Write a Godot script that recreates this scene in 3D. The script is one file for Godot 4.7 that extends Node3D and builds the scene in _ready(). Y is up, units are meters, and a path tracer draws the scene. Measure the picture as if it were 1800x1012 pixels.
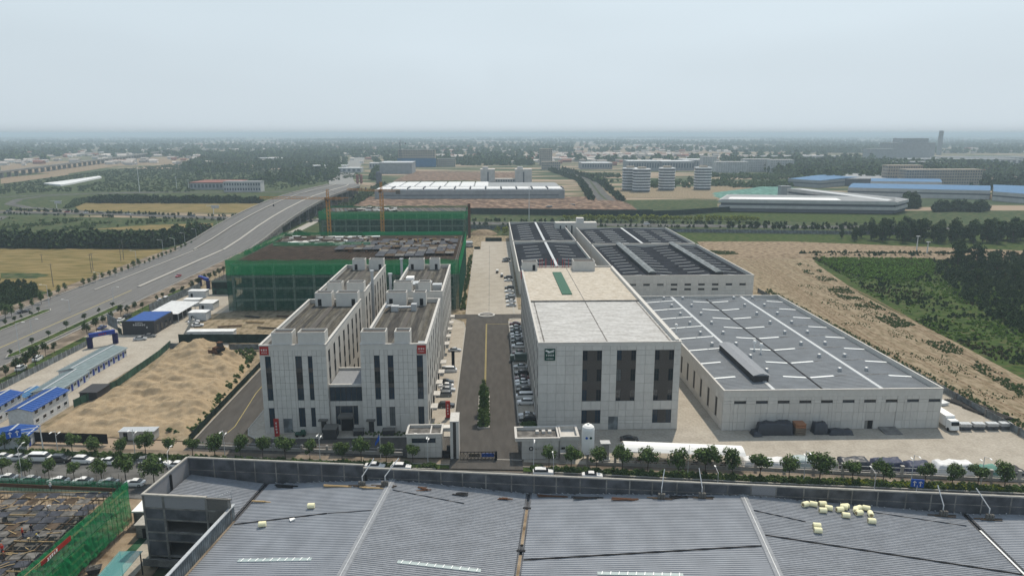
extends Node3D
# World: x to the east side of the site, f = metres ahead along the site road (Godot z = -f), y up.

const ORD := ["first", "second", "third", "fourth", "fifth", "sixth", "seventh", "eighth", "ninth", "tenth", "eleventh", "twelfth", "thirteenth", "fourteenth", "fifteenth", "sixteenth", "seventeenth", "eighteenth", "nineteenth"]
const TENS := ["", "", "twenty", "thirty", "forty", "fifty", "sixty", "seventy", "eighty", "ninety"]
var taken := {}
var M := {}
var T := {}
var rng := RandomNumberGenerator.new()
var unit := BoxMesh.new()
var cyl := CylinderMesh.new()

func ordinal(i: int) -> String:
	if i < 19:
		return ORD[i]
	var n := i + 1
	if n % 10 == 0:
		return TENS[n / 10].trim_suffix("y") + "ieth"
	return TENS[n / 10] + "-" + ORD[n % 10 - 1]

func V(x: float, f: float, y := 0.0) -> Vector3:
	return Vector3(x, y, -f)

# ---------------------------------------------------------------- mesh builder
class MB:
	var v := PackedVector3Array()
	var n := PackedVector3Array()
	var c := PackedColorArray()
	var col := Color(1, 1, 1)
	func tri(a: Vector3, b: Vector3, d: Vector3) -> void:
		var nn := (b - a).cross(d - a).normalized()
		v.append(a); v.append(d); v.append(b)
		n.append(nn); n.append(nn); n.append(nn)
		c.append(col); c.append(col); c.append(col)
	func quad(a: Vector3, b: Vector3, d: Vector3, e: Vector3) -> void:
		tri(a, b, d); tri(a, d, e)
	func hexa(p: Array) -> void:   # p: 4 bottom corners anticlockwise seen from above, 4 top corners
		quad(p[4], p[5], p[6], p[7]); quad(p[3], p[2], p[1], p[0])
		for i in 4:
			var j := (i + 1) % 4
			quad(p[i], p[j], p[4 + j], p[4 + i])
	func box(x0: float, x1: float, y0: float, y1: float, f0: float, f1: float) -> void:
		hexa([Vector3(x0, y0, -f0), Vector3(x1, y0, -f0), Vector3(x1, y0, -f1), Vector3(x0, y0, -f1), Vector3(x0, y1, -f0), Vector3(x1, y1, -f0), Vector3(x1, y1, -f1), Vector3(x0, y1, -f1)])
	func tbox(t: Transform3D, s: Vector3) -> void:
		var h := s / 2.0
		var p := []
		for y in [-h.y, h.y]:
			p.append(t * Vector3(-h.x, y, h.z)); p.append(t * Vector3(h.x, y, h.z)); p.append(t * Vector3(h.x, y, -h.z)); p.append(t * Vector3(-h.x, y, -h.z))
		hexa(p)
	func bar(a: Vector3, b: Vector3, w: float, h: float) -> void:   # a box beam from a to b
		var d := b - a
		var fwd := d.normalized()
		var up := Vector3.UP if absf(fwd.y) < 0.95 else Vector3.RIGHT
		var side := fwd.cross(up).normalized()
		var u2 := side.cross(fwd)
		tbox(Transform3D(Basis(side, u2, -fwd), (a + b) / 2.0), Vector3(w, h, d.length()))
	func tube(a: Vector3, b: Vector3, r0: float, r1: float, seg := 6, caps := true) -> void:
		var fwd := (b - a).normalized()
		var up := Vector3.UP if absf(fwd.y) < 0.9 else Vector3.RIGHT
		var s := fwd.cross(up).normalized()
		var u := s.cross(fwd)
		for i in seg:
			var p := TAU * i / seg
			var q := TAU * (i + 1) / seg
			var e := s * cos(p) + u * sin(p)
			var g := s * cos(q) + u * sin(q)
			quad(a + e * r0, a + g * r0, b + g * r1, b + e * r1)
			if caps:
				tri(b, b + e * r1, b + g * r1)
				tri(a, a + g * r0, a + e * r0)
	func lathe(o: Vector3, prof: Array, seg := 12) -> void:   # prof: [radius, height]
		for i in prof.size() - 1:
			for k in seg:
				var p := TAU * k / seg
				var q := TAU * (k + 1) / seg
				var a := o + Vector3(cos(p) * prof[i][0], prof[i][1], -sin(p) * prof[i][0])
				var b := o + Vector3(cos(q) * prof[i][0], prof[i][1], -sin(q) * prof[i][0])
				var d := o + Vector3(cos(q) * prof[i + 1][0], prof[i + 1][1], -sin(q) * prof[i + 1][0])
				var e := o + Vector3(cos(p) * prof[i + 1][0], prof[i + 1][1], -sin(p) * prof[i + 1][0])
				quad(a, b, d, e)
	func sheet(poly: PackedVector2Array, y: float) -> void:
		var idx := Geometry2D.triangulate_polygon(poly)
		for i in range(0, idx.size(), 3):
			var a := poly[idx[i]]; var b := poly[idx[i + 1]]; var d := poly[idx[i + 2]]
			if (b - a).cross(d - a) < 0.0:
				var s := b; b = d; d = s
			tri(Vector3(a.x, y, -a.y), Vector3(b.x, y, -b.y), Vector3(d.x, y, -d.y))
	func prism(poly: PackedVector2Array, y0: float, y1: float) -> void:
		var p := poly.duplicate()
		if Geometry2D.is_polygon_clockwise(p):
			p.reverse()
		sheet(p, y1)
		for i in p.size():
			var a := p[i]; var b := p[(i + 1) % p.size()]
			quad(Vector3(a.x, y0, -a.y), Vector3(b.x, y0, -b.y), Vector3(b.x, y1, -b.y), Vector3(a.x, y1, -a.y))
	func strip(pts: Array, w0: float, w1: float, y: float) -> void:   # ribbon along points (x, f, height), w0 to the one side and w1 to the other
		for i in pts.size() - 1:
			var q := []
			for k in [i, i + 1]:
				var a: Vector3 = pts[maxi(k - 1, 0)]
				var b: Vector3 = pts[mini(k + 1, pts.size() - 1)]
				var d := Vector2(b.x - a.x, b.y - a.y).normalized()
				var p: Vector3 = pts[k]
				q.append(Vector3(p.x + d.y * w0, p.z + y, -(p.y - d.x * w0)))
				q.append(Vector3(p.x + d.y * w1, p.z + y, -(p.y - d.x * w1)))
			quad(q[0], q[1], q[3], q[2])
	func done(m: Material) -> ArrayMesh:
		var a := []
		a.resize(Mesh.ARRAY_MAX)
		a[Mesh.ARRAY_VERTEX] = v
		a[Mesh.ARRAY_NORMAL] = n
		a[Mesh.ARRAY_COLOR] = c
		var r := ArrayMesh.new()
		if v.size() > 0:
			r.add_surface_from_arrays(Mesh.PRIMITIVE_TRIANGLES, a)
			r.surface_set_material(0, m)
		return r

# ---------------------------------------------------------------- nodes
func numbered(called: String) -> String:
	taken[called] = taken.get(called, 0) + 1
	return called if taken[called] == 1 else "%s_%03d" % [called, taken[called] - 1]

func tag(o: Node, label: String, cat: String, group := "") -> Node:
	o.set_meta("label", label)
	o.set_meta("category", cat)
	if group:
		o.set_meta("group", group)
	return o

func thing(called: String, label: String, cat: String, at := Vector3.ZERO, turn := 0.0, group := "") -> Node3D:
	var o := Node3D.new()
	o.name = numbered(called)
	add_child(o, true)
	o.position = at
	o.rotation.y = deg_to_rad(turn)
	tag(o, label, cat, group)
	return o

func part(par: Node, called: String, mesh: Mesh, m: Material = null, t := Transform3D()) -> MeshInstance3D:
	var o := MeshInstance3D.new()
	o.name = called
	o.mesh = mesh
	o.transform = t
	if m:
		o.material_override = m
	par.add_child(o, true)
	return o

func built(par: Node, called: String, b: MB, m: Material) -> MeshInstance3D:
	return part(par, called, b.done(m))

func pbox(par: Node, called: String, m: Material, x0: float, x1: float, y0: float, y1: float, f0: float, f1: float) -> MeshInstance3D:
	return part(par, called, unit, m, Transform3D(Basis.from_scale(Vector3(absf(x1 - x0), absf(y1 - y0), absf(f1 - f0))), Vector3((x0 + x1) / 2, (y0 + y1) / 2, -(f0 + f1) / 2)))

func struct(called: String, b: MB, m: Material) -> MeshInstance3D:
	var o := part(self, numbered(called), b.done(m))
	o.set_meta("kind", "structure")
	return o

func area(called: String, pts: Array, y: float, m: Material) -> MeshInstance3D:
	var b := MB.new()
	b.sheet(PackedVector2Array(pts), y)
	return struct(called, b, m)

func stuff(called: String, label: String, cat: String, mesh: Mesh, xf: Array, cols := []) -> MultiMeshInstance3D:
	var mm := MultiMesh.new()
	mm.transform_format = MultiMesh.TRANSFORM_3D
	mm.use_colors = cols.size() > 0
	mm.mesh = mesh
	mm.instance_count = xf.size()
	for i in xf.size():
		mm.set_instance_transform(i, xf[i])
		if cols.size() > 0:
			mm.set_instance_color(i, cols[i % cols.size()])
	var o := MultiMeshInstance3D.new()
	o.name = numbered(called)
	o.multimesh = mm
	add_child(o, true)
	tag(o, label, cat)
	o.set_meta("kind", "stuff")
	return o

func copy_of(root: Node3D, label: String, at: Vector3, turn: float, group: String) -> Node3D:
	var r: Node3D = root.duplicate()
	r.name = numbered(String(root.get_meta("base_name", "thing")))
	add_child(r, true)
	r.position = at
	r.rotation.y = deg_to_rad(turn)
	r.set_meta("label", label)
	if group:
		r.set_meta("group", group)
	return r

# ---------------------------------------------------------------- textures and materials
func noise_tex(key: String, sd: int, freq: float, lo: float, hi: float, oct := 4, size := 512, sharp := 1.0) -> void:
	var n := FastNoiseLite.new()
	n.seed = sd
	n.frequency = freq
	n.fractal_octaves = oct
	var im := n.get_seamless_image(size, size)
	im.convert(Image.FORMAT_RGB8)
	var d := im.get_data()
	for i in d.size():
		var t := clampf((d[i] / 255.0 - 0.5) * sharp + 0.5, 0.0, 1.0)
		d[i] = int(255.0 * lerpf(lo, hi, t))
	T[key] = ImageTexture.create_from_image(Image.create_from_data(size, size, false, Image.FORMAT_RGB8, d))

func ramp_tex(key: String, sd: int, freq: float, cols: Array, oct := 4, size := 512, sharp := 1.6) -> void:   # cols: linear colours spread over the noise
	var n := FastNoiseLite.new()
	n.seed = sd
	n.frequency = freq
	n.fractal_octaves = oct
	var im := n.get_seamless_image(size, size)
	im.convert(Image.FORMAT_L8)
	var d := im.get_data()
	var lut := []
	for i in 256:
		var t := clampf((i / 255.0 - 0.5) * sharp + 0.5, 0.0, 0.9999) * (cols.size() - 1)
		var k := int(t)
		lut.append(Color(cols[k]).lerp(Color(cols[k + 1]), t - k).linear_to_srgb())
	var e := PackedByteArray()
	e.resize(d.size() * 3)
	for i in d.size():
		var c: Color = lut[d[i]]
		e[i * 3] = c.r8; e[i * 3 + 1] = c.g8; e[i * 3 + 2] = c.b8
	T[key] = ImageTexture.create_from_image(Image.create_from_data(size, size, false, Image.FORMAT_RGB8, e))

func mat(key: String, c: Color, rough := 0.85, tex := "", sc := Vector3(0.1, 0.1, 0.1), metal := 0.0, detail := "", dsc := 0.0) -> StandardMaterial3D:
	var m := StandardMaterial3D.new()
	m.resource_name = key
	m.albedo_color = c.linear_to_srgb()
	m.roughness = rough
	m.metallic = metal
	m.metallic_specular = 0.12 if rough >= 0.75 else 0.25 if rough >= 0.5 else 0.5
	if tex:
		m.albedo_texture = T[tex]
		m.uv1_triplanar = true
		m.uv1_world_triplanar = true
		m.uv1_scale = sc
	if detail:
		m.detail_enabled = true
		m.detail_blend_mode = BaseMaterial3D.BLEND_MODE_MUL
		m.detail_albedo = T[detail]
		m.detail_uv_layer = BaseMaterial3D.DETAIL_UV_2
		m.uv2_triplanar = true
		m.uv2_world_triplanar = true
		m.uv2_scale = Vector3(dsc, dsc, dsc)
	M[key] = m
	return m

func vmat(key: String, rough := 0.8, back := 0.0) -> StandardMaterial3D:
	var m := StandardMaterial3D.new()
	m.resource_name = key
	m.vertex_color_use_as_albedo = true
	m.metallic_specular = 0.15
	m.roughness = rough
	if back > 0.0:
		m.backlight_enabled = true
		m.backlight = Color(back, back, back * 0.6)
	M[key] = m
	return m

func clear_mat(key: String, c: Color, a: float, rough := 0.8) -> void:
	var m := mat(key, c, rough)
	var k := c.linear_to_srgb()
	k.a = a
	m.albedo_color = k
	m.transparency = BaseMaterial3D.TRANSPARENCY_ALPHA
	m.cull_mode = BaseMaterial3D.CULL_DISABLED

func make_materials() -> void:
	noise_tex("fine", 3, 0.08, 0.72, 1.0, 4)
	noise_tex("blotch", 5, 0.012, 0.7, 1.0, 5, 512, 1.6)
	noise_tex("speck", 9, 0.25, 0.55, 1.0, 2, 512, 1.3)
	noise_tex("soft", 11, 0.02, 0.86, 1.0, 4)
	noise_tex("faint", 13, 0.03, 0.94, 1.0, 4)
	noise_tex("stain", 17, 0.01, 0.74, 1.0, 6, 1024, 2.2)
	ramp_tex("far_land", 21, 0.02, [Color(.045, .065, .035), Color(.055, .075, .04), Color(.085, .095, .05), Color(.24, .19, .14), Color(.28, .22, .165)], 4, 1024, 2.4)
	ramp_tex("meadow", 23, 0.03, [Color(.024, .038, .014), Color(.036, .06, .016), Color(.05, .08, .02), Color(.075, .075, .035)], 5, 512, 2.0)
	ramp_tex("scrub", 25, 0.03, [Color(.028, .045, .02), Color(.04, .062, .026), Color(.06, .08, .034), Color(.09, .085, .05)], 5, 512, 2.0)
	ramp_tex("wheat", 27, 0.02, [Color(.13, .12, .045), Color(.22, .175, .075), Color(.26, .2, .09), Color(.28, .22, .105)], 5, 512, 1.8)
	ramp_tex("dirt", 29, 0.02, [Color(.17, .125, .08), Color(.28, .215, .15), Color(.34, .265, .185), Color(.38, .305, .22)], 6, 1024, 1.8)
	ramp_tex("dirtgrass", 31, 0.03, [Color(.19, .16, .1), Color(.28, .225, .15), Color(.32, .26, .18), Color(.36, .295, .21)], 6, 1024, 2.2)
	ramp_tex("redsoil", 33, 0.02, [Color(.1, .07, .055), Color(.18, .12, .09), Color(.27, .185, .135), Color(.35, .26, .19)], 6, 1024, 2.0)
	ramp_tex("sandy", 35, 0.02, [Color(.36, .275, .175), Color(.43, .335, .22), Color(.47, .37, .25)], 6, 1024, 1.6)
	ramp_tex("membrane", 37, 0.02, [Color(.105, .1, .092), Color(.13, .124, .113), Color(.15, .142, .128), Color(.175, .165, .145)], 5, 1024, 2.6)
	ramp_tex("palecon", 39, 0.012, [Color(.35, .318, .272), Color(.385, .352, .302), Color(.415, .38, .328)], 6, 1024, 1.7)
	ramp_tex("rooftop", 41, 0.012, [Color(.4, .395, .385), Color(.47, .468, .462), Color(.52, .52, .515)], 6, 1024, 1.8)
	ramp_tex("rooftop_b", 43, 0.012, [Color(.42, .375, .31), Color(.5, .455, .39), Color(.54, .5, .44)], 6, 1024, 1.9)
	mat("ground", Color(1, 1, 1), 0.95, "far_land", Vector3(.00016, .0004, .0007))
	mat("meadow", Color(1, 1, 1), 0.95, "meadow", Vector3(.012, .012, .02))
	mat("scrub", Color(1, 1, 1), 0.95, "scrub", Vector3(.008, .01, .012))
	mat("wheat", Color(1, 1, 1), 0.95, "wheat", Vector3(.004, .01, .02), 0, "fine", .05)
	mat("dirt", Color(1, 1, 1), 0.95, "dirt", Vector3(.012, .02, .012), 0, "fine", .1)
	mat("dirtgrass", Color(1, 1, 1), 0.95, "dirtgrass", Vector3(.012, .02, .006), 0, "fine", .1)
	mat("track", Color(.85, .82, .78), 0.95, "dirt", Vector3(.03, .02, .03), 0, "fine", .2)
	mat("redsoil", Color(1, 1, 1), 0.95, "redsoil", Vector3(.004, .01, .009), 0, "stain", .011)
	mat("sand", Color(1, 1, 1), 0.95, "sandy", Vector3(.02, .03, .02), 0, "fine", .08)
	mat("membrane", Color(1, 1, 1), 0.9, "membrane", Vector3(.03, .05, .004), 0, "fine", .2)
	mat("membrane_dark", Color(.6, .6, .62), 0.9, "membrane", Vector3(.03, .05, .004), 0, "fine", .2)
	mat("membrane_pale", Color(.85, .83, .78), 0.9, "membrane", Vector3(.04, .05, .006), 0, "fine", .15)
	mat("asphalt", Color(.1, .094, .088), 0.9, "soft", Vector3(.05, .03, .01), 0, "soft", .3)
	mat("avenue_far", Color(.25, .25, .245), 0.9, "soft", Vector3(.01, .01, .01))
	mat("avenue", Color(.19, .188, .186), 0.9, "soft", Vector3(.06, .03, .004), 0, "soft", .2)
	mat("road_old", Color(.19, .188, .183), 0.9, "stain", Vector3(.01, .02, .02), 0, "fine", .1)
	mat("concrete", Color(1, 1, 1), 0.9, "palecon", Vector3(.012, .02, .012), 0, "soft", .1)
	mat("roofcon", Color(1, 1, 1), 0.9, "rooftop", Vector3(.01, .03, .05), 0, "soft", .06)
	mat("roofcon_b", Color(1, 1, 1), 0.9, "rooftop_b", Vector3(.02, .03, .05), 0, "soft", .06)
	mat("paving", Color(.34, .28, .22), 0.9, "fine", Vector3(.1, .1, .1), 0, "blotch", .02)
	mat("kerb", Color(.4, .385, .355), 0.85, "soft", Vector3(.1, .1, .1))
	mat("panel", Color(.56, .545, .515), 0.75, "faint", Vector3(.05, .02, .05))
	mat("panel_b", Color(.535, .52, .492), 0.75, "faint", Vector3(.04, .03, .05))
	mat("panel_c", Color(.585, .57, .54), 0.75, "faint", Vector3(.06, .02, .04))
	mat("joint", Color(.22, .215, .205), 0.9)
	mat("wall_core", Color(.42, .405, .38), 0.9, "soft", Vector3(.1, .05, .1))
	mat("coping", Color(.54, .525, .5), 0.7, "soft", Vector3(.1, .1, .1))
	mat("spandrel", Color(.085, .076, .07), 0.7, "soft", Vector3(.2, .2, .2))
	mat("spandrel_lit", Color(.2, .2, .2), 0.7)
	mat("glass", Color(.012, .016, .022), 0.08)
	mat("glass_film", Color(.018, .02, .024), 0.6)
	mat("glass_pale", Color(.1, .11, .115), 0.15)
	mat("glass_blue", Color(.02, .035, .055), 0.06)
	mat("frame_dark", Color(.035, .035, .038), 0.5)
	mat("dark", Color(.02, .02, .022), 0.8)
	mat("black", Color(.012, .012, .014), 0.6)
	mat("steel", Color(.42, .43, .44), 0.45, "", Vector3.ONE, 0.6)
	mat("white", Color(.75, .75, .74), 0.5)
	mat("white_roof", Color(.72, .73, .74), 0.5, "soft", Vector3(.03, .03, .03))
	mat("galv", Color(.5, .52, .54), 0.4, "soft", Vector3(.2, .2, .2), 0.3)
	mat("roof_c", Color(.235, .26, .29), 0.6, "soft", Vector3(.01, .02, .03), 0, "fine", .08)
	mat("roof_d", Color(.042, .047, .062), 0.85, "blotch", Vector3(.012, .02, .02), 0, "fine", .06)
	mat("roof_g", Color(.275, .295, .33), 0.5, "soft", Vector3(.015, .03, .03), 0.0, "soft", .1)
	mat("roof_g2", Color(.265, .285, .32), 0.5, "soft", Vector3(.02, .03, .015))
	mat("cap_metal", Color(.25, .265, .29), 0.5, "soft", Vector3(.1, .1, .1))
	mat("skylight", Color(.3, .36, .365), 0.4)
	mat("skylight_far", Color(.27, .29, .3), 0.5)
	mat("strip_white", Color(.78, .8, .8), 0.5)
	mat("block", Color(.2, .21, .235), 0.9, "speck", Vector3(.25, .25, .25), 0, "blotch", .04)
	mat("block_pale", Color(.42, .42, .44), 0.9, "speck", Vector3(.3, .3, .3))
	mat("concrete_grey", Color(.34, .33, .315), 0.9, "fine", Vector3(.1, .1, .1), 0, "blotch", .05)
	mat("concrete_dark", Color(.17, .165, .155), 0.9, "fine", Vector3(.1, .1, .1))
	mat("deck_brown", Color(.1, .075, .06), 0.95, "stain", Vector3(.02, .02, .02), 0, "speck", .15)
	mat("rust", Color(.13, .07, .045), 0.9, "fine", Vector3(.2, .2, .2))
	mat("pole", Color(.55, .56, .57), 0.5)
	mat("scaffold", Color(.05, .055, .045), 0.6)
	mat("timber", Color(.42, .31, .17), 0.9, "fine", Vector3(.4, .4, .4))
	mat("board", Color(.075, .08, .1), 0.6, "stain", Vector3(.04, .04, .04), 0, "fine", .1)
	mat("board_pale", Color(.15, .143, .135), 0.7, "stain", Vector3(.05, .05, .05))
	mat("board_brown", Color(.1, .075, .055), 0.8, "stain", Vector3(.05, .05, .05))
	mat("crane", Color(.55, .26, .05), 0.6, "fine", Vector3(.2, .2, .2))
	mat("blue_roof", Color(.018, .075, .29), 0.5, "soft", Vector3(.05, .05, .05))
	mat("teal_roof", Color(.2, .255, .27), 0.55, "soft", Vector3(.04, .04, .04))
	mat("hut_wall", Color(.6, .62, .64), 0.6, "soft", Vector3(.1, .1, .1))
	mat("hut_blue", Color(.02, .045, .25), 0.5)
	mat("navy", Color(.02, .02, .1), 0.5, "fine", Vector3(.2, .2, .2))
	mat("charcoal", Color(.05, .05, .055), 0.7, "soft", Vector3(.2, .2, .2))
	mat("fence_green", Color(.05, .12, .085), 0.6, "blotch", Vector3(.05, .05, .05))
	mat("fence_dark", Color(.018, .04, .032), 0.7, "blotch", Vector3(.05, .05, .05))
	mat("fence_grey", Color(.2, .225, .24), 0.6, "blotch", Vector3(.06, .06, .06))
	mat("hedge_base", Color(.03, .045, .015), 0.95)
	mat("red_sign", Color(.33, .025, .02), 0.5)
	mat("red", Color(.4, .03, .03), 0.5)
	mat("green_roof_strip", Color(.03, .11, .07), 0.6, "soft", Vector3(.1, .1, .1))
	mat("green_sign", Color(.012, .055, .04), 0.5)
	mat("yellow", Color(.38, .31, .12), 0.7)
	mat("line_white", Color(.34, .33, .32), 0.8, "speck", Vector3(.3, .3, .3))
	mat("blue_sign", Color(.02, .1, .45), 0.5)
	mat("tarp", Color(.025, .03, .045), 0.45, "fine", Vector3(.2, .2, .2))
	mat("tarp_blue", Color(.07, .08, .13), 0.5, "fine", Vector3(.2, .2, .2))
	mat("foam", Color(.78, .74, .5), 0.8)
	mat("orange", Color(.26, .13, .075), 0.8)
	mat("tyre", Color(.015, .015, .015), 0.9)
	mat("lamp_glass", Color(.7, .72, .75), 0.2)
	mat("tail", Color(.3, .01, .01), 0.3)
	mat("far_white", Color(.5, .5, .5), 0.7, "soft", Vector3(.01, .01, .01))
	mat("far_grey", Color(.32, .335, .35), 0.8, "soft", Vector3(.01, .01, .01))
	mat("far_beige", Color(.42, .37, .31), 0.8, "soft", Vector3(.01, .01, .01))
	mat("far_blue", Color(.055, .16, .32), 0.6, "soft", Vector3(.01, .01, .01))
	mat("far_dark", Color(.1, .11, .13), 0.8)
	mat("far_red", Color(.22, .1, .085), 0.8)
	mat("net_teal", Color(.15, .3, .26), 0.9, "blotch", Vector3(.02, .02, .02))
	mat("net_ground", Color(.06, .16, .09), 0.9, "blotch", Vector3(.05, .05, .05), 0, "fine", .2)
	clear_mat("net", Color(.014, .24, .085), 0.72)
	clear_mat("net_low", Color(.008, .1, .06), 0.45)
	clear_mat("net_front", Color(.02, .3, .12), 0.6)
	clear_mat("glass_teal", Color(.1, .3, .3), 0.5, 0.3)
	vmat("leaf", 0.8, 0.25)
	vmat("leaf_far", 0.9)
	vmat("vcol", 0.8)
	for k in CARCOL:
		var m := mat("car_" + k, CARCOL[k], 0.3)
		m.clearcoat_enabled = true
		m.clearcoat = 0.6
		m.clearcoat_roughness = 0.1

const CARCOL := {"white": Color(.72, .72, .72), "silver": Color(.42, .43, .44), "grey": Color(.14, .145, .15), "black": Color(.012, .012, .014), "red": Color(.28, .015, .02), "darkred": Color(.1, .015, .02), "blue": Color(.02, .05, .2), "green": Color(.05, .085, .07), "yellow": Color(.4, .4, .05)}

# ---------------------------------------------------------------- grids of facade panels
func lines(x0: float, x1: float, pitch: float, keep: Array, near := 0.35) -> Array:
	var out := [x0, x1]
	for k in keep:
		if k > x0 + 0.05 and k < x1 - 0.05:
			out.append(k)
	var n := maxi(1, int(round((x1 - x0) / pitch)))
	var hard := out.duplicate()
	for i in range(1, n):
		var x := lerpf(x0, x1, float(i) / n)
		var ok := true
		for h in hard:
			if absf(h - x) < near * pitch:
				ok = false
		if ok:
			out.append(x)
	out.sort()
	var res := [out[0]]
	for x in out:
		if x - res[-1] > 0.02:
			res.append(x)
	return res

# panels proud of a core wall by `deep`; openings: [x0, y0, x1, y1]
func facade(par: Node, o: Vector3, ud: Vector3, nd: Vector3, xs: Array, ys: Array, openings: Array, mats: Array, deep := 0.22, gap := 0.05, called := "facade_panel") -> void:
	var b := Basis(ud, Vector3.UP, nd)
	for i in xs.size() - 1:
		for j in ys.size() - 1:
			var cx: float = (xs[i] + xs[i + 1]) / 2
			var cy: float = (ys[j] + ys[j + 1]) / 2
			var hit := false
			for r in openings:
				if cx > r[0] and cx < r[2] and cy > r[1] and cy < r[3]:
					hit = true
					break
			if hit:
				continue
			var t := Transform3D(b * Basis.from_scale(Vector3(xs[i + 1] - xs[i] - gap, ys[j + 1] - ys[j] - gap, deep)), o + ud * cx + Vector3(0, cy, 0) + nd * deep / 2)
			part(par, called, unit, mats[rng.randi() % mats.size()], t)

func on_wall(par: Node, called: String, m: Material, o: Vector3, ud: Vector3, nd: Vector3, x0: float, y0: float, x1: float, y1: float, d0: float, d1: float) -> MeshInstance3D:
	var b := Basis(ud, Vector3.UP, nd)
	return part(par, called, unit, m, Transform3D(b * Basis.from_scale(Vector3(x1 - x0, y1 - y0, d1 - d0)), o + ud * (x0 + x1) / 2 + Vector3(0, (y0 + y1) / 2, 0) + nd * (d0 + d1) / 2))

# window: dark pane in the recess with a slim frame and a mullion
func window(par: Node, o: Vector3, ud: Vector3, nd: Vector3, x0: float, y0: float, x1: float, y1: float, m: Material, split := 1, fr := true) -> void:
	var pick := rng.randf()
	if m == M.glass or m == M.glass_blue:
		m = M.glass_pale if pick < .1 else M.glass_blue if pick < .3 else m
	var w := on_wall(par, "window", m, o, ud, nd, x0, y0, x1, y1, 0.0, 0.05)
	if fr:
		var b := MB.new()
		var bb := Basis(ud, Vector3.UP, nd)
		for k in split + 1:
			var x := lerpf(x0 + 0.04, x1 - 0.04, float(k) / maxi(split, 1))
			b.tbox(Transform3D(bb, o + ud * x + Vector3(0, (y0 + y1) / 2, 0) + nd * 0.06), Vector3(0.08, y1 - y0, 0.06))
		for y in [y0 + 0.05, y1 - 0.05, lerpf(y0, y1, 0.62)]:
			b.tbox(Transform3D(bb, o + ud * (x0 + x1) / 2 + Vector3(0, y, 0) + nd * 0.055), Vector3(x1 - x0 - 0.16, 0.08, 0.05))
		var f := MeshInstance3D.new()
		f.name = "frame"
		f.mesh = b.done(M.frame_dark)
		w.add_child(f, true)
		f.transform = w.transform.affine_inverse()

# small strokes that stand for a line of illegible characters
func glyphs(b: MB, o: Vector3, ud: Vector3, nd: Vector3, n: int, size: float, sd: int) -> void:
	var r := RandomNumberGenerator.new()
	r.seed = sd
	var bb := Basis(ud, Vector3.UP, nd)
	for i in n:
		var c := o + ud * (i - (n - 1) / 2.0) * size * 1.15
		for k in 3:
			b.tbox(Transform3D(bb, c + Vector3(0, (k - 1) * size * 0.36 + r.randf_range(-.04, .04) * size, 0)), Vector3(size * r.randf_range(.5, .9), size * .13, 0.03))
		for k in 2:
			b.tbox(Transform3D(bb, c + ud * (r.randf_range(-.35, .35)) * size + nd * 0.004), Vector3(size * .13, size * r.randf_range(.6, .9), 0.03))

# ================================================================ camera, sky, sun
func make_view() -> void:
	var cam := Camera3D.new()
	cam.name = "camera"
	cam.fov = 44.17
	cam.near = 0.5
	cam.far = 60000.0
	add_child(cam)
	cam.position = Vector3(0, 75, 0)
	cam.rotation = Vector3(deg_to_rad(-12.3), deg_to_rad(-1.7), 0)
	cam.current = true
	# hazy summer sky: pale all over, a little greyer along the horizon and brighter round the sun
	var sun_dir := Vector3(0.2, 0.87, -0.5).normalized()
	var wisp := FastNoiseLite.new()
	wisp.seed = 2
	wisp.frequency = .03
	wisp.fractal_octaves = 4
	var im := Image.create(512, 256, false, Image.FORMAT_RGBF)
	for py in 256:
		var el := (0.5 - (py + .5) / 256.0) * PI
		for px in 512:
			var az := (px + .5) / 512.0 * TAU
			var d := Vector3(sin(az) * cos(el), sin(el), -cos(az) * cos(el))
			var low := Color(.53, .60, .65)
			var mid := Color(.57, .67, .735)
			var c := low.lerp(mid, clampf(el / .22, 0, 1)).lerp(Color(.34, .44, .57), clampf((el - .22) / .9, 0, 1))
			# forward scattering in the haze: brighter towards the sun's side, dimmer behind
			var side := Vector2(sin(az), -cos(az)).dot(Vector2(sun_dir.x, sun_dir.z).normalized())
			var k := lerpf(1.02, 1.14, clampf(.5 + .5 * side, 0, 1) ** 1.5)
			if el < 0:
				c = low.lerp(Color(.30, .31, .33), clampf(-el / .06, 0, 1))
			var g := exp(-d.angle_to(sun_dir) / .35) * .8 if el > 0 else 0.0
			k *= .94 * (1.0 + .05 * wisp.get_noise_2d(az * 60.0, el * 300.0) * clampf(el / .08, 0, 1))
			c = Color(c.r * k + g, c.g * k + g, c.b * k + g)
			im.set_pixel(px, py, c)
	var sky := PanoramaSkyMaterial.new()
	sky.panorama = ImageTexture.create_from_image(im)
	var e := Environment.new()
	e.background_mode = Environment.BG_SKY
	e.sky = Sky.new()
	e.sky.sky_material = sky
	e.tonemap_mode = Environment.TONE_MAPPER_LINEAR
	e.tonemap_exposure = 1.05
	e.sdfgi_enabled = true
	e.ssao_enabled = true
	e.ssil_enabled = true
	e.fog_enabled = true
	e.fog_density = 0.00018
	e.fog_light_color = Color(.86, .945, 1.0)
	var w := WorldEnvironment.new()
	w.name = "environment"
	w.environment = e
	add_child(w)
	var sun := DirectionalLight3D.new()
	sun.name = "sun"
	sun.light_energy = 1.22
	sun.light_color = Color(1.0, .95, .87)
	sun.light_angular_distance = 0.55
	sun.shadow_enabled = true
	add_child(sun)
	sun.look_at_from_position(Vector3.ZERO, Vector3(-0.2, -0.87, 0.5))

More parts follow.
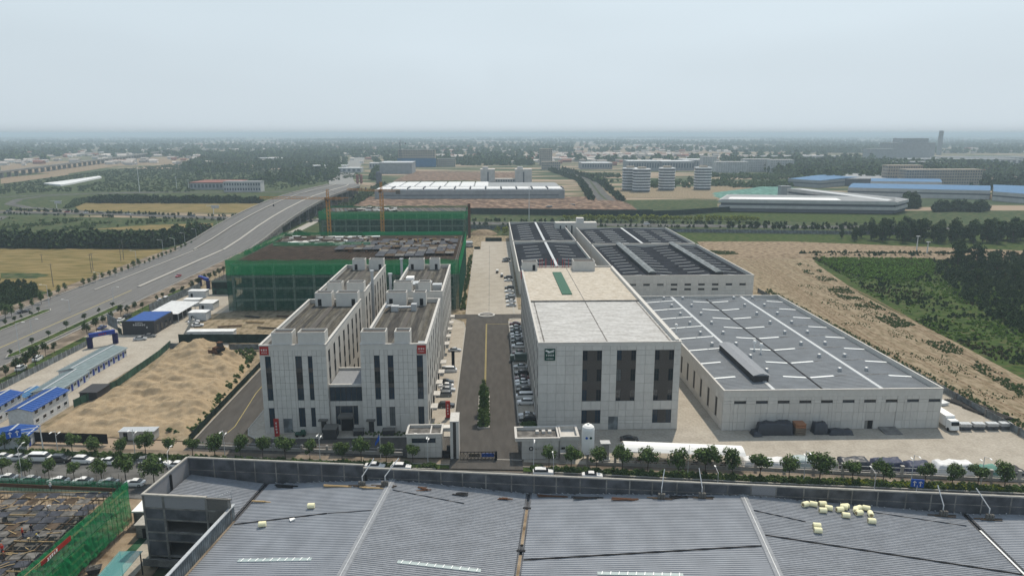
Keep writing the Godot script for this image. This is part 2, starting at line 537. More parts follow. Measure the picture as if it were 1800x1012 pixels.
# ================================================================ ground
func grid_sheet(called: String, poly: Array, cell: float, y: float, hfun: Callable, m: Material) -> void:
	# a height field clipped to a polygon by whole cells, its rim lowered to the ground
	var pv := PackedVector2Array(poly)
	var x0 := 1e9; var x1 := -1e9; var f0 := 1e9; var f1 := -1e9
	for p in pv:
		x0 = minf(x0, p.x); x1 = maxf(x1, p.x); f0 = minf(f0, p.y); f1 = maxf(f1, p.y)
	var nx := int((x1 - x0) / cell) + 2
	var nf := int((f1 - f0) / cell) + 2
	var st := SurfaceTool.new()
	st.begin(Mesh.PRIMITIVE_TRIANGLES)
	st.set_smooth_group(0)
	var H := {}
	for i in nx:
		for j in nf:
			var p := Vector2(x0 + i * cell, f0 + j * cell)
			var inside := Geometry2D.is_point_in_polygon(p, pv)
			var edge := 0.0
			if inside:
				edge = 1e9
				for k in pv.size():
					edge = minf(edge, p.distance_to(Geometry2D.get_closest_point_to_segment(p, pv[k], pv[(k + 1) % pv.size()])))
			H[Vector2i(i, j)] = V(p.x, p.y, y + hfun.call(p.x, p.y, edge) if inside else y - 0.15)
	for i in nx - 1:
		for j in nf - 1:
			var q := [H[Vector2i(i, j)], H[Vector2i(i + 1, j)], H[Vector2i(i + 1, j + 1)], H[Vector2i(i, j + 1)]]
			if q[0].y < y - 0.1 and q[1].y < y - 0.1 and q[2].y < y - 0.1 and q[3].y < y - 0.1:
				continue
			for k in [0, 2, 1, 0, 3, 2]:
				st.add_vertex(q[k])
	st.generate_normals()
	st.set_material(m)
	var o := part(self, numbered(called), st.commit())
	o.set_meta("kind", "structure")

func kerb_line(b: MB, pts: Array, w := 0.25, h := 0.14) -> void:
	for i in pts.size() - 1:
		b.bar(V(pts[i].x, pts[i].y, h / 2), V(pts[i + 1].x, pts[i + 1].y, h / 2), w, h)

func dashes(b: MB, x: float, f0: float, f1: float, on: float, off: float, w: float, y: float) -> void:
	var f := f0
	while f < f1:
		b.box(x - w / 2, x + w / 2, y - 0.01, y, f, minf(f + on, f1))
		f += on + off

var sand_h: Callable

func make_ground() -> void:
	var b := MB.new()
	b.sheet(PackedVector2Array([Vector2(-24000, -300), Vector2(24000, -300), Vector2(24000, 32000), Vector2(-24000, 32000)]), -0.4)
	struct("ground", b, M.ground)
	# --- near green and field patches on the far side of the avenue
	area("scrub_land", [Vector2(-900, 200), Vector2(-205, 200), Vector2(-215, 640), Vector2(-900, 740)], -0.30, M.scrub)
	area("wheat_field", [Vector2(-357.8, 489.3), Vector2(-329.6, 481.1), Vector2(-223.5, 475.5), Vector2(-209.9, 465.7), Vector2(-207, 388.2), Vector2(-207.7, 334.9), Vector2(-227.6, 352.1), Vector2(-249.2, 359.5), Vector2(-268.5, 362.9)], -0.20, M.wheat)
	area("scrub_strip", [Vector2(-260.9, 377.3), Vector2(-270.5, 391.7), Vector2(-250.1, 391.1), Vector2(-240, 384.4), Vector2(-241.8, 375.2)], -0.15, M.scrub)
	area("farm_field", [Vector2(-321.2, 576.6), Vector2(-287.4, 601), Vector2(-238.6, 615), Vector2(-227, 580.8), Vector2(-252.7, 564.3)], -0.2, M.wheat)
	area("farm_field", [Vector2(-439.4, 762.4), Vector2(-448.4, 800.4), Vector2(-245.1, 787.8), Vector2(-215.4, 690.2), Vector2(-310.8, 698), Vector2(-407.9, 716.5)], -0.2, M.wheat)
	area("orchard_ground", [Vector2(-900, 760), Vector2(-230, 700), Vector2(-260, 1500), Vector2(-1500, 1700)], -0.3, M.scrub)
	area("farm_field", [Vector2(-959.2, 1432.7), Vector2(-1181.7, 1769), Vector2(-1178.2, 2019), Vector2(-1118.8, 2350.6), Vector2(-950, 2291.3), Vector2(-771.7, 2340.3), Vector2(-561.6, 1690.3), Vector2(-827.6, 1823.3), Vector2(-876.4, 1699.6), Vector2(-804.7, 1388)], -0.18, M.dirt)
	area("farm_field", [Vector2(-743.7, 1107), Vector2(-848.6, 1265.5), Vector2(-840.1, 1450), Vector2(-780.5, 1349.5)], -0.17, M.dirt)
	# --- the scrub and bare dirt beyond the works on the east side
	area("meadow", [Vector2(134, 120), Vector2(420, 120), Vector2(420, 545), Vector2(134, 545)], -0.25, M.meadow)
	area("dirt_track", [Vector2(146.1, 495.2), Vector2(212.7, 493.2), Vector2(348.9, 449.1), Vector2(403.9, 429.7), Vector2(379.1, 402.3), Vector2(337.4, 433.8), Vector2(288.8, 444), Vector2(201.4, 440), Vector2(172.8, 432.3), Vector2(161.2, 420.4), Vector2(141.2, 464.7)], -0.08, M.dirt)
	area("bare_ground", [Vector2(141.2, 464.7), Vector2(165.7, 432.5), Vector2(201.4, 440), Vector2(190.6, 400.5), Vector2(176, 321.1), Vector2(173.2, 279.2), Vector2(171, 246.4), Vector2(166.5, 206.1), Vector2(164, 165.1), Vector2(133.5, 131.4), Vector2(136.3, 165.9), Vector2(134.4, 195.5), Vector2(131.8, 244.6), Vector2(128.6, 324.9), Vector2(141.9, 394.8)], -0.14, M.dirtgrass)
	var tr := MB.new()   # wheel tracks worn along the bare ground
	for k in 7:
		var line := []
		for s in 9:
			var q := s / 8.0
			var p: Vector2 = Vector2(147.7, 455.1).lerp(Vector2(187.3, 408), k / 6.0 * .9).lerp(Vector2(133.5, 131.4).lerp(Vector2(161, 161.7), k / 6.0), q)
			line.append(Vector3(p.x + 3.0 * sin(q * 5.0 + k), p.y, 0))
		tr.strip(line, -.35 - .2 * (k % 3), .35 + .2 * (k % 2), -0.1)
		tr.strip(line, 1.6, 2.1, -0.1)
	struct("wheel_track", tr, M.track)
	area("roadside_verge", [Vector2(-230, 500), Vector2(900, 430), Vector2(900, 690), Vector2(-230, 700)], -0.32, M.scrub)
	area("site_apron", [Vector2(-160, 180), Vector2(-60, 165), Vector2(140, 165), Vector2(140, 520), Vector2(-160, 540)], -0.2, M.dirtgrass)
	# --- the works: concrete yards, asphalt roads
	area("concrete_yard", [Vector2(7.3, 150), Vector2(30, 150), Vector2(134, 139), Vector2(134, 326), Vector2(56, 326), Vector2(56, 300), Vector2(7.3, 300)], -0.06, M.concrete)
	area("concrete_road", [Vector2(-10.8, 291.8), Vector2(11.5, 291.8), Vector2(13, 480), Vector2(14, 500), Vector2(-7, 500), Vector2(-7, 466), Vector2(-11.2, 466)], -0.05, M.concrete)
	b = MB.new()
	b.sheet(PackedVector2Array([Vector2(-10, 150.4), Vector2(7, 149.2), Vector2(6.8, 292), Vector2(-10.4, 292)]), -0.04)
	b.sheet(PackedVector2Array([Vector2(6.8, 284.5), Vector2(57, 284.5), Vector2(57, 292), Vector2(6.8, 292)]), -0.04)
	b.sheet(PackedVector2Array([Vector2(-76, 285), Vector2(-10.4, 285), Vector2(-10.4, 292), Vector2(-76, 292)]), -0.04)
	b.sheet(PackedVector2Array([Vector2(-75, 165), Vector2(-60, 163), Vector2(-63.5, 170), Vector2(-63.5, 285), Vector2(-76, 285)]), -0.04)
	b.sheet(PackedVector2Array([Vector2(-75, 160), Vector2(-10, 156), Vector2(-10, 167.6), Vector2(-60, 167.6), Vector2(-60, 163.5), Vector2(-75, 165)]), -0.036)
	struct("site_road", b, M.asphalt)
	area("office_pavement", [Vector2(-59.5, 167.9), Vector2(-10.4, 167.9), Vector2(-10.4, 270), Vector2(-11.5, 279), Vector2(-16, 284.5), Vector2(-63.2, 284.5), Vector2(-63.2, 174), Vector2(-62, 170)], 0.06, M.concrete)
	area("parking_strip", [Vector2(7.2, 176), Vector2(11.6, 174), Vector2(11.6, 283), Vector2(9, 283), Vector2(7.2, 280)], 0.05, M.concrete)
	b = MB.new()
	kerb_line(b, [Vector2(-10.3, 168), Vector2(-10.4, 270), Vector2(-11.5, 279), Vector2(-16, 284.6)], 0.35)
	kerb_line(b, [Vector2(-63.3, 284.6), Vector2(-63.3, 174), Vector2(-62, 170), Vector2(-59.5, 167.8), Vector2(-10.4, 167.8)], 0.35)
	kerb_line(b, [Vector2(7.0, 176), Vector2(7.0, 280), Vector2(9, 284.4), Vector2(11.6, 284.4)], 0.4)
	kerb_line(b, [Vector2(-10.9, 292), Vector2(-11.3, 466)], 0.3)
	kerb_line(b, [Vector2(9.6, 292), Vector2(10.6, 480)], 0.5, 0.05)
	kerb_line(b, [Vector2(-74.8, 168), Vector2(-76, 285)], 0.3)
	struct("kerb", b, M.kerb)
	b = MB.new()
	for x in [-2.25, -1.95]:
		b.box(x - .07, x + .07, -0.03, -0.022, 199, 276)
	b.box(-2.3, 6.5, -0.03, -0.022, 276, 276.2)
	for s in [[Vector2(-68, 172), Vector2(-67.5, 176), Vector2(-69.8, 200), Vector2(-71, 283)]]:
		for i in s.size() - 1:
			b.bar(V(s[i].x, s[i].y, -0.03), V(s[i + 1].x, s[i + 1].y, -0.03), 0.16, 0.016)
	struct("lane_marking", b, M.yellow)
	b = MB.new()   # joints of the concrete road: shallow saw cuts filled with dark mastic
	for f in range(300, 480, 12):
		b.box(-10.8, 9.4, -0.05, -0.044, f, f + 0.12)
	b.box(-1.2, -1.0, -0.05, -0.044, 292, 480)
	struct("joint_line", b, M.concrete_grey)
	b = MB.new()
	b.lathe(V(-2.2, 290.2), [[3.6, -0.04], [3.6, 0.35], [3.1, 0.4], [2.9, 0.3], [2.9, 0.12]], 28)
	var rb := thing("roundabout_island", "low round kerbed island with white rim where the site roads cross", "traffic island")
	built(rb, "rim", b, M.coping)
	b = MB.new()
	b.lathe(V(-2.2, 290.2), [[2.9, 0.14], [0.01, 0.2]], 28)
	built(rb, "infill", b, M.concrete_grey)
	# --- the front road across the foot of the works
	area("front_road", [Vector2(-260, 175.5), Vector2(7, 148.2), Vector2(260, 120.5), Vector2(260, 104), Vector2(-260, 158)], -0.12, M.road_old)
	area("front_pavement", [Vector2(-160, 170.5), Vector2(-47, 158.6), Vector2(-10, 154.6), Vector2(-10, 152), Vector2(-47, 156), Vector2(-160, 168)], -0.03, M.paving)
	area("front_pavement", [Vector2(7, 153.2), Vector2(62, 146.6), Vector2(130, 138.6), Vector2(220, 128), Vector2(220, 125.4), Vector2(130, 136), Vector2(62, 144), Vector2(7, 150.6)], -0.03, M.paving)
	area("planted_verge", [Vector2(-160, 168), Vector2(-47, 156), Vector2(-10, 152), Vector2(-10, 150.2), Vector2(-47, 153), Vector2(-160, 165)], -0.05, M.meadow)
	area("planted_verge", [Vector2(7, 150.6), Vector2(62, 144), Vector2(130, 136), Vector2(220, 125.4), Vector2(220, 122.5), Vector2(130, 133), Vector2(62, 141), Vector2(7, 148.4)], -0.05, M.meadow)
	area("works_verge", [Vector2(30, 150), Vector2(134, 139), Vector2(220, 130), Vector2(220, 127.8), Vector2(62, 146.6), Vector2(7, 153), Vector2(7, 154)], -0.055, M.dirt)
	b = MB.new()
	kerb_line(b, [Vector2(-160, 165), Vector2(-47, 153), Vector2(-13, 150)], 0.3, 0.16)
	kerb_line(b, [Vector2(10, 148), Vector2(62, 141), Vector2(130, 133), Vector2(220, 122.4)], 0.3, 0.16)
	kerb_line(b, [Vector2(-160, 168), Vector2(-47, 156.1), Vector2(-10, 152.1)], 0.14, 0.12)
	kerb_line(b, [Vector2(7, 150.5), Vector2(62, 144), Vector2(130, 136)], 0.14, 0.12)
	struct("kerb", b, M.kerb)
	area("site_margin", [Vector2(-260, 158), Vector2(-60, 137), Vector2(-58, 60), Vector2(-260, 60)], -0.14, M.dirt)
	# --- the avenue on the west side
	b = MB.new()
	b.sheet(PackedVector2Array([Vector2(-206, 60), Vector2(-161.5, 60), Vector2(-161.5, 470), Vector2(-206, 470)]), -0.10)
	struct("avenue", b, M.avenue)
	b = MB.new()
	b.sheet(PackedVector2Array([Vector2(-161.5, 100), Vector2(-154, 100), Vector2(-154, 480), Vector2(-161.5, 470)]), -0.06)
	b.sheet(PackedVector2Array([Vector2(-214, 100), Vector2(-206, 100), Vector2(-206, 470), Vector2(-214, 500)]), -0.06)
	struct("avenue_pavement", b, M.paving)
	b = MB.new()
	kerb_line(b, [Vector2(-161.5, 100), Vector2(-161.5, 470)], 0.35, 0.2)
	kerb_line(b, [Vector2(-206, 100), Vector2(-206, 470)], 0.35, 0.2)
	kerb_line(b, [Vector2(-194.5, 345), Vector2(-194.5, 470)], .7, 0.25)
	kerb_line(b, [Vector2(-176.5, 352), Vector2(-176.8, 466)], 1.6, 0.28)
	kerb_line(b, [Vector2(-191.2, 230), Vector2(-191.2, 304), Vector2(-193, 307), Vector2(-194.8, 304), Vector2(-194.8, 230)], 0.3, 0.2)
	kerb_line(b, [Vector2(-163.8, 300), Vector2(-163.8, 240), Vector2(-165.8, 236), Vector2(-167.6, 240), Vector2(-167.6, 320)], 0.3, 0.2)
	struct("kerb", b, M.kerb)
	b = MB.new()
	b.sheet(PackedVector2Array([Vector2(-194.6, 100), Vector2(-191.4, 100), Vector2(-191.4, 303.5), Vector2(-193, 306), Vector2(-194.6, 303.5)]), 0.05)
	b.sheet(PackedVector2Array([Vector2(-167.4, 240), Vector2(-165.7, 237), Vector2(-164, 240), Vector2(-164, 312), Vector2(-167.4, 312)]), 0.05)
	struct("median_bed", b, M.meadow)
	b = MB.new()
	for x in [-180.2, -184.0, -187.6, -172.8, -169.2]:
		dashes(b, x, 120, 468, 6, 9, 0.18, -0.085)
	for x in [-198.5, -202]:
		dashes(b, x, 120, 468, 4, 8, 0.15, -0.085)
	struct("lane_marking", b, M.line_white)
	b = MB.new()
	b.box(-176.75, -176.55, -0.095, -0.085, 120, 345)
	b.box(-176.35, -176.15, -0.095, -0.085, 120, 345)
	struct("lane_marking", b, M.yellow)
	area("grass_bank", [Vector2(-154, 190), Vector2(-147, 196), Vector2(-146.5, 250), Vector2(-150, 262), Vector2(-154, 262)], -0.04, M.meadow)
	area("grass_bank", [Vector2(-154, 282), Vector2(-148, 282), Vector2(-145, 345), Vector2(-154, 345)], -0.04, M.meadow)
	area("camp_yard", [Vector2(-150, 170), Vector2(-119, 178), Vector2(-117, 250), Vector2(-112, 258), Vector2(-124, 292), Vector2(-112, 300), Vector2(-112, 345), Vector2(-152, 345), Vector2(-152, 282), Vector2(-154, 280), Vector2(-161, 280), Vector2(-161, 258), Vector2(-150, 256)], -0.07, M.concrete)
	area("concrete_slab", [Vector2(-102.4, 252.3), Vector2(-96.2, 252.1), Vector2(-93.8, 244.4), Vector2(-99, 244.5)], -0.05, M.concrete)
	# --- the heap of sand
	var n1 := FastNoiseLite.new()
	n1.seed = 4
	n1.frequency = 0.035
	n1.fractal_octaves = 5
	var n2 := FastNoiseLite.new()
	n2.seed = 8
	n2.frequency = 0.09
	n2.fractal_type = FastNoiseLite.FRACTAL_RIDGED
	n2.fractal_octaves = 3
	sand_h = func(x, f, e):
		var crest := exp(-pow((f - 228) / 12.0, 2)) * 4.8 * clampf((x + 118) / 12.0, 0, 1) * clampf((-84 - x) / 8.0, 0, 1)
		var ridges := 1.5 * maxf(0.0, n2.get_noise_2d(x * .35 + f * .12, f * 1.1)) + 0.7 * n2.get_noise_2d(x * 1.6, f * 2.4) + .35 * n2.get_noise_2d(x * 3.1 + 40, f * 4.0)
		return maxf(0.05, 0.5 + crest * (0.8 + 0.7 * n1.get_noise_2d(x * 1.6, f)) + 2.2 * maxf(0.0, n1.get_noise_2d(x * .7, f * 1.8) + .25) + ridges) * clampf(e / 5.0, 0.0, 1.0)
	grid_sheet("sand_heap", [Vector2(-116.3, 176.3), Vector2(-96.7, 170.7), Vector2(-76.7, 170.5), Vector2(-75.5, 181.5), Vector2(-80.3, 227.4), Vector2(-82.6, 232.4), Vector2(-92.4, 241.6), Vector2(-103.4, 243.3), Vector2(-112.8, 244.9), Vector2(-110.7, 217), Vector2(-116.5, 189.6)], 0.6, -0.1, sand_h, M.sand)
	grid_sheet("earth_bank", [Vector2(140, 425), Vector2(400, 415), Vector2(400, 436), Vector2(140, 440)], 4.0, -0.1, func(x, f, e):
		return (1.6 + 1.4 * n1.get_noise_2d(x, f)) * clampf(e / 7.0, 0, 1), M.dirt)
	make_far_ground(n1)

func make_far_ground(n1: FastNoiseLite) -> void:
	# the cross road behind the works
	var b := MB.new()
	var hw := [Vector3(-2200, 960, 0), Vector3(-900, 790, 0), Vector3(-480, 708, 0), Vector3(-361, 689, 0), Vector3(-220, 642, 0), Vector3(-60, 612, 0), Vector3(100, 592, 0), Vector3(228, 576, 0), Vector3(341, 564, 0), Vector3(900, 500, 0)]
	b.strip(hw, -9, 9, -0.1)
	struct("cross_road", b, M.road_old)
	b = MB.new()
	b.strip([Vector3(-900, 855, 0), Vector3(-700, 830, 0), Vector3(-620, 850, 0), Vector3(-560, 905, 0), Vector3(-470, 945, 0), Vector3(-330, 940, 0), Vector3(-215, 960, 0)], -5, 5, -0.14)
	b.strip([Vector3(-430, 940, 0), Vector3(-510, 925, 0), Vector3(-548, 890, 0), Vector3(-550, 845, 0), Vector3(-525, 790, 0), Vector3(-480, 750, 0), Vector3(-400, 712, 0)], -5, 5, -0.12)
	b.strip([Vector3(-480, 560, 0), Vector3(-460, 600, 0), Vector3(-438, 640, 0), Vector3(-450, 668, 0), Vector3(-500, 680, 0), Vector3(-600, 690, 0)], -4, 4, -0.12)
	struct("slip_road", b, M.road_old)
	# the avenue beyond the overpass and the second avenue east of it
	b = MB.new()
	b.strip([Vector3(-222, 1080, 0), Vector3(-250, 1200, 0), Vector3(-272, 1316, 0), Vector3(-311, 1600, 0), Vector3(-391, 2126, 0), Vector3(-440, 2400, 0)], -20, 20, -0.1)
	struct("far_avenue", b, M.avenue_far)
	b = MB.new()
	b.strip([Vector3(132, 800, 0), Vector3(138, 900, 0), Vector3(160, 1150, 0), Vector3(140, 1500, 0), Vector3(130, 2050, 0)], -10, 10, -0.1)
	struct("far_avenue", b, M.road_old)
	b = MB.new()
	b.strip([Vector3(132, 800, 0), Vector3(138, 900, 0), Vector3(160, 1150, 0), Vector3(140, 1500, 0), Vector3(130, 2050, 0)], -1.2, 1.2, 0.1)
	struct("median_bed", b, M.scrub)
	area("earthworks", [Vector2(-156.7, 683.4), Vector2(-163.9, 833.5), Vector2(-154, 871.2), Vector2(157, 862), Vector2(147.2, 710.7), Vector2(90.9, 676.1), Vector2(-120.5, 677.5)], -0.15, M.redsoil)
	area("cleared_land", [Vector2(-157.7, 1155.2), Vector2(-154.1, 1473.3), Vector2(63.9, 1402.3), Vector2(63, 1177.1)], -0.15, M.redsoil)
	area("cleared_land", [Vector2(147.7, 809.9), Vector2(262.7, 820.8), Vector2(232, 719.3), Vector2(154.1, 716)], -0.15, M.scrub)
	area("building_plot", [Vector2(157.7, 1000), Vector2(348, 1038.7), Vector2(417.4, 992.3), Vector2(339.5, 804.2), Vector2(226.9, 836.7), Vector2(141.9, 854.6)], -0.16, M.dirtgrass)
	area("grass_field", [Vector2(187.4, 688.3), Vector2(244.5, 707.9), Vector2(392.7, 652.7), Vector2(353, 593.5), Vector2(200.4, 622.5)], -0.16, M.meadow)
	area("farm_field", [Vector2(764.7, 1217.6), Vector2(926.6, 1336.7), Vector2(1042.5, 1373.2), Vector2(1153.7, 1369.9), Vector2(982.7, 1164.6), Vector2(764.9, 1127.8)], -0.18, M.dirt)
	area("farm_field", [Vector2(-682.3, 2886.8), Vector2(-518.8, 4083.1), Vector2(-217.1, 4445.4), Vector2(1399.4, 4026.2), Vector2(987.7, 2837.2), Vector2(177, 2557.8), Vector2(-389.2, 3058.2)], -0.2, M.dirt)
	area("farm_field", [Vector2(-2396.7, 5500.2), Vector2(193.3, 6512.4), Vector2(3058.5, 6019), Vector2(2446.7, 4811.9), Vector2(137.9, 4647.1), Vector2(-1875.8, 4301)], -0.22, M.dirt)
	area("farm_field", [Vector2(-501.8, 2881.4), Vector2(-419.9, 3766), Vector2(1215.5, 3577.9), Vector2(911.5, 2679.3), Vector2(182.7, 2368.9), Vector2(-287.5, 2571.6)], -0.19, M.dirt)
	area("farm_field", [Vector2(1003.6, 4409.2), Vector2(2461.1, 4172.2), Vector2(2021.6, 3424.3), Vector2(863.7, 3225.3)], -0.2, M.dirt)
	area("farm_field", [Vector2(-1212, 3520.2), Vector2(-622.5, 4903), Vector2(-541.3, 4261.3), Vector2(-724.9, 3068.2)], -0.2, M.dirt)
	b = MB.new()
	b.prism(PackedVector2Array([Vector2(-670.7, 1092.6), Vector2(-671.5, 1143.3), Vector2(-686.2, 1277), Vector2(-664.9, 1244.1), Vector2(-626.2, 1079.3), Vector2(-624.3, 1056.1)]), -.2, 2.2)
	struct("polytunnel_field", b, M.white_roof)
	grid_sheet("covered_spoil_heap", [Vector2(289.4, 917.5), Vector2(373.5, 993.6), Vector2(427.1, 1013.7), Vector2(360.3, 856), Vector2(282.5, 820.2), Vector2(271, 843)], 8.0, -0.1, func(x, f, e):
		return (3.5 + 3.0 * n1.get_noise_2d(x * .5, f * .3)) * clampf(e / 25.0, 0, 1), M.net_teal)
	grid_sheet("spoil_bank", [Vector2(-134.3, 708.3), Vector2(-144.9, 818.6), Vector2(144.4, 810), Vector2(137.8, 722.1), Vector2(71.1, 697)], 6.0, -0.1, func(x, f, e):
		return (1.4 + 3.4 * n1.get_noise_2d(x * 1.2, f * .9)) * clampf(e / 12.0, 0, 1), M.redsoil)

# ================================================================ the works: offices, tall block, sheds
const RX := Vector3(1, 0, 0)
const UZ := Vector3(0, 0, 1)

func turret(par: Node, x0: float, x1: float, f0: float, f1: float, y0: float, y1: float, door := 0) -> void:
	# a roof-top stair head: three clad sides, a dark hollow top behind a parapet
	pbox(par, "stair_head", M.panel, x0, x1, y0, y1, f0, f1)
	pbox(par, "stair_head_roof", M.spandrel, x0 + .25, x1 - .25, y1, y1 + 0.02, f0 + .25, f1 - .25)
	var b := MB.new()
	b.box(x0, x1, y1, y1 + .4, f0, f0 + .2)
	b.box(x0, x0 + .2, y1, y1 + .4, f0 + .2, f1 - .2)
	b.box(x1 - .2, x1, y1, y1 + .4, f0 + .2, f1 - .2)
	b.box(x0, x1, y1, y1 + .4, f1 - .2, f1)
	built(par, "stair_head_coping", b, M.panel_b)
	if door != 0:
		var xm: float = x0 + 1.4 if door < 0 else x1 - 1.4
		pbox(par, "door", M.dark, xm - .55, xm + .55, y0 + .1, y0 + 2.3, f0 - .05, f0 + .02)

func parapet(par: Node, x0: float, x1: float, f0: float, f1: float, y0: float, y1: float, t := .45) -> void:
	var b := MB.new()
	b.box(x0, x1, y0, y1, f0, f0 + t)
	b.box(x0, x1, y0, y1, f1 - t, f1)
	b.box(x0, x0 + t, y0, y1, f0 + t, f1 - t)
	b.box(x1 - t, x1, y0, y1, f0 + t, f1 - t)
	built(par, "parapet", b, M.panel)
	b = MB.new()
	b.box(x0 - .12, x1 + .12, y1, y1 + .12, f0 - .12, f0 + t + .1)
	b.box(x0 - .12, x1 + .12, y1, y1 + .12, f1 - t - .1, f1 + .12)
	b.box(x0 - .12, x0 + t + .1, y1, y1 + .12, f0 + t + .1, f1 - t - .1)
	b.box(x1 - t - .1, x1 + .12, y1, y1 + .12, f0 + t + .1, f1 - t - .1)
	built(par, "coping", b, M.coping)

func side_strips(par: Node, x: float, f0: float, f1: float, face: int, top: float, n: int, wid: float, low: float) -> void:
	# long side of an office block: upright window strips with grey bands between the floors
	var nd := Vector3(face, 0, 0)
	var ud := Vector3(0, 0, -face)
	var o := V(x, f0 if face > 0 else f1)
	var L := f1 - f0
	var op := []
	var keep := []
	for i in n:
		var c := (i + .5) * L / n
		op.append([c - wid / 2, low, c + wid / 2, top - 2.3])
		op.append([c - wid / 2, 1.6, c + wid / 2, low - 1.9])
		keep.append(c - wid / 2); keep.append(c + wid / 2)
	facade(par, o, ud, nd, lines(0, L, 6.0, keep), [0.0, 1.6, low - 1.9, low, low + (top - 2.3 - low) / 2, top - 2.3, top - 1.4], op, [M.panel, M.panel_b, M.panel_c], .09, .04)
	var fl := (top - 2.3 - low + 1.6) / 3.0
	for i in n:
		var c := (i + .5) * L / n
		for k in 3:
			var y0 := low + k * fl
			window(par, o, ud, nd, c - wid / 2, y0, c + wid / 2, y0 + fl - 1.6, M.glass_film, 2)
			if k < 2:
				on_wall(par, "spandrel", M.spandrel_lit, o, ud, nd, c - wid / 2, y0 + fl - 1.6, c + wid / 2, y0 + fl, 0, .07)
		window(par, o, ud, nd, c - wid / 2, 1.6, c + wid / 2, low - 1.9, M.glass_film, 2)

func office_block(called: String, label: String, x0: float, x1: float, f0: float, f1: float, front: bool, tall: Array, tx: Array, red: int, face: int) -> Node3D:
	var t := thing(called, label, "building", V((x0 + x1) / 2, f0))
	t.position = Vector3.ZERO
	var top := 23.5
	pbox(t, "core", M.joint, x0 + .22, x1 - .22, -0.3, 22.0, f0 + .22, f1 - .22)
	pbox(t, "roof", M.spandrel, x0 + .3, x1 - .3, 22.0, 22.24, f0 + .3, f1 - .3)
	var ns := int((x1 - x0 - 1.2) / 1.05)
	for k in ns:   # felt strips laid side by side
		var xa := x0 + .6 + k * (x1 - x0 - 1.2) / ns
		pbox(t, "roof_felt_strip", [M.membrane, M.membrane_pale, M.membrane, M.membrane_dark][rng.randi() % 4], xa, xa + (x1 - x0 - 1.2) / ns - .06, 22.24, 22.3, f0 + .5, f1 - .5)
	pbox(t, "roof_gutter", M.spandrel, (x0 + x1) / 2 - .5, (x0 + x1) / 2 + .7, 22.3, 22.34, f0 + 4, f1 - 4)
	parapet(t, x0, x1, f0, f1, 22.1, top)
	var o := V(x0, f0 + .22)
	var op := []
	var kx := []
	for w in tall:
		kx.append(w[0] - x0); kx.append(w[1] - x0)
		op.append([w[0] - x0, 8.9, w[1] - x0, 20.6])
		op.append([w[0] - x0, 1.7, w[1] - x0, 6.9])
	var ys := lines(0, 22.1, 1.65, [1.7, 6.9, 8.9, 20.6], .45)
	if front:
		facade(t, o, RX, UZ, lines(0, x1 - x0, 1.2, kx, .45), ys, op, [M.panel, M.panel, M.panel_b, M.panel_c])
		for w in tall:
			var a: float = w[0] - x0
			var c: float = w[1] - x0
			window(t, o, RX, UZ, a, 1.7, c, 6.9, M.glass_blue, 2)
			for k in 3:
				var y := 8.9 + k * 4.25
				window(t, o, RX, UZ, a, y, c, y + 3.2, M.glass_blue if k != 1 else M.glass, 2)
				if k < 2:
					on_wall(t, "spandrel", M.spandrel, o, RX, UZ, a, y + 3.2, c, y + 4.25, 0, .1)
		if red != 0:
			var rx: float = 0.15 if red < 0 else x1 - x0 - 2.35
			var s := on_wall(t, "sign_board", M.red_sign, o, RX, UZ, rx, 21.0, rx + 2.2, 23.2, .22, .34)
			var b := MB.new()
			glyphs(b, o + Vector3(rx + 1.1, 22.3, .36), RX, UZ, 3, .5, 5 + red)
			glyphs(b, o + Vector3(rx + 1.1, 21.6, .36), RX, UZ, 5, .26, 9 + red)
			var g := part(s, "sign_lettering", b.done(M.white))
			g.transform = s.transform.affine_inverse()
	else:
		facade(t, o, RX, UZ, lines(0, x1 - x0, 3.0, []), lines(0, 22.1, 3.3, []), [], [M.panel, M.panel_b])
	side_strips(t, x1 - .22 + .13, f0 + .3, f1 - .3, 1, top, 8, 2.0, 8.9)
	facade(t, V(x0 + .22, f1 - .3), UZ, -RX, lines(0, f1 - f0 - .6, 6, []), lines(0, 22.1, 3.3, []), [], [M.panel, M.panel_b])
	facade(t, V(x1, f1 - .22), -RX, -UZ, lines(0, x1 - x0, 6, []), lines(0, 22.1, 5.5, []), [], [M.panel, M.panel_b])
	for r in tx:
		turret(t, r[0], r[1], f0 + .5, f0 + 4.2, 22.3, 26.2)
		turret(t, r[0], r[1], f1 - 4.6, f1 - .9, 22.3, 26.2, -1 if r[0] < (x0 + x1) / 2 - 3 else 1)
	return t

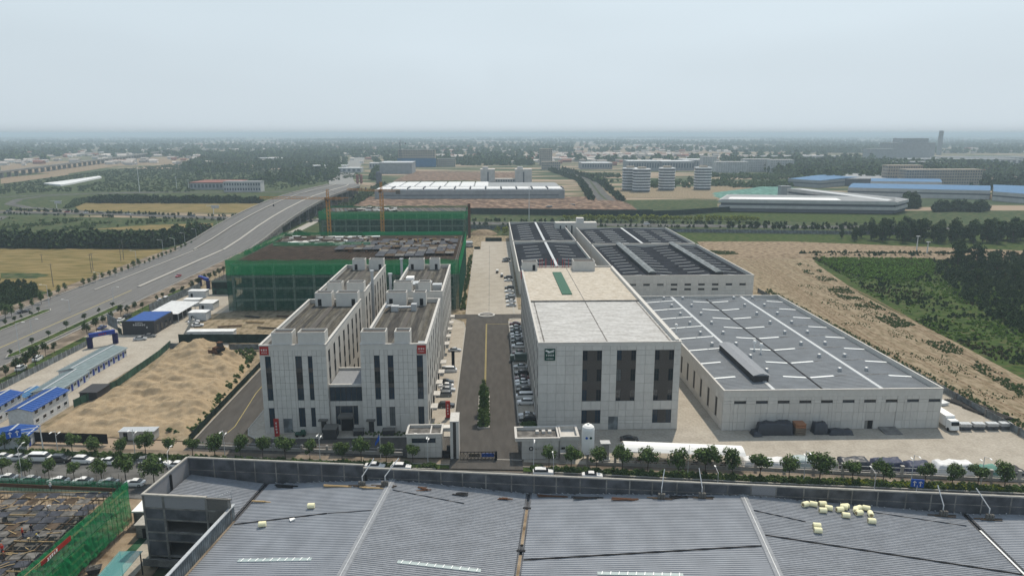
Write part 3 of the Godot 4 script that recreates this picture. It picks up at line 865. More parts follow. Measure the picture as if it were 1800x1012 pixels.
func make_offices() -> void:
	var a := office_block("office_building", "white panelled office block with red corner sign beside the sand heap", -58, -41.5, 171, 221, true, [[-56.7, -55.3], [-49.2, -47.6], [-46.1, -45.0]], [[-54.9, -49.8], [-48.4, -41.7]], -1, 1)
	# small things fixed to the front of that block
	pbox(a, "shutter", M.fence_grey, -53.2, -51.0, .3, 4.0, 170.9, 171.0)
	pbox(a, "door", M.frame_dark, -43.7, -42.4, 0.1, 3.4, 170.9, 171.0)
	pbox(a, "door_canopy", M.concrete_dark, -44.2, -41.9, 3.6, 3.9, 169.8, 171.0)
	var c := office_block("office_building", "white panelled office block with red corner sign facing the site road", -33, -16.4, 171, 221, true, [[-29.6, -28.2], [-26.2, -24.8], [-18.9, -17.4]], [[-32.8, -26.6], [-24.4, -20.5]], 1, 1)
	pbox(c, "door", M.frame_dark, -31.6, -30.3, 0.1, 3.2, 170.9, 171.0)
	pbox(c, "door_canopy", M.concrete_dark, -32.1, -29.9, 3.4, 3.7, 169.8, 171.0)
	pbox(c, "shutter", M.panel_b, -23.4, -20.8, .2, 4.6, 170.85, 171.0)
	pbox(c, "air_conditioner", M.galv, -18.6, -16.9, 22.34, 23.6, 172, 173.2)
	for k in 5:
		pbox(c, "entrance_canopy", M.coping, -16.4, -14.6, 3.4, 3.7, 178 + k * 9.4, 181.4 + k * 9.4)
		pbox(c, "entrance_door", M.dark, -16.42, -16.34, .06, 3.0, 178.4 + k * 9.4, 181 + k * 9.4)
	var d := MB.new()   # extract duct on the roof
	d.tube(V(-30.6, 214, 23.0), V(-31.6, 208, 24.2), .5, .5, 8)
	d.box(-30.4, -28.2, 22.3, 23.9, 209, 211.4)
	d.tube(V(-28.2, 210, 23.4), V(-23.8, 210.6, 23.4), .4, .4, 8)
	d.box(-24.4, -22.8, 22.3, 24.4, 209.6, 211.6)
	built(c, "extract_duct", d, M.galv)
	var e := office_block("office_building", "rear white office block behind the red signed block by the sand", -58, -42.3, 231.5, 281, false, [], [[-54.7, -49.8], [-48.2, -42.5]], 0, 1)
	var g := office_block("office_building", "rear white office block with grey roof tanks beside the crossing", -33, -16.4, 231.5, 281, false, [], [[-32.6, -26.6], [-24.4, -20.4]], 0, 1)
	pbox(g, "roof_tank", M.galv, -26.0, -24.0, 22.34, 25.2, 237, 240)
	pbox(g, "roof_tank", M.galv, -20.2, -17.0, 22.34, 24.6, 237, 240)
	pbox(g, "roof_deck", M.galv, -30.5, -21.5, 22.34, 22.7, 247, 253)
	pbox(g, "roof_hatch", M.white, -31.2, -28.4, 22.34, 23.6, 254, 258)
	for k in 5:
		pbox(g, "entrance_canopy", M.coping, -16.4, -14.8, 3.4, 3.7, 236 + k * 9.4, 239.4 + k * 9.4)
	for s in [[e, -42.0, 246, 27.5], [g, -35.2, 243, 27.0], [g, -34.6, 270, 27.5]]:
		d = MB.new()
		d.tube(V(s[1], s[2], 0), V(s[1], s[2], s[3]), .5, .5, 8)
		d.tube(V(s[1], s[2], s[3]), V(s[1], s[2], s[3] + .5), .8, .8, 8)
		built(s[0], "flue", d, M.galv)
	# glazed link between the two front blocks
	var l := thing("link_building", "low glazed entrance link between the two white office blocks", "building")
	pbox(l, "core", M.joint, -41.4, -33.1, -.3, 12.1, 172.2, 184.6)
	pbox(l, "roof", M.cap_metal, -41.3, -33.2, 12.1, 12.3, 172.6, 184.2)
	pbox(l, "coping", M.coping, -41.45, -33.05, 12.1, 12.7, 171.9, 172.5)
	pbox(l, "coping", M.coping, -41.45, -33.05, 12.1, 13.0, 184.2, 184.8)
	var o := V(-41.4, 172.2)
	facade(l, o, RX, UZ, lines(0, 8.3, 1.4, [1.3, 2.4, 5.8, 7.0], .4), [0.0, 1.7, 6.9, 8.2, 11.9], [[1.3, 1.7, 2.4, 6.9], [2.4, -1, 5.8, 6.9], [5.8, 1.7, 7.0, 6.9], [.1, 8.2, 8.2, 11.9]], [M.panel, M.panel_b])
	for k in 6:
		window(l, o, RX, UZ, .1 + k * 1.35, 8.2, 1.4 + k * 1.35, 11.9, M.glass_blue, 1)
	window(l, o, RX, UZ, 1.35, 1.8, 2.35, 6.9, M.glass_blue, 2)
	window(l, o, RX, UZ, 5.85, 1.8, 6.95, 6.9, M.glass_blue, 2)
	window(l, o, RX, UZ, 2.6, 5.0, 5.6, 6.8, M.glass, 3)
	on_wall(l, "entrance_door", M.dark, o, RX, UZ, 2.6, 0, 5.6, 4.2, 0, .1)
	on_wall(l, "entrance_canopy", M.concrete_dark, o, RX, UZ, 2.2, 4.3, 6.0, 4.9, .25, 2.6)
	# things standing in front of the offices
	for s in [[-42.4, -39.2, 166.9, 170.2, 2.6, "dark grey booth standing before the office entrance"], [-35.2, -32.8, 168.6, 170.4, 1.4, "low dark planter box beside the office entrance door"], [-27.8, -25.0, 168.6, 170.4, 1.4, "low dark planter box below the tall office windows"]]:
		var k := thing("booth" if s[4] > 2 else "planter_box", s[5], "booth" if s[4] > 2 else "planter")
		pbox(k, "body", M.charcoal, s[0], s[1], 0, s[4], s[2], s[3])
		pbox(k, "lid", M.concrete_dark, s[0] - .15, s[1] + .15, s[4], s[4] + .15, s[2] - .15, s[3] + .15)
	for s in [[-54.3, 168.6, "tall red totem sign beside the corner of the office front"], [-11.9, 179.4, "tall red totem sign on the pavement beside the site road"]]:
		var k := thing("totem_sign", s[2], "sign")
		pbox(k, "board", M.red_sign, s[0] - .6, s[0] + .6, .3, 5.0, s[1] - .2, s[1] + .2)
		pbox(k, "foot", M.concrete_grey, s[0] - .8, s[0] + .8, 0, .3, s[1] - .4, s[1] + .4)
		var b := MB.new()
		for q in 4:
			glyphs(b, V(s[0], s[1] - .22, 3.9 - q * .8), RX, UZ, 1, .5, q)
		built(k, "lettering", b, M.white)
	var bt := thing("totem_sign", "tall black totem sign beside the parked silver car", "sign")
	pbox(bt, "board", M.black, -13.2, -12.2, .2, 5.6, 222.0, 222.35)
	pbox(bt, "foot", M.concrete_grey, -13.4, -12.0, 0, .2, 221.8, 222.6)

func make_tall_block() -> void:
	var t := thing("factory_block", "tall white panelled factory block with pale flat roof and green sign", "building")
	var x0 := 11.8
	var x1 := 48.0
	var f0 := 171.0
	var f1 := 276.0
	pbox(t, "core", M.joint, x0 + .22, x1 - .22, -.3, 22.6, f0 + .22, f1 - .22)
	pbox(t, "roof_slab", M.roofcon, x0 + .3, x1 - .3, 22.6, 23.0, f0 + .3, 217.2)
	pbox(t, "roof_slab", M.roofcon_b, x0 + .3, x1 - .3, 22.6, 23.05, 217.8, f1 - .3)
	pbox(t, "expansion_joint", M.concrete_grey, x0 + .4, x1 - .4, 22.6, 23.4, 217.2, 217.8)
	pbox(t, "roof_seam", M.concrete_grey, 29.4, 29.65, 22.98, 23.08, f0 + 1, f1 - 1)
	for x in [13.2, 45.6]:
		pbox(t, "roof_drain", M.concrete_grey, x, x + .35, 22.98, 23.07, f0 + 1, 217)
	parapet(t, x0, x1, f0, f1, 22.6, 23.5, .35)
	pbox(t, "roof_parapet_raised", M.panel, x1 - 1.3, x1 - .5, 23.0, 24.0, f0 + .5, f1 - 4)
	pbox(t, "roof_mat", M.green_roof_strip, 23.3, 26.6, 23.05, 23.35, 227, 265)
	turret(t, 11.9, 17.9, 269.5, 274.5, 23, 26.0, 1)
	turret(t, 31.8, 40.0, 268, 275, 23, 26.4)
	for k in 9:
		pbox(t, "roof_post", M.red, 18.5 + k * 1.5 + (0.6 if k % 3 == 0 else 0.0), 18.65 + k * 1.5 + (0.6 if k % 3 == 0 else 0.0), 23, 26.6, 275.2, 275.35)
	var o := V(x0, f0 + .22)
	var op := []
	var kx := []
	for w in [[11.2, 16.1], [19.9, 24.8], [29.6, 34.5]]:
		kx.append(w[0]); kx.append(w[1])
		op.append([w[0], 7.8, w[1], 21.4])
	op.append([11.2, 1.7, 16.1, 5.4]); op.append([29.6, 1.7, 34.5, 5.4]); op.append([18.2, -1, 20.7, 3.6])
	kx.append(18.2); kx.append(20.7)
	facade(t, o, RX, UZ, lines(0, x1 - x0, 2.25, kx, .3), lines(0, 22.6, 2.5, [1.7, 3.6, 5.4, 7.8, 21.4], .3), op, [M.panel, M.panel, M.panel_b, M.panel_c])
	for w in [[11.2, 16.1], [19.9, 24.8], [29.6, 34.5]]:
		for k in 3:
			var y := 18.8 - k * 5.5
			var yb: float = [18.7, 13.2, 7.8][k]
			var yt: float = [21.4, 16.4, 10.9][k]
			window(t, o, RX, UZ, w[0], yb, w[0] + 1.25, yt, M.glass, 2)
			window(t, o, RX, UZ, w[1] - 1.25, yb, w[1], yt, M.glass, 2)
			on_wall(t, "spandrel", M.spandrel, o, RX, UZ, w[0] + 1.25, yb, w[1] - 1.25, yt, 0, .12)
			if k < 2:
				on_wall(t, "spandrel", M.spandrel, o, RX, UZ, w[0], [16.4, 10.9][k], w[1], [18.7, 13.2][k], 0, .14)
	for w in [[11.2, 16.1], [29.6, 34.5]]:
		window(t, o, RX, UZ, w[0], 1.7, w[0] + 1.4, 5.4, M.glass_blue, 2)
		window(t, o, RX, UZ, w[1] - 1.4, 1.7, w[1], 5.4, M.glass_blue, 2)
		on_wall(t, "spandrel", M.spandrel, o, RX, UZ, w[0] + 1.4, 1.7, w[1] - 1.4, 5.4, 0, .12)
	on_wall(t, "roller_door", M.fence_grey, o, RX, UZ, 18.25, 0, 20.65, 3.6, 0, .1)
	# the green sign with its emblem
	var s := on_wall(t, "sign_board", M.green_sign, o, RX, UZ, 1.5, 18.9, 4.2, 22.0, .22, .4)
	var b := MB.new()
	var so := o + Vector3(2.85, 0, .42)
	b.bar(so + Vector3(-1.1, 21.55, 0), so + Vector3(-.2, 21.25, 0), .1, .34)
	b.bar(so + Vector3(-.25, 21.2, .01), so + Vector3(1.1, 21.6, .01), .1, .22)
	b.bar(so + Vector3(-.6, 20.95, 0), so + Vector3(1.0, 21.15, 0), .1, .12)
	glyphs(b, so + Vector3(0, 20.3, 0), RX, UZ, 4, .48, 77)
	glyphs(b, so + Vector3(0, 19.4, 0), RX, UZ, 6, .26, 78)
	var g := part(s, "sign_emblem", b.done(M.white))
	g.transform = s.transform.affine_inverse()
	# long west side in strips, and the plain east side
	side_strips(t, x0 + .22 - .13, f0 + .3, f1 - .3, -1, 23.7, 17, 2.4, 7.8)
	facade(t, V(x1 - .22, f0 + .3), -UZ, RX, lines(0, f1 - f0 - .6, 7, []), lines(0, 22.6, 5.6, []), [], [M.panel, M.panel_b])
	for k in 3:
		pbox(t, "wall_unit", M.galv, x1, x1 + 1.2, 2 + k * 3.0, 3.4 + k * 3.0, 176 + k * 3, 178 + k * 3)
	pbox(t, "roof_sign", M.red, 11.55, 11.8, 19.5, 22.2, 270, 274.5)

# gable roof of ribbed sheets: xs are the ridge and valley lines, hs their heights; ribs run across
func ribbed_roof(b: MB, xs: Array, hs: Array, f0: float, f1: float, pitch: float, rib: float, rw: float) -> void:
	for i in xs.size() - 1:
		var x0: float = xs[i]; var x1: float = xs[i + 1]; var h0: float = hs[i]; var h1: float = hs[i + 1]
		b.quad(V(x0, f0, h0), V(x1, f0, h1), V(x1, f1, h1), V(x0, f1, h0))
		var n := int((f1 - f0) / pitch)
		for k in n:
			var f := f0 + (k + .5) * pitch
			b.quad(V(x0, f - rw, h0), V(x1, f - rw, h1), V(x1, f - rw * .72, h1 + rib), V(x0, f - rw * .72, h0 + rib))
			b.quad(V(x0, f - rw * .72, h0 + rib), V(x1, f - rw * .72, h1 + rib), V(x1, f + rw * .72, h1 + rib), V(x0, f + rw * .72, h0 + rib))
			b.quad(V(x0, f + rw * .72, h0 + rib), V(x1, f + rw * .72, h1 + rib), V(x1, f + rw, h1), V(x0, f + rw, h0))

func roof_strip(par: Node, called: String, m: Material, xa: float, ya: float, xb: float, yb: float, f: float, w: float, th := .1) -> void:
	var b := MB.new()
	b.bar(V(xa, f, ya), V(xb, f, yb), w, th)
	built(par, called, b, m)

func make_sheds() -> void:
	# ---- C: the low blue-grey shed in the east yard
	var t := thing("factory_shed", "wide low factory shed with blue grey roof and white skylight strips", "building")
	var x0 := 59.2
	var x1 := 116.3
	var f0 := 169.5
	var f1 := 277.0
	pbox(t, "core", M.joint, x0 + .2, x1 - .2, -.3, 9.2, f0 + .2, f1 - .2)
	var b := MB.new()
	var xs := [x0 + .5, 72.5, 86.6, 100.8, x1 - .5]
	var hs := [9.5, 10.5, 9.5, 10.5, 9.5]
	ribbed_roof(b, xs, hs, f0 + .5, f1 - .5, 1.0, .06, .12)
	built(t, "roof_sheeting", b, M.roof_c)
	for x in [72.5, 100.8]:
		b = MB.new()
		b.hexa([V(x - .55, f0 + .5, 10.48), V(x + .55, f0 + .5, 10.48), V(x + .55, f1 - .5, 10.48), V(x - .55, f1 - .5, 10.48), V(x - .45, f0 + .5, 10.66), V(x + .45, f0 + .5, 10.66), V(x + .45, f1 - .5, 10.66), V(x - .45, f1 - .5, 10.66)])
		built(t, "ridge_cap", b, M.galv)
	pbox(t, "valley_gutter", M.dark, 86.35, 86.85, 9.5, 9.6, f0 + .6, f1 - .6)
	parapet(t, x0, x1, f0, f1, 9.0, 10.85, .3)
	for k in 8:
		var f := 182.0 + k * 12.6
		# each bay: short white strips beside the eaves and the valley
		roof_strip(t, "skylight_strip", M.strip_white, x0 + 1.2, 9.68, x0 + 7.2, 10.14, f, .75)
		roof_strip(t, "skylight_strip", M.strip_white, 79.6, 10.1, 86.0, 9.66, f, .75)
		roof_strip(t, "skylight_strip", M.strip_white, 87.2, 9.66, 93.6, 10.1, f, .75)
		roof_strip(t, "skylight_strip", M.strip_white, 109, 10.05, 115.4, 9.65, f, .75)
		if k > 1:
			roof_strip(t, "skylight_strip", M.strip_white, x0 + 7.4, 10.15, 72.0, 10.55, f, .6)
		roof_strip(t, "cable_tray", M.paving, 94, 10.12, 108.8, 10.62, f, .12, .05)
		for q in [68.8, 76.4, 97.0, 104.6]:
			if q == 68.8 and k < 2:
				continue
			var yy := 10.5 - absf(q - (72.5 if q < 86 else 100.8)) * .07
			var vb := MB.new()
			vb.box(q - .4, q + .4, yy - .1, yy + .45, f + 3.2, f + 4.0)
			vb.lathe(V(q, f + 3.6, yy + .45), [[.55, 0], [.62, .3], [.5, .55], [.05, .65]], 8)
			built(t, "roof_vent", vb, M.galv)
	# raised dark ridge ventilator and flues
	b = MB.new()
	b.hexa([V(69.6, 177, 9.9), V(73.6, 177, 9.9), V(73.6, 206, 9.9), V(69.6, 206, 9.9), V(69.6, 177, 12.2), V(73.6, 177, 12.2), V(73.6, 206, 12.2), V(69.6, 206, 12.2)])
	var rv := built(t, "ridge_ventilator", b, M.charcoal)
	b = MB.new()
	b.hexa([V(69.3, 176.7, 12.2), V(73.9, 176.7, 12.2), V(73.9, 206.3, 12.2), V(69.3, 206.3, 12.2), V(71.2, 176.7, 12.75), V(72, 176.7, 12.75), V(72, 206.3, 12.75), V(71.2, 206.3, 12.75)])
	built(rv, "ventilator_lid", b, M.cap_metal)
	for q in [[80.6, 206.5], [81.5, 203.5], [61.5, 226.5]]:
		b = MB.new()
		b.tube(V(q[0], q[1], 9.6), V(q[0], q[1], 12.4), .22, .22, 8)
		b.tube(V(q[0], q[1], 12.4), V(q[0], q[1], 13.0), .6, .45, 8)
		built(t, "flue", b, M.white)
	var o := V(x0, f0 + .2)
	var op := []
	var kx := []
	for k in 10:
		var c: float = 4.4 + k * 5.64
		op.append([c - 1.55, 7.2, c + 1.55, 8.0])
		kx.append(c - 1.55); kx.append(c + 1.55)
	op.append([41.3, -1, 45.3, 4.6]); op.append([38.3, -1, 39.6, 2.3])
	facade(t, o, RX, UZ, lines(0, x1 - x0, 2.0, kx + [41.3, 45.3], .35), [0.0, 2.3, 4.6, 7.2, 8.0, 9.0], op, [M.panel, M.panel, M.panel_b, M.panel_c], .2)
	for k in 10:
		var c: float = 4.4 + k * 5.64
		window(t, o, RX, UZ, c - 1.5, 7.25, c + 1.5, 7.95, M.glass, 3)
	on_wall(t, "roller_door", M.panel_b, o, RX, UZ, 41.35, 0, 45.25, 4.6, 0, .1)
	on_wall(t, "door", M.dark, o, RX, UZ, 38.35, 0, 39.55, 2.3, 0, .1)
	on_wall(t, "door", M.panel_b, o, RX, UZ, 39.65, 0, 41.25, 2.3, 0, .15)
	b = MB.new()
	b.hexa([V(100.3, 165.6, -.05), V(104.8, 165.6, -.05), V(104.8, 169.5, -.05), V(100.3, 169.5, -.05), V(100.3, 165.6, 0), V(104.8, 165.6, 0), V(104.8, 169.5, .55), V(100.3, 169.5, .55)])
	built(t, "loading_ramp", b, M.concrete_grey)
	# west side with tall brown windows, east side plain
	var sw := V(x0 + .2, f1 - .4)
	var so := []
	var sk := []
	for k in 15:
		var c := 5.0 + k * 6.9
		so.append([c - .9, 1.8, c + .9, 7.2]); sk.append(c - .9); sk.append(c + .9)
	facade(t, sw, UZ, -RX, lines(0, f1 - f0 - .8, 3.4, sk, .4), [0.0, 1.8, 7.2, 9.0], so, [M.panel, M.panel_b, M.panel_c], .2)
	for k in 15:
		var c := 5.0 + k * 6.9
		window(t, sw, UZ, -RX, c - .85, 1.85, c + .85, 7.15, M.spandrel, 2)
	facade(t, V(x1 - .2, f0 + .4), -UZ, RX, lines(0, f1 - f0 - .8, 6, []), [0.0, 4.5, 9.0], [], [M.panel, M.panel_b], .2)
	# ---- D: dark roofed shed behind
	for s in [["factory_shed", "dark roofed factory shed with two long raised ridge ventilators", 59.0, 121.5, 318.0, 411.0, 0], ["factory_shed", "dark roofed factory shed with dense pale skylights beyond the ventilators", 59.0, 121.5, 415.0, 488.0, 1], ["factory_shed", "narrow dark roofed shed behind the tall factory block", 13.2, 52.0, 330.0, 424.0, 2], ["factory_shed", "narrow dark roofed shed with paired skylight rows at the road end", 13.2, 52.0, 428.0, 521.0, 3]]:
		t = thing(s[0], s[1], "building")
		x0 = s[2]; x1 = s[3]; f0 = s[4]; f1 = s[5]
		pbox(t, "core", M.wall_core, x0 + .2, x1 - .2, -.3, 9.3, f0 + .2, f1 - .2)
		var wide: float = x1 - x0
		xs = [x0 + .5, x0 + wide * .25, x0 + wide * .5, x0 + wide * .75, x1 - .5] if s[6] == 0 else [x0 + .5, x0 + wide * .5, x1 - .5]
		hs = [9.5, 10.7, 9.5, 10.7, 9.5] if s[6] == 0 else [9.5, 10.8, 9.5]
		b = MB.new()
		ribbed_roof(b, xs, hs, f0 + .5, f1 - .5, 2.0, .06, .15)
		built(t, "roof_sheeting", b, M.roof_d)
		parapet(t, x0, x1, f0, f1, 9.2, 11.0, .35)
		if s[6] == 0:
			for x in [x0 + wide * .25, x0 + wide * .75]:
				b = MB.new()
				b.box(x - 1.6, x + 1.6, 10.3, 12.2, f0 + 1.5, f1 - 2)
				rv = built(t, "ridge_ventilator", b, M.charcoal)
				b = MB.new()
				b.hexa([V(x - 1.9, f0 + 1.3, 12.2), V(x + 1.9, f0 + 1.3, 12.2), V(x + 1.9, f1 - 1.8, 12.2), V(x - 1.9, f1 - 1.8, 12.2), V(x - .5, f0 + 1.3, 12.8), V(x + .5, f0 + 1.3, 12.8), V(x + .5, f1 - 1.8, 12.8), V(x - .5, f1 - 1.8, 12.8)])
				built(rv, "ventilator_lid", b, M.fence_grey)
			for k in 11:
				var f := f0 + 5 + k * 8.0
				for q in [[.06, .18], [.32, .44], [.56, .69], [.83, .94]]:
					var ya: float = 10.75 - absf(q[0] - (.25 if q[0] < .5 else .75)) * 4.8
					var yb: float = 10.75 - absf(q[1] - (.25 if q[0] < .5 else .75)) * 4.8
					roof_strip(t, "skylight_strip", M.skylight_far, x0 + wide * q[0], ya, x0 + wide * q[1], yb, f, .7)
			o = V(x0, f0 + .2)
			op = []; kx = []
			for k in 9:
				var c := 6.2 + k * 6.4
				op.append([c - 1.5, 6.2, c + 1.5, 7.2]); kx.append(c - 1.5); kx.append(c + 1.5)
				if k > 2 and k < 7:
					op.append([c - 1.5, 4.0, c + 1.5, 5.0])
			facade(t, o, RX, UZ, lines(0, wide, 3.2, kx, .35), [0.0, 4.0, 5.0, 6.2, 7.2, 9.2], op, [M.panel, M.panel_b, M.panel_c], .2)
			for r in op:
				window(t, o, RX, UZ, r[0], r[1], r[2], r[3], M.glass, 2)
		else:
			pbox(t, "ridge_cap", M.galv, x0 + wide * .5 - .7, x0 + wide * .5 + .7, 10.75, 10.95, f0 + .6, f1 - .6)
			var rows: int = 8
			for k in rows:
				var f: float = f0 + 5 + k * (f1 - f0 - 8) / rows
				for q in ([[.07, .17], [.24, .38], [.6, .72], [.8, .92]] if s[6] == 1 else [[.14, .36], [.62, .84]]):
					roof_strip(t, "skylight_strip", M.skylight_far, x0 + wide * q[0], 10.87 - absf(q[0] - .5) * 2.6, x0 + wide * q[1], 10.87 - absf(q[1] - .5) * 2.6, f, 1.3 if s[6] != 2 else .9)
			facade(t, V(x0, f0 + .2), RX, UZ, lines(0, wide, 4, []), [0.0, 4.6, 9.2], [], [M.panel, M.panel_b], .2)
		facade(t, V(x0 + .2, f1 - .4), UZ, -RX, lines(0, f1 - f0 - .8, 5, []), [0.0, 4.6, 9.2], [], [M.panel, M.panel_b], .2)
	# stair core between the sheds
	t = thing("stair_tower", "pale stair tower between the dark roofed sheds with slit windows", "building")
	pbox(t, "core", M.panel, 45, 74, 0, 14, 492, 500)
	pbox(t, "roof_room", M.panel_c, 60, 65, 14, 17, 493, 499)
	for k in 3:
		pbox(t, "window", M.glass, 48 + k * 4, 49 + k * 4, 6, 12, 491.9, 492)

# ================================================================ the unfinished hall in front and the scaffolded frame beside it
# local frame of the hall: u along the front road, v towards us, origin at its north-west corner
const GA := -7.055
var GO := Vector3(-58.9, 0, -128.8)

func make_hall() -> void:
	var t := thing("unfinished_hall", "large unfinished hall with ribbed grey metal roof and block parapet", "building", GO, 7.055 * -1.0)
	# children use local coordinates: x = u, z = v
	var W := 178.0
	var D := 70.0
	var hu := [0.0, 15.6, 40.4, 66.2, 104.8, 142.8, 178.0]
	var hh := [10.4, 9.2, 11.2, 9.7, 11.3, 9.7, 11.0]
	for i in 6:
		var b := MB.new()
		var v0 := 0.3
		var v1 := D if i > 0 else 14.2
		ribbed_roof(b, [hu[i] + (.4 if i == 0 else .25), hu[i + 1] - .25], [hh[i], hh[i + 1]], -v1, -v0, 0.5, .08, .14)
		built(t, "roof_sheeting", b, M.roof_g if i % 2 == 0 else M.roof_g2)
	for i in [2, 4]:
		var b := MB.new()
		var x: float = hu[i]
		b.hexa([V(x - .75, -D, hh[i] - .02), V(x + .75, -D, hh[i] - .02), V(x + .75, -.3, hh[i] - .02), V(x - .75, -.3, hh[i] - .02), V(x - .6, -D, hh[i] + .2), V(x + .6, -D, hh[i] + .2), V(x + .6, -.3, hh[i] + .2), V(x - .6, -.3, hh[i] + .2)])
		var c := built(t, "ridge_cap", b, M.cap_metal)
		b = MB.new()
		b.box(x - .06, x + .06, hh[i] + .2, hh[i] + .26, -D, -.3)
		built(c, "cap_seam", b, M.galv)
	# valley gutters: one dusty and half full of sand, one lined with bright sheet
	for i in [1, 3, 5]:
		var x: float = hu[i]
		var h: float = hh[i]
		var b := MB.new()
		b.box(x - .5, x + .5, h - .5, h - .3, -D, -.3)
		b.box(x - .52, x - .3, h - .3, h + .1, -D, -.3)
		b.box(x + .3, x + .52, h - .3, h + .1, -D, -.3)
		built(t, "valley_gutter", b, M.charcoal if i != 3 else M.block)
		if i == 3:
			b = MB.new()
			b.box(x - .28, x + .28, h - .3, h - .02, -17, -5.8)
			b.box(x - .28, x + .28, h - .3, h - .06, -40, -20)
			built(t, "gutter_sediment", b, M.dirt)
			for v in [5.5, 18.8]:
				pbox(t, "gutter_bridge", M.dark, x - .7, x + .7, h - .3, h + .16, -v - .5, -v)
		elif i == 5:
			b = MB.new()
			b.box(x - .29, x + .29, h - .3, h - .1, -40, -5.5)
			built(t, "gutter_lining", b, M.strip_white)
	# block parapet along the road: bays of blockwork between concrete posts
	var cols := [0.0, 5.2, 9.4, 13.4, 17.6, 22.0, 26.6, 31.0, 34.8]
	var x := 40.6
	while x < W:
		cols.append(x)
		x += [4.1, 4.4, 4.8, 4.2][cols.size() % 4]
	cols.append(W)
	for i in cols.size() - 1:
		var top: float = 14.0 if cols[i] < 34 else 13.4
		var m: Material = M.block_pale if i in [24] else M.block
		pbox(t, "parapet_bay", m, cols[i] + .12, cols[i + 1] - .12, 8.6, top - .25, -.22, 0)
		pbox(t, "parapet_post", M.concrete_grey, cols[i] - .12, cols[i] + .12, 8.6, top - .25, -.25, .03)
		pbox(t, "parapet_rail", M.concrete_grey, cols[i] + .12, cols[i + 1] - .12, 11.3, 11.45, -.235, -.02)
		pbox(t, "parapet_coping", M.kerb, cols[i], cols[i + 1], top - .25, top, -.3, .08)
	pbox(t, "wall", M.block, 0, W, -.3, 8.6, -.3, 0.05)
	pbox(t, "downpipe", M.dark, 35.0, 35.4, 9, 12, -.5, -.3)
	# stair block at the corner: west wall, and the wall towards us with its openings
	var b := MB.new()
	pbox(t, "wall", M.block_pale, -.25, 0, -.3, 13.75, -14.3, -.1)
	pbox(t, "wall_coping", M.kerb, -.3, .1, 13.75, 14.0, -14.3, -.1)
	pbox(t, "downpipe", M.dark, 0, .3, 10.2, 13.4, -6.6, -6.2)
	for s in [[0.2, 3.4], [3.8, 11.2], [11.6, 15.4]]:
		for r in [[-.3, 1.2], [2.3, 5.0], [5.25, 6.65], [6.85, 9.1], [9.35, 11.25], [11.5, 13.75]]:
			var open: bool = (s[0] == 3.8 and r[0] in [2.3, 6.85]) or (s[0] == 11.6 and r[0] == 6.85)
			if open:
				continue
			pbox(t, "wall_bay", M.block_pale if r[1] > 13 and s[0] < 11 else M.concrete_dark if s[0] > 11 and r[0] > 9 else M.block, s[0], s[1], r[0], r[1], -14.6, -14.35)
	pbox(t, "block_infill", M.block, 7.6, 11.0, 2.3, 4.2, -14.2, -14.0)
	pbox(t, "back_wall", M.concrete_dark, .3, 15.2, 0, 9.0, -3.4, -3.2)
	for px in [0.0, 3.6, 11.4, 15.5]:
		pbox(t, "column", M.concrete_grey, px - .2, px + .2, -.3, 13.75, -14.66, -14.3)
	for y in [1.35, 2.1, 5.1, 6.72, 9.2, 11.35]:
		pbox(t, "beam", M.concrete_grey, .2, 15.3, y - .12, y + .18, -14.63, -14.32)
	pbox(t, "wall_coping", M.kerb, -.3, 11.5, 13.75, 14.0, -14.75, -14.25)
	pbox(t, "wall_coping", M.concrete_dark, 11.5, 15.9, 13.55, 13.75, -14.72, -14.3)
	pbox(t, "floor_slab", M.concrete_dark, .2, 15.2, 6.4, 6.6, -14.3, -.4)
	pbox(t, "floor_slab", M.concrete_dark, .2, 15.2, 1.9, 2.1, -14.3, -.4)
	pbox(t, "balcony", M.concrete_grey, -.6, 9.0, .9, 2.2, -15.9, -15.7)
	pbox(t, "balcony", M.concrete_grey, -.6, 9.0, .9, 1.1, -15.7, -14.66)
	pbox(t, "wall", M.block, 15.2, 15.5, -.3, 9.0, -D, -14.7)
	# sheeted side wall of the main roof
	b = MB.new()
	b.box(15.5, 15.62, 9.0, 11.9, -D, -13.2)
	for k in 95:
		b.box(15.62, 15.68, 9.1, 11.9, -14.0 - k * .6, -13.85 - k * .6)
	var sw := built(t, "side_sheeting", b, M.fence_grey)
	b = MB.new()
	b.box(15.3, 15.85, 11.9, 12.05, -D, -13.1)
	built(sw, "sheeting_cap", b, M.galv)
	pbox(t, "flashing", M.paving, 15.7, 16.1, 9.2, 9.32, -D, -14)
	b = MB.new()   # thin rail on top of the stair block
	b.bar(V(9.6, -12, 9.8), V(9.6, -12, 11.5), .08, .08)
	b.bar(V(9.6, -12, 11.4), V(13.0, -9, 12.2), .08, .08)
	b.bar(V(13.0, -9, 9.6), V(13.0, -9, 12.2), .08, .08)
	b.bar(V(15.2, -13.4, 9.6), V(15.2, -13.4, 12.2), .08, .08)
	built(t, "rail", b, M.galv)
	# rooflights near us: pale strips with crossing clips
	for s in [[22.4, 34.3, 25.9, 1, 2], [47.7, 60.6, 25.4, 2, 3], [78.2, 90.9, 24.6, 3, 4], [-1, -1, 0, 0, 0]]:
		if s[0] < 0:
			continue
		var ya: float = lerpf(hh[s[3]], hh[s[4]], (s[0] - hu[s[3]]) / (hu[s[4]] - hu[s[3]])) + .1
		var yb: float = lerpf(hh[s[3]], hh[s[4]], (s[1] - hu[s[3]]) / (hu[s[4]] - hu[s[3]])) + .1
		b = MB.new()
		b.bar(V(s[0], -s[2], ya), V(s[1], -s[2], yb), .75, .1)
		var sk := built(t, "rooflight", b, M.skylight)
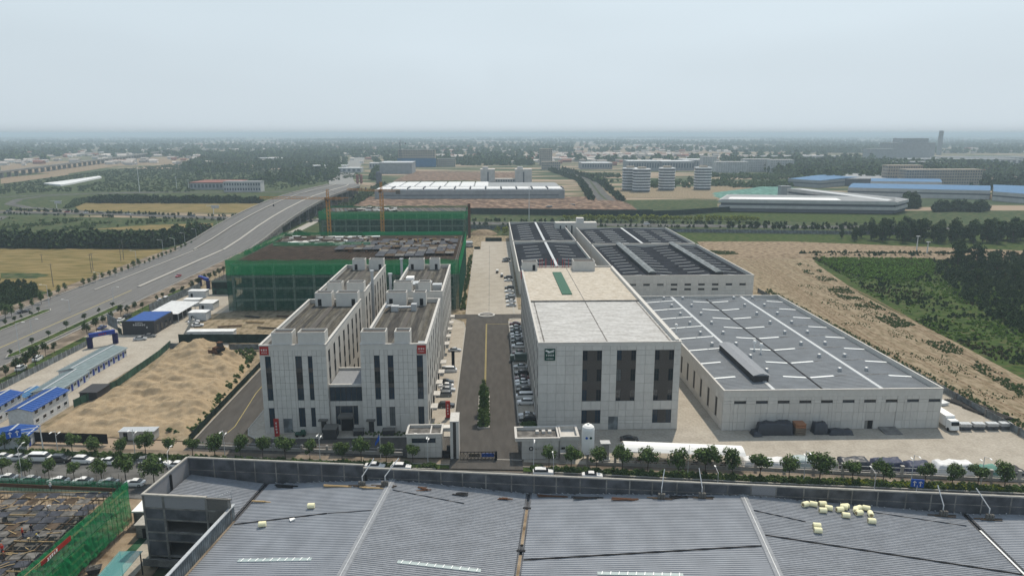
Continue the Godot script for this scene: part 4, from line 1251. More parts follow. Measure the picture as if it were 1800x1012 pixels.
		for k in 10:
			b = MB.new()
			var q := (k + .5) / 10.0
			b.bar(V(lerpf(s[0], s[1], q), -s[2] - .4, lerpf(ya, yb, q) + .1), V(lerpf(s[0], s[1], q) + .15, -s[2] + .4, lerpf(ya, yb, q) + .1), .12, .06)
			built(sk, "clip", b, M.strip_white)
	# lap gaps and loose flashings lying across the sheets
	for s in [[66.8, 104.2, 21.5, 16.6, 3, 4, .3], [105.5, 142.2, 13.4, 18.2, 4, 5, .3], [16.4, 31.9, 15.1, 12.2, 1, 2, .22], [32, 39.6, 12.2, 11.6, 1, 2, .08], [41.4, 55, 4.2, 6.4, 2, 3, .1], [105.4, 113.5, 5.6, 8.0, 4, 5, .14], [124, 141, 2.4, 4.8, 4, 5, .06]]:
		var ya: float = lerpf(hh[s[4]], hh[s[5]], (s[0] - hu[s[4]]) / (hu[s[5]] - hu[s[4]])) + .12
		var yb: float = lerpf(hh[s[4]], hh[s[5]], (s[1] - hu[s[4]]) / (hu[s[5]] - hu[s[4]])) + .12
		b = MB.new()
		b.bar(V(s[0], -s[2], ya), V(s[1], -s[3], yb), s[6], .1)
		built(t, "lap_flashing", b, M.dark)
	# bent sheet ends standing up behind the parapet
	for k in 150:
		var u := 17.0 + k * 1.07
		if rng.randf() < .18:
			continue
		var i := 1
		while hu[i + 1] < u:
			i += 1
		var y: float = lerpf(hh[i], hh[i + 1], (u - hu[i]) / (hu[i + 1] - hu[i]))
		b = MB.new()
		b.bar(V(u, -.6, y + .05), V(u - .35, -1.15, y + .35 + rng.randf() * .3), .16, .08)
		built(t, "sheet_end", b, M.galv if rng.randf() < .75 else M.charcoal)
	t.set_meta("no_rebase", true)

	# ---- things lying on that roof
	var gt := t.transform
	var roof_y := func(u: float) -> float:
		var i := 0
		while i < 5 and hu[i + 1] < u:
			i += 1
		return lerpf(hh[i], hh[i + 1], (u - hu[i]) / (hu[i + 1] - hu[i])) + .12
	b = MB.new()
	b.lathe(Vector3.ZERO, [[0.0, 0], [.42, 0.0], [.46, .08], [.47, 1.15], [.42, 1.24], [0.0, 1.24]], 12)
	var roll := b.done(M.foam)
	var rolls := [[115.6, 2.3, 30], [117.1, 2.5, -15], [118.8, 1.9, 5], [118.1, 4.3, 0], [119.4, 3.4, -12], [121.2, 3.4, 10], [122.2, 2.8, -25], [121.6, 5.4, -6], [122.6, 2.0, 12], [123.6, 2.6, 70], [124.6, 2.1, 35], [124.2, 3.9, 20], [125.6, 3.6, 80], [126.1, 2.4, -18], [125.4, 6.6, -4], [115.4, 9.7, -4], [115.1, 11.2, -3], [22.5, 15.9, 14], [28.9, 10.2, 8]]
	var where := ["lying farthest towards the ridge", "tucked beside the ridge end roll", "at the back of the cluster", "in front of its back row", "touching the front row", "in the middle of the cluster", "slanting in the middle of the cluster", "in front of the cluster's middle", "behind the cluster's middle", "standing askew in the cluster", "behind the askew pair", "in the cluster's second row", "askew at the cluster's gutter end", "at the gutter end of the cluster", "alone in front of the cluster", "upper of the lone pair before the flashing", "lower of the lone pair before the flashing", "beside the sheeted side wall", "near the white scrap by the first ridge"]
	for i in rolls.size():
		var r = rolls[i]
		var o := thing("insulation_roll", "cream insulation roll on the grey roof, " + where[i], "roll", gt * Vector3(r[0], roof_y.call(r[0]) + .42, r[1]), 0, "insulation rolls on the hall roof")
		o.transform.basis = gt.basis * Basis(Vector3.UP, deg_to_rad(r[2])) * Basis(Vector3(0, 0, 1), PI / 2)
		part(o, "roll_body", roll)
		b = MB.new()
		b.lathe(Vector3(0, 1.245, 0), [[.28, 0], [.25, .03], [.0, .02]], 10)
		built(o, "roll_core", b, M.timber)
	var dav := [[35.2, 2.4, 1.2, "beside the parapet step"], [39.6, 2.6, 1.6, "next to the first ridge cap"], [90.2, 1.6, 0.0, "midway between gutter and second ridge"], [97.4, 1.2, -1.0, "near the second ridge cap"], [138.6, 1.6, -1.0, "beside the bright lined gutter"], [146.0, 2.0, -2.2, "just past the bright lined gutter"]]
	for d in dav:
		var y: float = roof_y.call(d[0])
		var o := thing("roof_davit", "white slanted davit pole on concrete weights " + d[3], "davit", gt * Vector3(d[0], y, d[1]), -7.055, "suspended platform davits")
		o.transform.basis = gt.basis
		b = MB.new()
		b.bar(Vector3(0, .1, 0), Vector3(0, 1.9, 0), .14, .14)
		b.bar(Vector3(0, 1.8, 0), Vector3(d[2] + .6, 4.6, -2.0), .13, .13)
		built(o, "pole", b, M.pole)
		b = MB.new()
		b.bar(Vector3(-2.6, .08, .3), Vector3(2.2, .08, .15), .2, .1)
		b.bar(Vector3(-1.6, .08, .6), Vector3(1.9, .08, .7), .18, .1)
		built(o, "foot_plank", b, M.board_brown)
		for k in 3:
			part(o, "counterweight", unit, M.concrete_dark, Transform3D(Basis.from_scale(Vector3(.36, .9, .5)), Vector3(-.45 + k * .45, .5, .35)))
	for s in [[30.6, 2.6, 6.0, .25, "timber"], [37.4, 3.6, 5.0, .3, "timber"], [47.0, 2.9, 3.4, .7, "rust"], [53.8, 3.4, 3.0, .5, "dark"], [62.0, 3.6, 3.0, .4, "rust"], [77.0, 2.2, 6.0, .5, "dark"], [83.6, 2.6, 5.0, .5, "rust"], [93.6, 1.6, 4.0, .6, "dark"], [70.6, 1.6, 6.0, .3, "rust"], [17.8, 7.6, 4.0, .2, "timber"], [20, 2.0, 5.0, .5, "dark"]]:
		var y: float = roof_y.call(s[0])
		var o := thing("debris_pile", "loose %s offcuts on the grey roof, %s" % [{"timber": "timber", "rust": "rusty", "dark": "dark"}[s[4]], {30.6: "between the first davit and the stair block", 37.4: "between the first two davits", 47.0: "just past the first ridge", 53.8: "midway down the slope to the sandy gutter", 62.0: "close to the sandy gutter", 77.0: "past the sandy gutter", 83.6: "before the third davit", 93.6: "between the third and fourth davits", 70.6: "along the parapet by the sandy gutter", 17.8: "at the dashed gutter", 20.0: "behind the stair block parapet"}.get(s[0], "along the parapet foot")], "debris", gt * Vector3(s[0], y, s[1]))
		o.transform.basis = gt.basis
		for k in 5:
			b = MB.new()
			b.bar(Vector3(-s[2] / 2 + rng.randf() * 1.2, .06 + k * .03, rng.randf_range(-s[3], s[3])), Vector3(s[2] / 2 - rng.randf() * 1.6, .08 + k * .03, rng.randf_range(-s[3], s[3])), .16 + rng.randf() * .2, .1)
			built(o, "offcut", b, M[s[4]])
	var scrap := thing("sheet_scrap", "small white scrap of sheet beside the lone roll", "debris", gt * Vector3(26.4, roof_y.call(26.4) + .05, 14.2), 30)
	b = MB.new()
	b.hexa([Vector3(-.4, 0, .4), Vector3(.5, 0, .3), Vector3(.4, 0, -.4), Vector3(-.4, 0, -.3), Vector3(-.4, .12, .4), Vector3(.5, .3, .3), Vector3(.4, .1, -.4), Vector3(-.4, .25, -.3)])
	built(scrap, "sheet", b, M.white)

# ---------------------------------------------------------------- people
func smin(a: float, b: float, k: float) -> float:
	var h := clampf(.5 + .5 * (b - a) / k, 0, 1)
	return lerpf(b, a, h) - k * h * (1 - h)

func person_mesh(J: Dictionary, shirt: Color, trousers: Color) -> ArrayMesh:
	# bones: joint a, joint b, radius a, radius b
	var B := [["hip", "chest", .15, .17], ["chest", "neck", .15, .06], ["neck", "head", .055, .06], ["lsh", "lel", .055, .045], ["lel", "lha", .043, .032], ["rsh", "rel", .055, .045], ["rel", "rha", .043, .032], ["lsh", "rsh", .07, .07], ["lhip", "lkn", .088, .062], ["lkn", "lan", .06, .042], ["rhip", "rkn", .088, .062], ["rkn", "ran", .06, .042], ["lan", "lto", .045, .035], ["ran", "rto", .045, .035], ["head", "head2", .095, .1]]
	var lo := Vector3(9, 9, 9)
	var hi := -lo
	for k in J:
		lo = lo.min(J[k]); hi = hi.max(J[k])
	lo -= Vector3(.25, .12, .25)
	hi += Vector3(.25, .2, .25)
	var c := .05
	var n := Vector3i(((hi - lo) / c).ceil()) + Vector3i.ONE
	var F := PackedFloat32Array()
	F.resize(n.x * n.y * n.z)
	for x in n.x:
		for y in n.y:
			for z in n.z:
				var p := lo + Vector3(x, y, z) * c
				var d := 9.0
				for q in B:
					var a: Vector3 = J[q[0]]
					var ab: Vector3 = J[q[1]] - a
					var t := clampf((p - a).dot(ab) / maxf(ab.length_squared(), 1e-6), 0, 1)
					d = smin(d, (p - a - ab * t).length() - lerpf(q[2], q[3], t), .05)
				F[(x * n.y + y) * n.z + z] = d
	var idx := {}
	var vs := []
	var at := func(x, y, z): return F[(x * n.y + y) * n.z + z]
	for x in n.x - 1:
		for y in n.y - 1:
			for z in n.z - 1:
				var s := Vector3.ZERO
				var m := 0
				for e in [[0, 0, 0, 1, 0, 0], [0, 0, 0, 0, 1, 0], [0, 0, 0, 0, 0, 1], [1, 0, 0, 1, 1, 0], [1, 0, 0, 1, 0, 1], [0, 1, 0, 1, 1, 0], [0, 1, 0, 0, 1, 1], [0, 0, 1, 1, 0, 1], [0, 0, 1, 0, 1, 1], [1, 1, 0, 1, 1, 1], [1, 0, 1, 1, 1, 1], [0, 1, 1, 1, 1, 1]]:
					var a: float = at.call(x + e[0], y + e[1], z + e[2])
					var b: float = at.call(x + e[3], y + e[4], z + e[5])
					if (a < 0) != (b < 0):
						var t := a / (a - b)
						s += Vector3(lerpf(e[0], e[3], t), lerpf(e[1], e[4], t), lerpf(e[2], e[5], t))
						m += 1
				if m > 0:
					idx[Vector3i(x, y, z)] = vs.size()
					vs.append(lo + (Vector3(x, y, z) + s / m) * c)
	var st := SurfaceTool.new()
	st.begin(Mesh.PRIMITIVE_TRIANGLES)
	st.set_smooth_group(0)
	var waist: float = J.hip.y - .02
	var put := func(i: int):
		var p: Vector3 = vs[i]
		var col := shirt
		if p.distance_to(J.head2) < .2 or p.distance_to(J.head) < .13 or p.distance_to(J.lha) < .1 or p.distance_to(J.rha) < .1:
			col = Color(.38, .22, .15)
		else:
			var dl := minf(Geometry3D.get_closest_point_to_segment(p, J.lhip, J.lkn).distance_to(p), Geometry3D.get_closest_point_to_segment(p, J.lkn, J.lan).distance_to(p))
			var dr := minf(Geometry3D.get_closest_point_to_segment(p, J.rhip, J.rkn).distance_to(p), Geometry3D.get_closest_point_to_segment(p, J.rkn, J.ran).distance_to(p))
			if minf(dl, dr) < .115:
				col = trousers
			if p.distance_to(J.lto) < .1 or p.distance_to(J.rto) < .1:
				col = Color(.02, .02, .02)
		st.set_color(col)
		st.add_vertex(p)
	for x in range(1, n.x - 1):
		for y in range(1, n.y - 1):
			for z in range(1, n.z - 1):
				var a: float = at.call(x, y, z)
				for ax in 3:
					var d := Vector3i.ZERO
					d[ax] = 1
					var b: float = at.call(x + d.x, y + d.y, z + d.z)
					if (a < 0) == (b < 0):
						continue
					var u := Vector3i.ZERO
					u[(ax + 1) % 3] = 1
					var w := Vector3i.ZERO
					w[(ax + 2) % 3] = 1
					var o := Vector3i(x, y, z)
					var q := [idx[o - u - w], idx[o - w], idx[o], idx[o - u]]
					if a < 0:
						q.reverse()
					for k in [0, 1, 2, 0, 2, 3]:
						put.call(q[k])
	st.generate_normals()
	st.set_material(M.vcol)
	return st.commit()

func pose(kind: String) -> Dictionary:
	if kind == "stand":
		return {"hip": Vector3(0, .95, 0), "chest": Vector3(0, 1.3, 0), "neck": Vector3(0, 1.46, 0), "head": Vector3(0, 1.55, .02), "head2": Vector3(0, 1.62, .02), "lsh": Vector3(-.19, 1.4, 0), "rsh": Vector3(.19, 1.4, 0), "lel": Vector3(-.26, 1.12, .02), "rel": Vector3(.26, 1.12, .06), "lha": Vector3(-.24, .86, .1), "rha": Vector3(.2, .95, .26), "lhip": Vector3(-.1, .9, 0), "rhip": Vector3(.1, .9, 0), "lkn": Vector3(-.12, .5, .03), "rkn": Vector3(.12, .5, .02), "lan": Vector3(-.12, .08, 0), "ran": Vector3(.14, .08, -.04), "lto": Vector3(-.13, .05, .16), "rto": Vector3(.16, .05, .12)}
	if kind == "bend":
		return {"hip": Vector3(0, .88, -.1), "chest": Vector3(0, 1.05, .24), "neck": Vector3(0, 1.1, .4), "head": Vector3(0, 1.12, .5), "head2": Vector3(0, 1.13, .56), "lsh": Vector3(-.19, 1.06, .32), "rsh": Vector3(.19, 1.06, .32), "lel": Vector3(-.22, .8, .4), "rel": Vector3(.22, .8, .42), "lha": Vector3(-.14, .56, .45), "rha": Vector3(.12, .56, .48), "lhip": Vector3(-.1, .86, -.1), "rhip": Vector3(.1, .86, -.1), "lkn": Vector3(-.14, .48, 0), "rkn": Vector3(.14, .48, -.02), "lan": Vector3(-.14, .08, -.06), "ran": Vector3(.16, .08, -.14), "lto": Vector3(-.15, .05, .1), "rto": Vector3(.18, .05, .02)}
	return {"hip": Vector3(0, .34, -.1), "chest": Vector3(0, .66, .04), "neck": Vector3(0, .82, .1), "head": Vector3(0, .9, .15), "head2": Vector3(0, .96, .17), "lsh": Vector3(-.19, .76, .06), "rsh": Vector3(.19, .76, .06), "lel": Vector3(-.28, .52, .16), "rel": Vector3(.28, .52, .16), "lha": Vector3(-.14, .36, .36), "rha": Vector3(.12, .34, .38), "lhip": Vector3(-.1, .34, -.08), "rhip": Vector3(.1, .34, -.08), "lkn": Vector3(-.17, .5, .28), "rkn": Vector3(.17, .46, .3), "lan": Vector3(-.14, .08, .04), "ran": Vector3(.15, .08, .02), "lto": Vector3(-.15, .05, .2), "rto": Vector3(.16, .05, .18)}

func make_person(kind: String, label: String, at: Vector3, turn: float, shirt: Color, trousers: Color, hat: Color) -> void:
	var J := pose(kind)
	var o := thing("person", label, "person", at, turn, "workers on the scaffolded deck")
	part(o, "body", person_mesh(J, shirt, trousers))
	var b := MB.new()
	b.col = hat
	b.lathe(J.head2 + Vector3(0, .03, 0), [[.135, 0], [.115, .01], [.11, .06], [.07, .11], [.0, .125]], 10)
	built(o, "helmet", b, M.vcol)

# ---------------------------------------------------------------- scaffolded frame at the lower corner
func make_scaffold_frame() -> void:
	var t := thing("scaffolded_frame", "unfinished concrete frame with dark shuttering boards inside green netting", "building")
	var x1 := -73.2   # east face, f 80..127; it leans slightly along the road
	var top := 8.2
	var corner := [Vector2(-70.4, 127.4), Vector2(-74.2, 60), Vector2(-170, 70), Vector2(-150, 137)]
	# dark interior floor slabs and columns
	for y in [0.0, 4.0]:
		var b := MB.new()
		b.prism(PackedVector2Array([Vector2(-72.4, 125.6), Vector2(-76, 62), Vector2(-168, 72), Vector2(-149, 134)]), y - .25, y)
		built(t, "floor_slab", b, M.concrete_dark)
	for i in 9:
		for j in 6:
			pbox(t, "column", M.concrete_grey, -76.5 - i * 7.0 - .3, -76.5 - i * 7.0 + .3, 0, 7.4, 122 - j * 9.0 - .3, 122 - j * 9.0 + .3)
	# shuttering boards on joists: a grid of sheets with gaps, some missing, tilted or bare timber
	var mats := [M.board, M.board, M.board_pale, M.board_brown, M.board, M.board_pale]
	var skip := FastNoiseLite.new()
	skip.seed = 12
	skip.frequency = .09
	var nb := 0
	for i in 20:
		for j in 20:
			var f: float = 125.0 - j * 2.2
			var x: float = -73.6 - (127 - f) * .055 - i * 2.3
			if skip.get_noise_2d(x, f) > .12 or rng.randf() < .08:
				continue
			if nb >= 298:
				continue
			nb += 1
			var tt := Transform3D(Basis(Vector3.UP, .05) * Basis(Vector3(1, 0, 0), rng.randf_range(-.05, .05)) * Basis.from_scale(Vector3(2.15 * rng.randf_range(.75, 1.0), .05, 2.05 * rng.randf_range(.8, 1.0))), V(x, f, top + rng.randf_range(-.03, .05)))
			part(t, "shuttering_board", unit, mats[rng.randi() % 6], tt)
	for j in 17:
		var f: float = 126 - j * 2.75
		var b := MB.new()
		b.bar(V(-72.6 - (127 - f) * .055, f, top - .2), V(-126, f + 3, top - .2), .14, .2)
		built(t, "joist", b, M.timber if j % 3 == 0 else M.board_brown)
	for i in 13:
		var b := MB.new()
		b.bar(V(-74.6 - i * 4.6, 126, top - .4), V(-77.5 - i * 4.6, 80, top - .4), .18, .2)
		built(t, "joist", b, M.board_brown)
	for k in 110:   # loose planks
		var f := rng.randf_range(84, 125)
		var x := rng.randf_range(-118, -76)
		var a := rng.randf_range(-.6, .9)
		var b := MB.new()
		var l := rng.randf_range(.8, 2.6)
		b.bar(V(x, f, top + .12 + rng.randf() * .1), V(x + cos(a) * l, f + sin(a) * l, top + .12 + rng.randf() * .15), .14, .07)
		built(t, "loose_plank", b, M.timber)
	# scaffold standards and ledgers on the east and north faces
	var faces := [[Vector2(-70.4, 127.4), Vector2(-74.2, 60), "east"], [Vector2(-70.4, 127.4), Vector2(-150, 136.4), "north"]]
	for q in faces.size():
		var a: Vector2 = faces[q][0]
		var c: Vector2 = faces[q][1]
		var L := a.distance_to(c)
		var b := MB.new()
		var n := int(L / 1.5)
		for k in n + 1:
			var p := a.lerp(c, float(k) / n)
			b.tube(V(p.x, p.y, 0), V(p.x, p.y, 10.6 + rng.randf() * .6), .035, .035, 4, false)
			var p2 := p + (Vector2(-.9, .05) if q == 0 else Vector2(-.1, -.9))
			b.tube(V(p2.x, p2.y, 0), V(p2.x, p2.y, 10.2), .035, .035, 4, false)
		for y in [.4, 1.7, 3.2, 4.7, 6.2, 7.7, 8.7, 9.6]:
			b.tube(V(a.x, a.y, y), V(c.x, c.y, y), .03, .03, 4, false)
		built(t, "scaffold_tubes", b, M.scaffold)
		if q == 0:
			for y in [1.7, 3.2, 4.7, 6.2, 7.7]:
				for s in 10:
					if rng.randf() < .75:
						b = MB.new()
						var pa := a.lerp(c, s / 10.0) + Vector2(-.4, 0)
						var pb := a.lerp(c, (s + .5 + rng.randf() * .45) / 10.0) + Vector2(-.4, 0)
						b.bar(V(pa.x, pa.y, y + .1), V(pb.x, pb.y, y + .1), .5, .06)
						built(t, "walk_plank", b, M.timber)
		# netting: rippled sheet just outside the tubes
		b = MB.new()
		var off: Vector2 = Vector2(.12, 0) if q == 0 else Vector2(0, .12)
		var seg := int(L / .75)
		var y0 := 1.2 if q == 0 else 6.6
		var rows := 8 if q == 0 else 3
		var g := []
		for k in seg + 1:
			var row := []
			for r in rows + 1:
				var p := a.lerp(c, float(k) / seg) + off * (1.0 + 1.6 * sin(k * 1.7 + r) * rng.randf())
				row.append(V(p.x, p.y, lerpf(y0, 9.7 if q == 0 else 9.4, float(r) / rows) + (sin(k * .35) * .12 if r == rows else 0.0)))
			g.append(row)
		for k in seg:
			for r in rows:
				b.quad(g[k][r], g[k][r + 1], g[k + 1][r + 1], g[k + 1][r])
		built(t, "safety_net", b, M.net if q == 0 else M.net_front)
	var b2 := MB.new()
	b2.bar(V(-71.6, 125.5, 8.9), V(-128, 132.0, 8.9), .1, .7)
	built(t, "toe_board", b2, M.rust)
	b2 = MB.new()
	for k in 3:
		b2.bar(V(-71.2, 124 - k * 18, 9.0), V(-71.2 - .9, 108 - k * 18, 9.0), .06, .1)
	built(t, "guard_rail", b2, M.timber)
	var bn := part(t, "banner", unit, M.red_sign, Transform3D(Basis(Vector3.UP, PI / 2 - .056) * Basis.from_scale(Vector3(7.4, .9, .04)), V(-71.35, 106.2, 8.5)))
	var b3 := MB.new()
	glyphs(b3, V(-71.3, 106.2, 8.5), Vector3(-.056, 0, -1).normalized(), Vector3(1, 0, -.056).normalized(), 9, .55, 31)
	var gl := part(bn, "banner_lettering", b3.done(M.white))
	gl.transform = bn.transform.affine_inverse()
	# ---- workers
	var W := [["stand", "worker in a red shirt standing on the shuttering boards", -79.5, 110.6, 150, Color(.3, .03, .02), Color(.02, .03, .08), Color(.5, .1, .02)], ["stand", "worker in dark clothes and black hat on the boards", -78.9, 112, 40, Color(.03, .03, .035), Color(.03, .03, .04), Color(.02, .02, .02)], ["bend", "worker in a tan jacket bending over the boards", -77.3, 108.8, 20, Color(.4, .32, .2), Color(.05, .05, .06), Color(.5, .4, .2)], ["crouch", "worker in grey crouching beside the curved board", -76.6, 110, -60, Color(.25, .28, .3), Color(.04, .04, .05), Color(.6, .5, .1)], ["bend", "worker in a white shirt bending in the middle of the deck", -80.5, 119.3, 70, Color(.6, .6, .6), Color(.03, .03, .04), Color(.65, .65, .65)], ["stand", "worker in white standing at the edge by the net", -84.5, 126.8, 200, Color(.5, .5, .5), Color(.03, .04, .06), Color(.6, .6, .6)], ["crouch", "worker in a pale hat kneeling by the open pit", -76.6, 119.6, -40, Color(.4, .35, .28), Color(.05, .05, .06), Color(.6, .55, .4)], ["stand", "worker in bright red at the near corner of the deck", -79.8, 105.9, 20, Color(.5, .03, .02), Color(.06, .02, .02), Color(.5, .06, .02)], ["stand", "worker in brown half hidden between the boards below the red one", -78.1, 103.8, 120, Color(.12, .07, .05), Color(.04, .03, .03), Color(.35, .06, .03)]]
	for w in W:
		make_person(w[0], w[1], V(w[2], w[3], top + .06), w[4], w[5], w[6], w[7])
	# ---- beside it: white cabin roof, netted ground strip, glass shelter, rubble barrow
	area("netted_ground", [Vector2(-67.2, 124), Vector2(-65.6, 124), Vector2(-68.2, 60), Vector2(-72.4, 60)], -.09, M.net_ground)
	area("walkway", [Vector2(-65.6, 124), Vector2(-62.2, 120), Vector2(-63.2, 60), Vector2(-68.2, 60)], -.1, M.concrete)
	var c := thing("site_cabin", "small white roofed cabin between the netting and the hall corner", "cabin")
	pbox(c, "wall", M.concrete_grey, -70.0, -63.8, 0, 3.0, 127.6, 132.4)
	pbox(c, "roof", M.white, -70.2, -63.6, 3.0, 3.3, 127.4, 132.6)
	pbox(c, "door", M.dark, -67, -66, 0, 2.1, 127.5, 127.6)
	c = thing("site_cabin", "low pale roofed store in front of the white cabin", "cabin")
	pbox(c, "wall", M.concrete_grey, -67.6, -63.4, 0, 2.6, 123.4, 126.6)
	pbox(c, "roof", M.kerb, -67.8, -63.2, 2.6, 2.8, 123.2, 126.8)
	pbox(c, "door", M.dark, -66.4, -65.4, 0, 2.0, 123.3, 123.4)
	var s := thing("glass_shelter", "teal roofed shelter frame beside the hall's stair block", "shelter")
	pbox(s, "roof", M.glass_teal, -64.6, -60.6, 4.4, 4.5, 103, 112)
	for p in [[-64.4, 103.2], [-64.4, 107.5], [-64.4, 111.8], [-61, 103.2], [-61, 111.8]]:
		pbox(s, "post", M.dark, p[0] - .08, p[0] + .08, 0, 4.4, p[1] - .08, p[1] + .08)
	pbox(s, "side_panel", M.glass_teal, -64.52, -64.46, .3, 4.2, 103.3, 111.7)
	pbox(s, "back_panel", M.glass_teal, -64.3, -61, .3, 4.2, 103.05, 103.1)
	var w2 := thing("rubble_skip", "dark rubble filled skip on the green netted strip", "skip", V(-69.6, 112.5), 20)
	var b4 := MB.new()
	b4.hexa([Vector3(-.8, .2, .6), Vector3(.8, .2, .6), Vector3(.8, .2, -.6), Vector3(-.8, .2, -.6), Vector3(-1.2, 1.1, .8), Vector3(1.2, 1.1, .8), Vector3(1.2, 1.1, -.8), Vector3(-1.2, 1.1, -.8)])
	built(w2, "tub", b4, M.charcoal)
	b4 = MB.new()
	for k in 14:
		b4.tbox(Transform3D(Basis.from_euler(Vector3(rng.randf() * 3, rng.randf() * 3, 0)), Vector3(rng.randf_range(-.9, .9), 1.1, rng.randf_range(-.5, .5))), Vector3(.4, .3, .3))
	built(w2, "rubble", b4, M.concrete_dark)

# ================================================================ site camp west of the offices
func fence(called: String, label: String, pts: Array, h: float, m: Material, pitch: float, posts: Material, pw := .1) -> Node3D:
	var t := thing(called, label, "fence")
	for i in pts.size() - 1:
		var a: Vector2 = pts[i]
		var c: Vector2 = pts[i + 1]
		var n := maxi(1, int(round(a.distance_to(c) / pitch)))
		for k in n:
			var p := a.lerp(c, float(k) / n)
			var q := a.lerp(c, float(k + 1) / n)
			var b := MB.new()
			var d := (q - p).normalized() * pw * .6
			b.bar(V(p.x + d.x, p.y + d.y, h / 2), V(q.x - d.x, q.y - d.y, h / 2), .06, h)
			built(t, "fence_panel", b, m)
			b = MB.new()
			b.bar(V(p.x, p.y, -.1), V(p.x, p.y, h + .12), pw, pw)
			built(t, "post", b, posts)
	return t

func hut(called: String, label: String, a: Vector2, c: Vector2, w: float, h: float, rise: float, roof: Material, wall: Material, bays: int, storeys := 1) -> Node3D:
	# a long hut from a to c, w wide to the west of that line; its east side carries doors and windows
	var t := thing(called, label, "hut", V(a.x, a.y))
	var dir := (c - a)
	var L := dir.length()
	t.rotation.y = atan2(-dir.x, dir.y) * 1.0
	# local: -z along a->c, x to the east
	pbox(t, "wall", wall, -w, 0, 0, h, 0, L)
	var b := MB.new()
	for s in [0, 1]:
		var xa: float = .45 if s == 0 else -w - .45
		var p := [V(xa, -.5, h - .12), V(-w / 2, -.5, h + rise), V(-w / 2, L + .5, h + rise), V(xa, L + .5, h - .12)]
		if s == 1:
			p = [p[1], p[0], p[3], p[2]]
		b.quad(p[1], p[0], p[3], p[2])
		b.quad(p[0] - Vector3(0, .1, 0), p[1] - Vector3(0, .1, 0), p[2] - Vector3(0, .1, 0), p[3] - Vector3(0, .1, 0))
		b.quad(p[0] - Vector3(0, .1, 0), p[0], p[1], p[1] - Vector3(0, .1, 0))
		b.quad(p[0], p[0] - Vector3(0, .1, 0), p[3] - Vector3(0, .1, 0), p[3])
		var nr := int(L / 1.1)
		for k in nr:
			var f := (k + .5) * L / nr
			b.bar(V(xa, f, h - .08), V(-w / 2, f, h + rise + .03), .08, .06)
	built(t, "roof", b, roof)
	pbox(t, "ridge_cap", M.galv, -w / 2 - .25, -w / 2 + .25, h + rise - .02, h + rise + .08, -.5, L + .5)
	b = MB.new()
	b.tri(V(0, 0, h), V(-w / 2, 0, h + rise - .1), V(-w, 0, h))
	b.tri(V(0, L, h), V(-w, L, h), V(-w / 2, L, h + rise - .1))
	built(t, "gable", b, wall)
	for s in storeys:
		var y := s * h / storeys
		for k in bays:
			var f := (k + .5) * L / bays
			if storeys == 1 and k % 2 == 0:
				pbox(t, "door", M.hut_blue, 0, .05, y + .05, y + 2.05, f - .5, f + .5)
			else:
				var wd := pbox(t, "window", M.glass, 0, .05, y + 1.0, y + 2.0, f - .6, f + .6)
				var fr := MB.new()
				fr.box(.05, .08, y + .95, y + 1.05, f - .65, f + .65)
				fr.box(.05, .08, y + 1.95, y + 2.05, f - .65, f + .65)
				var q := part(wd, "frame", fr.done(M.white))
				q.transform = wd.transform.affine_inverse()
	t.set_meta("no_rebase", true)
	return t

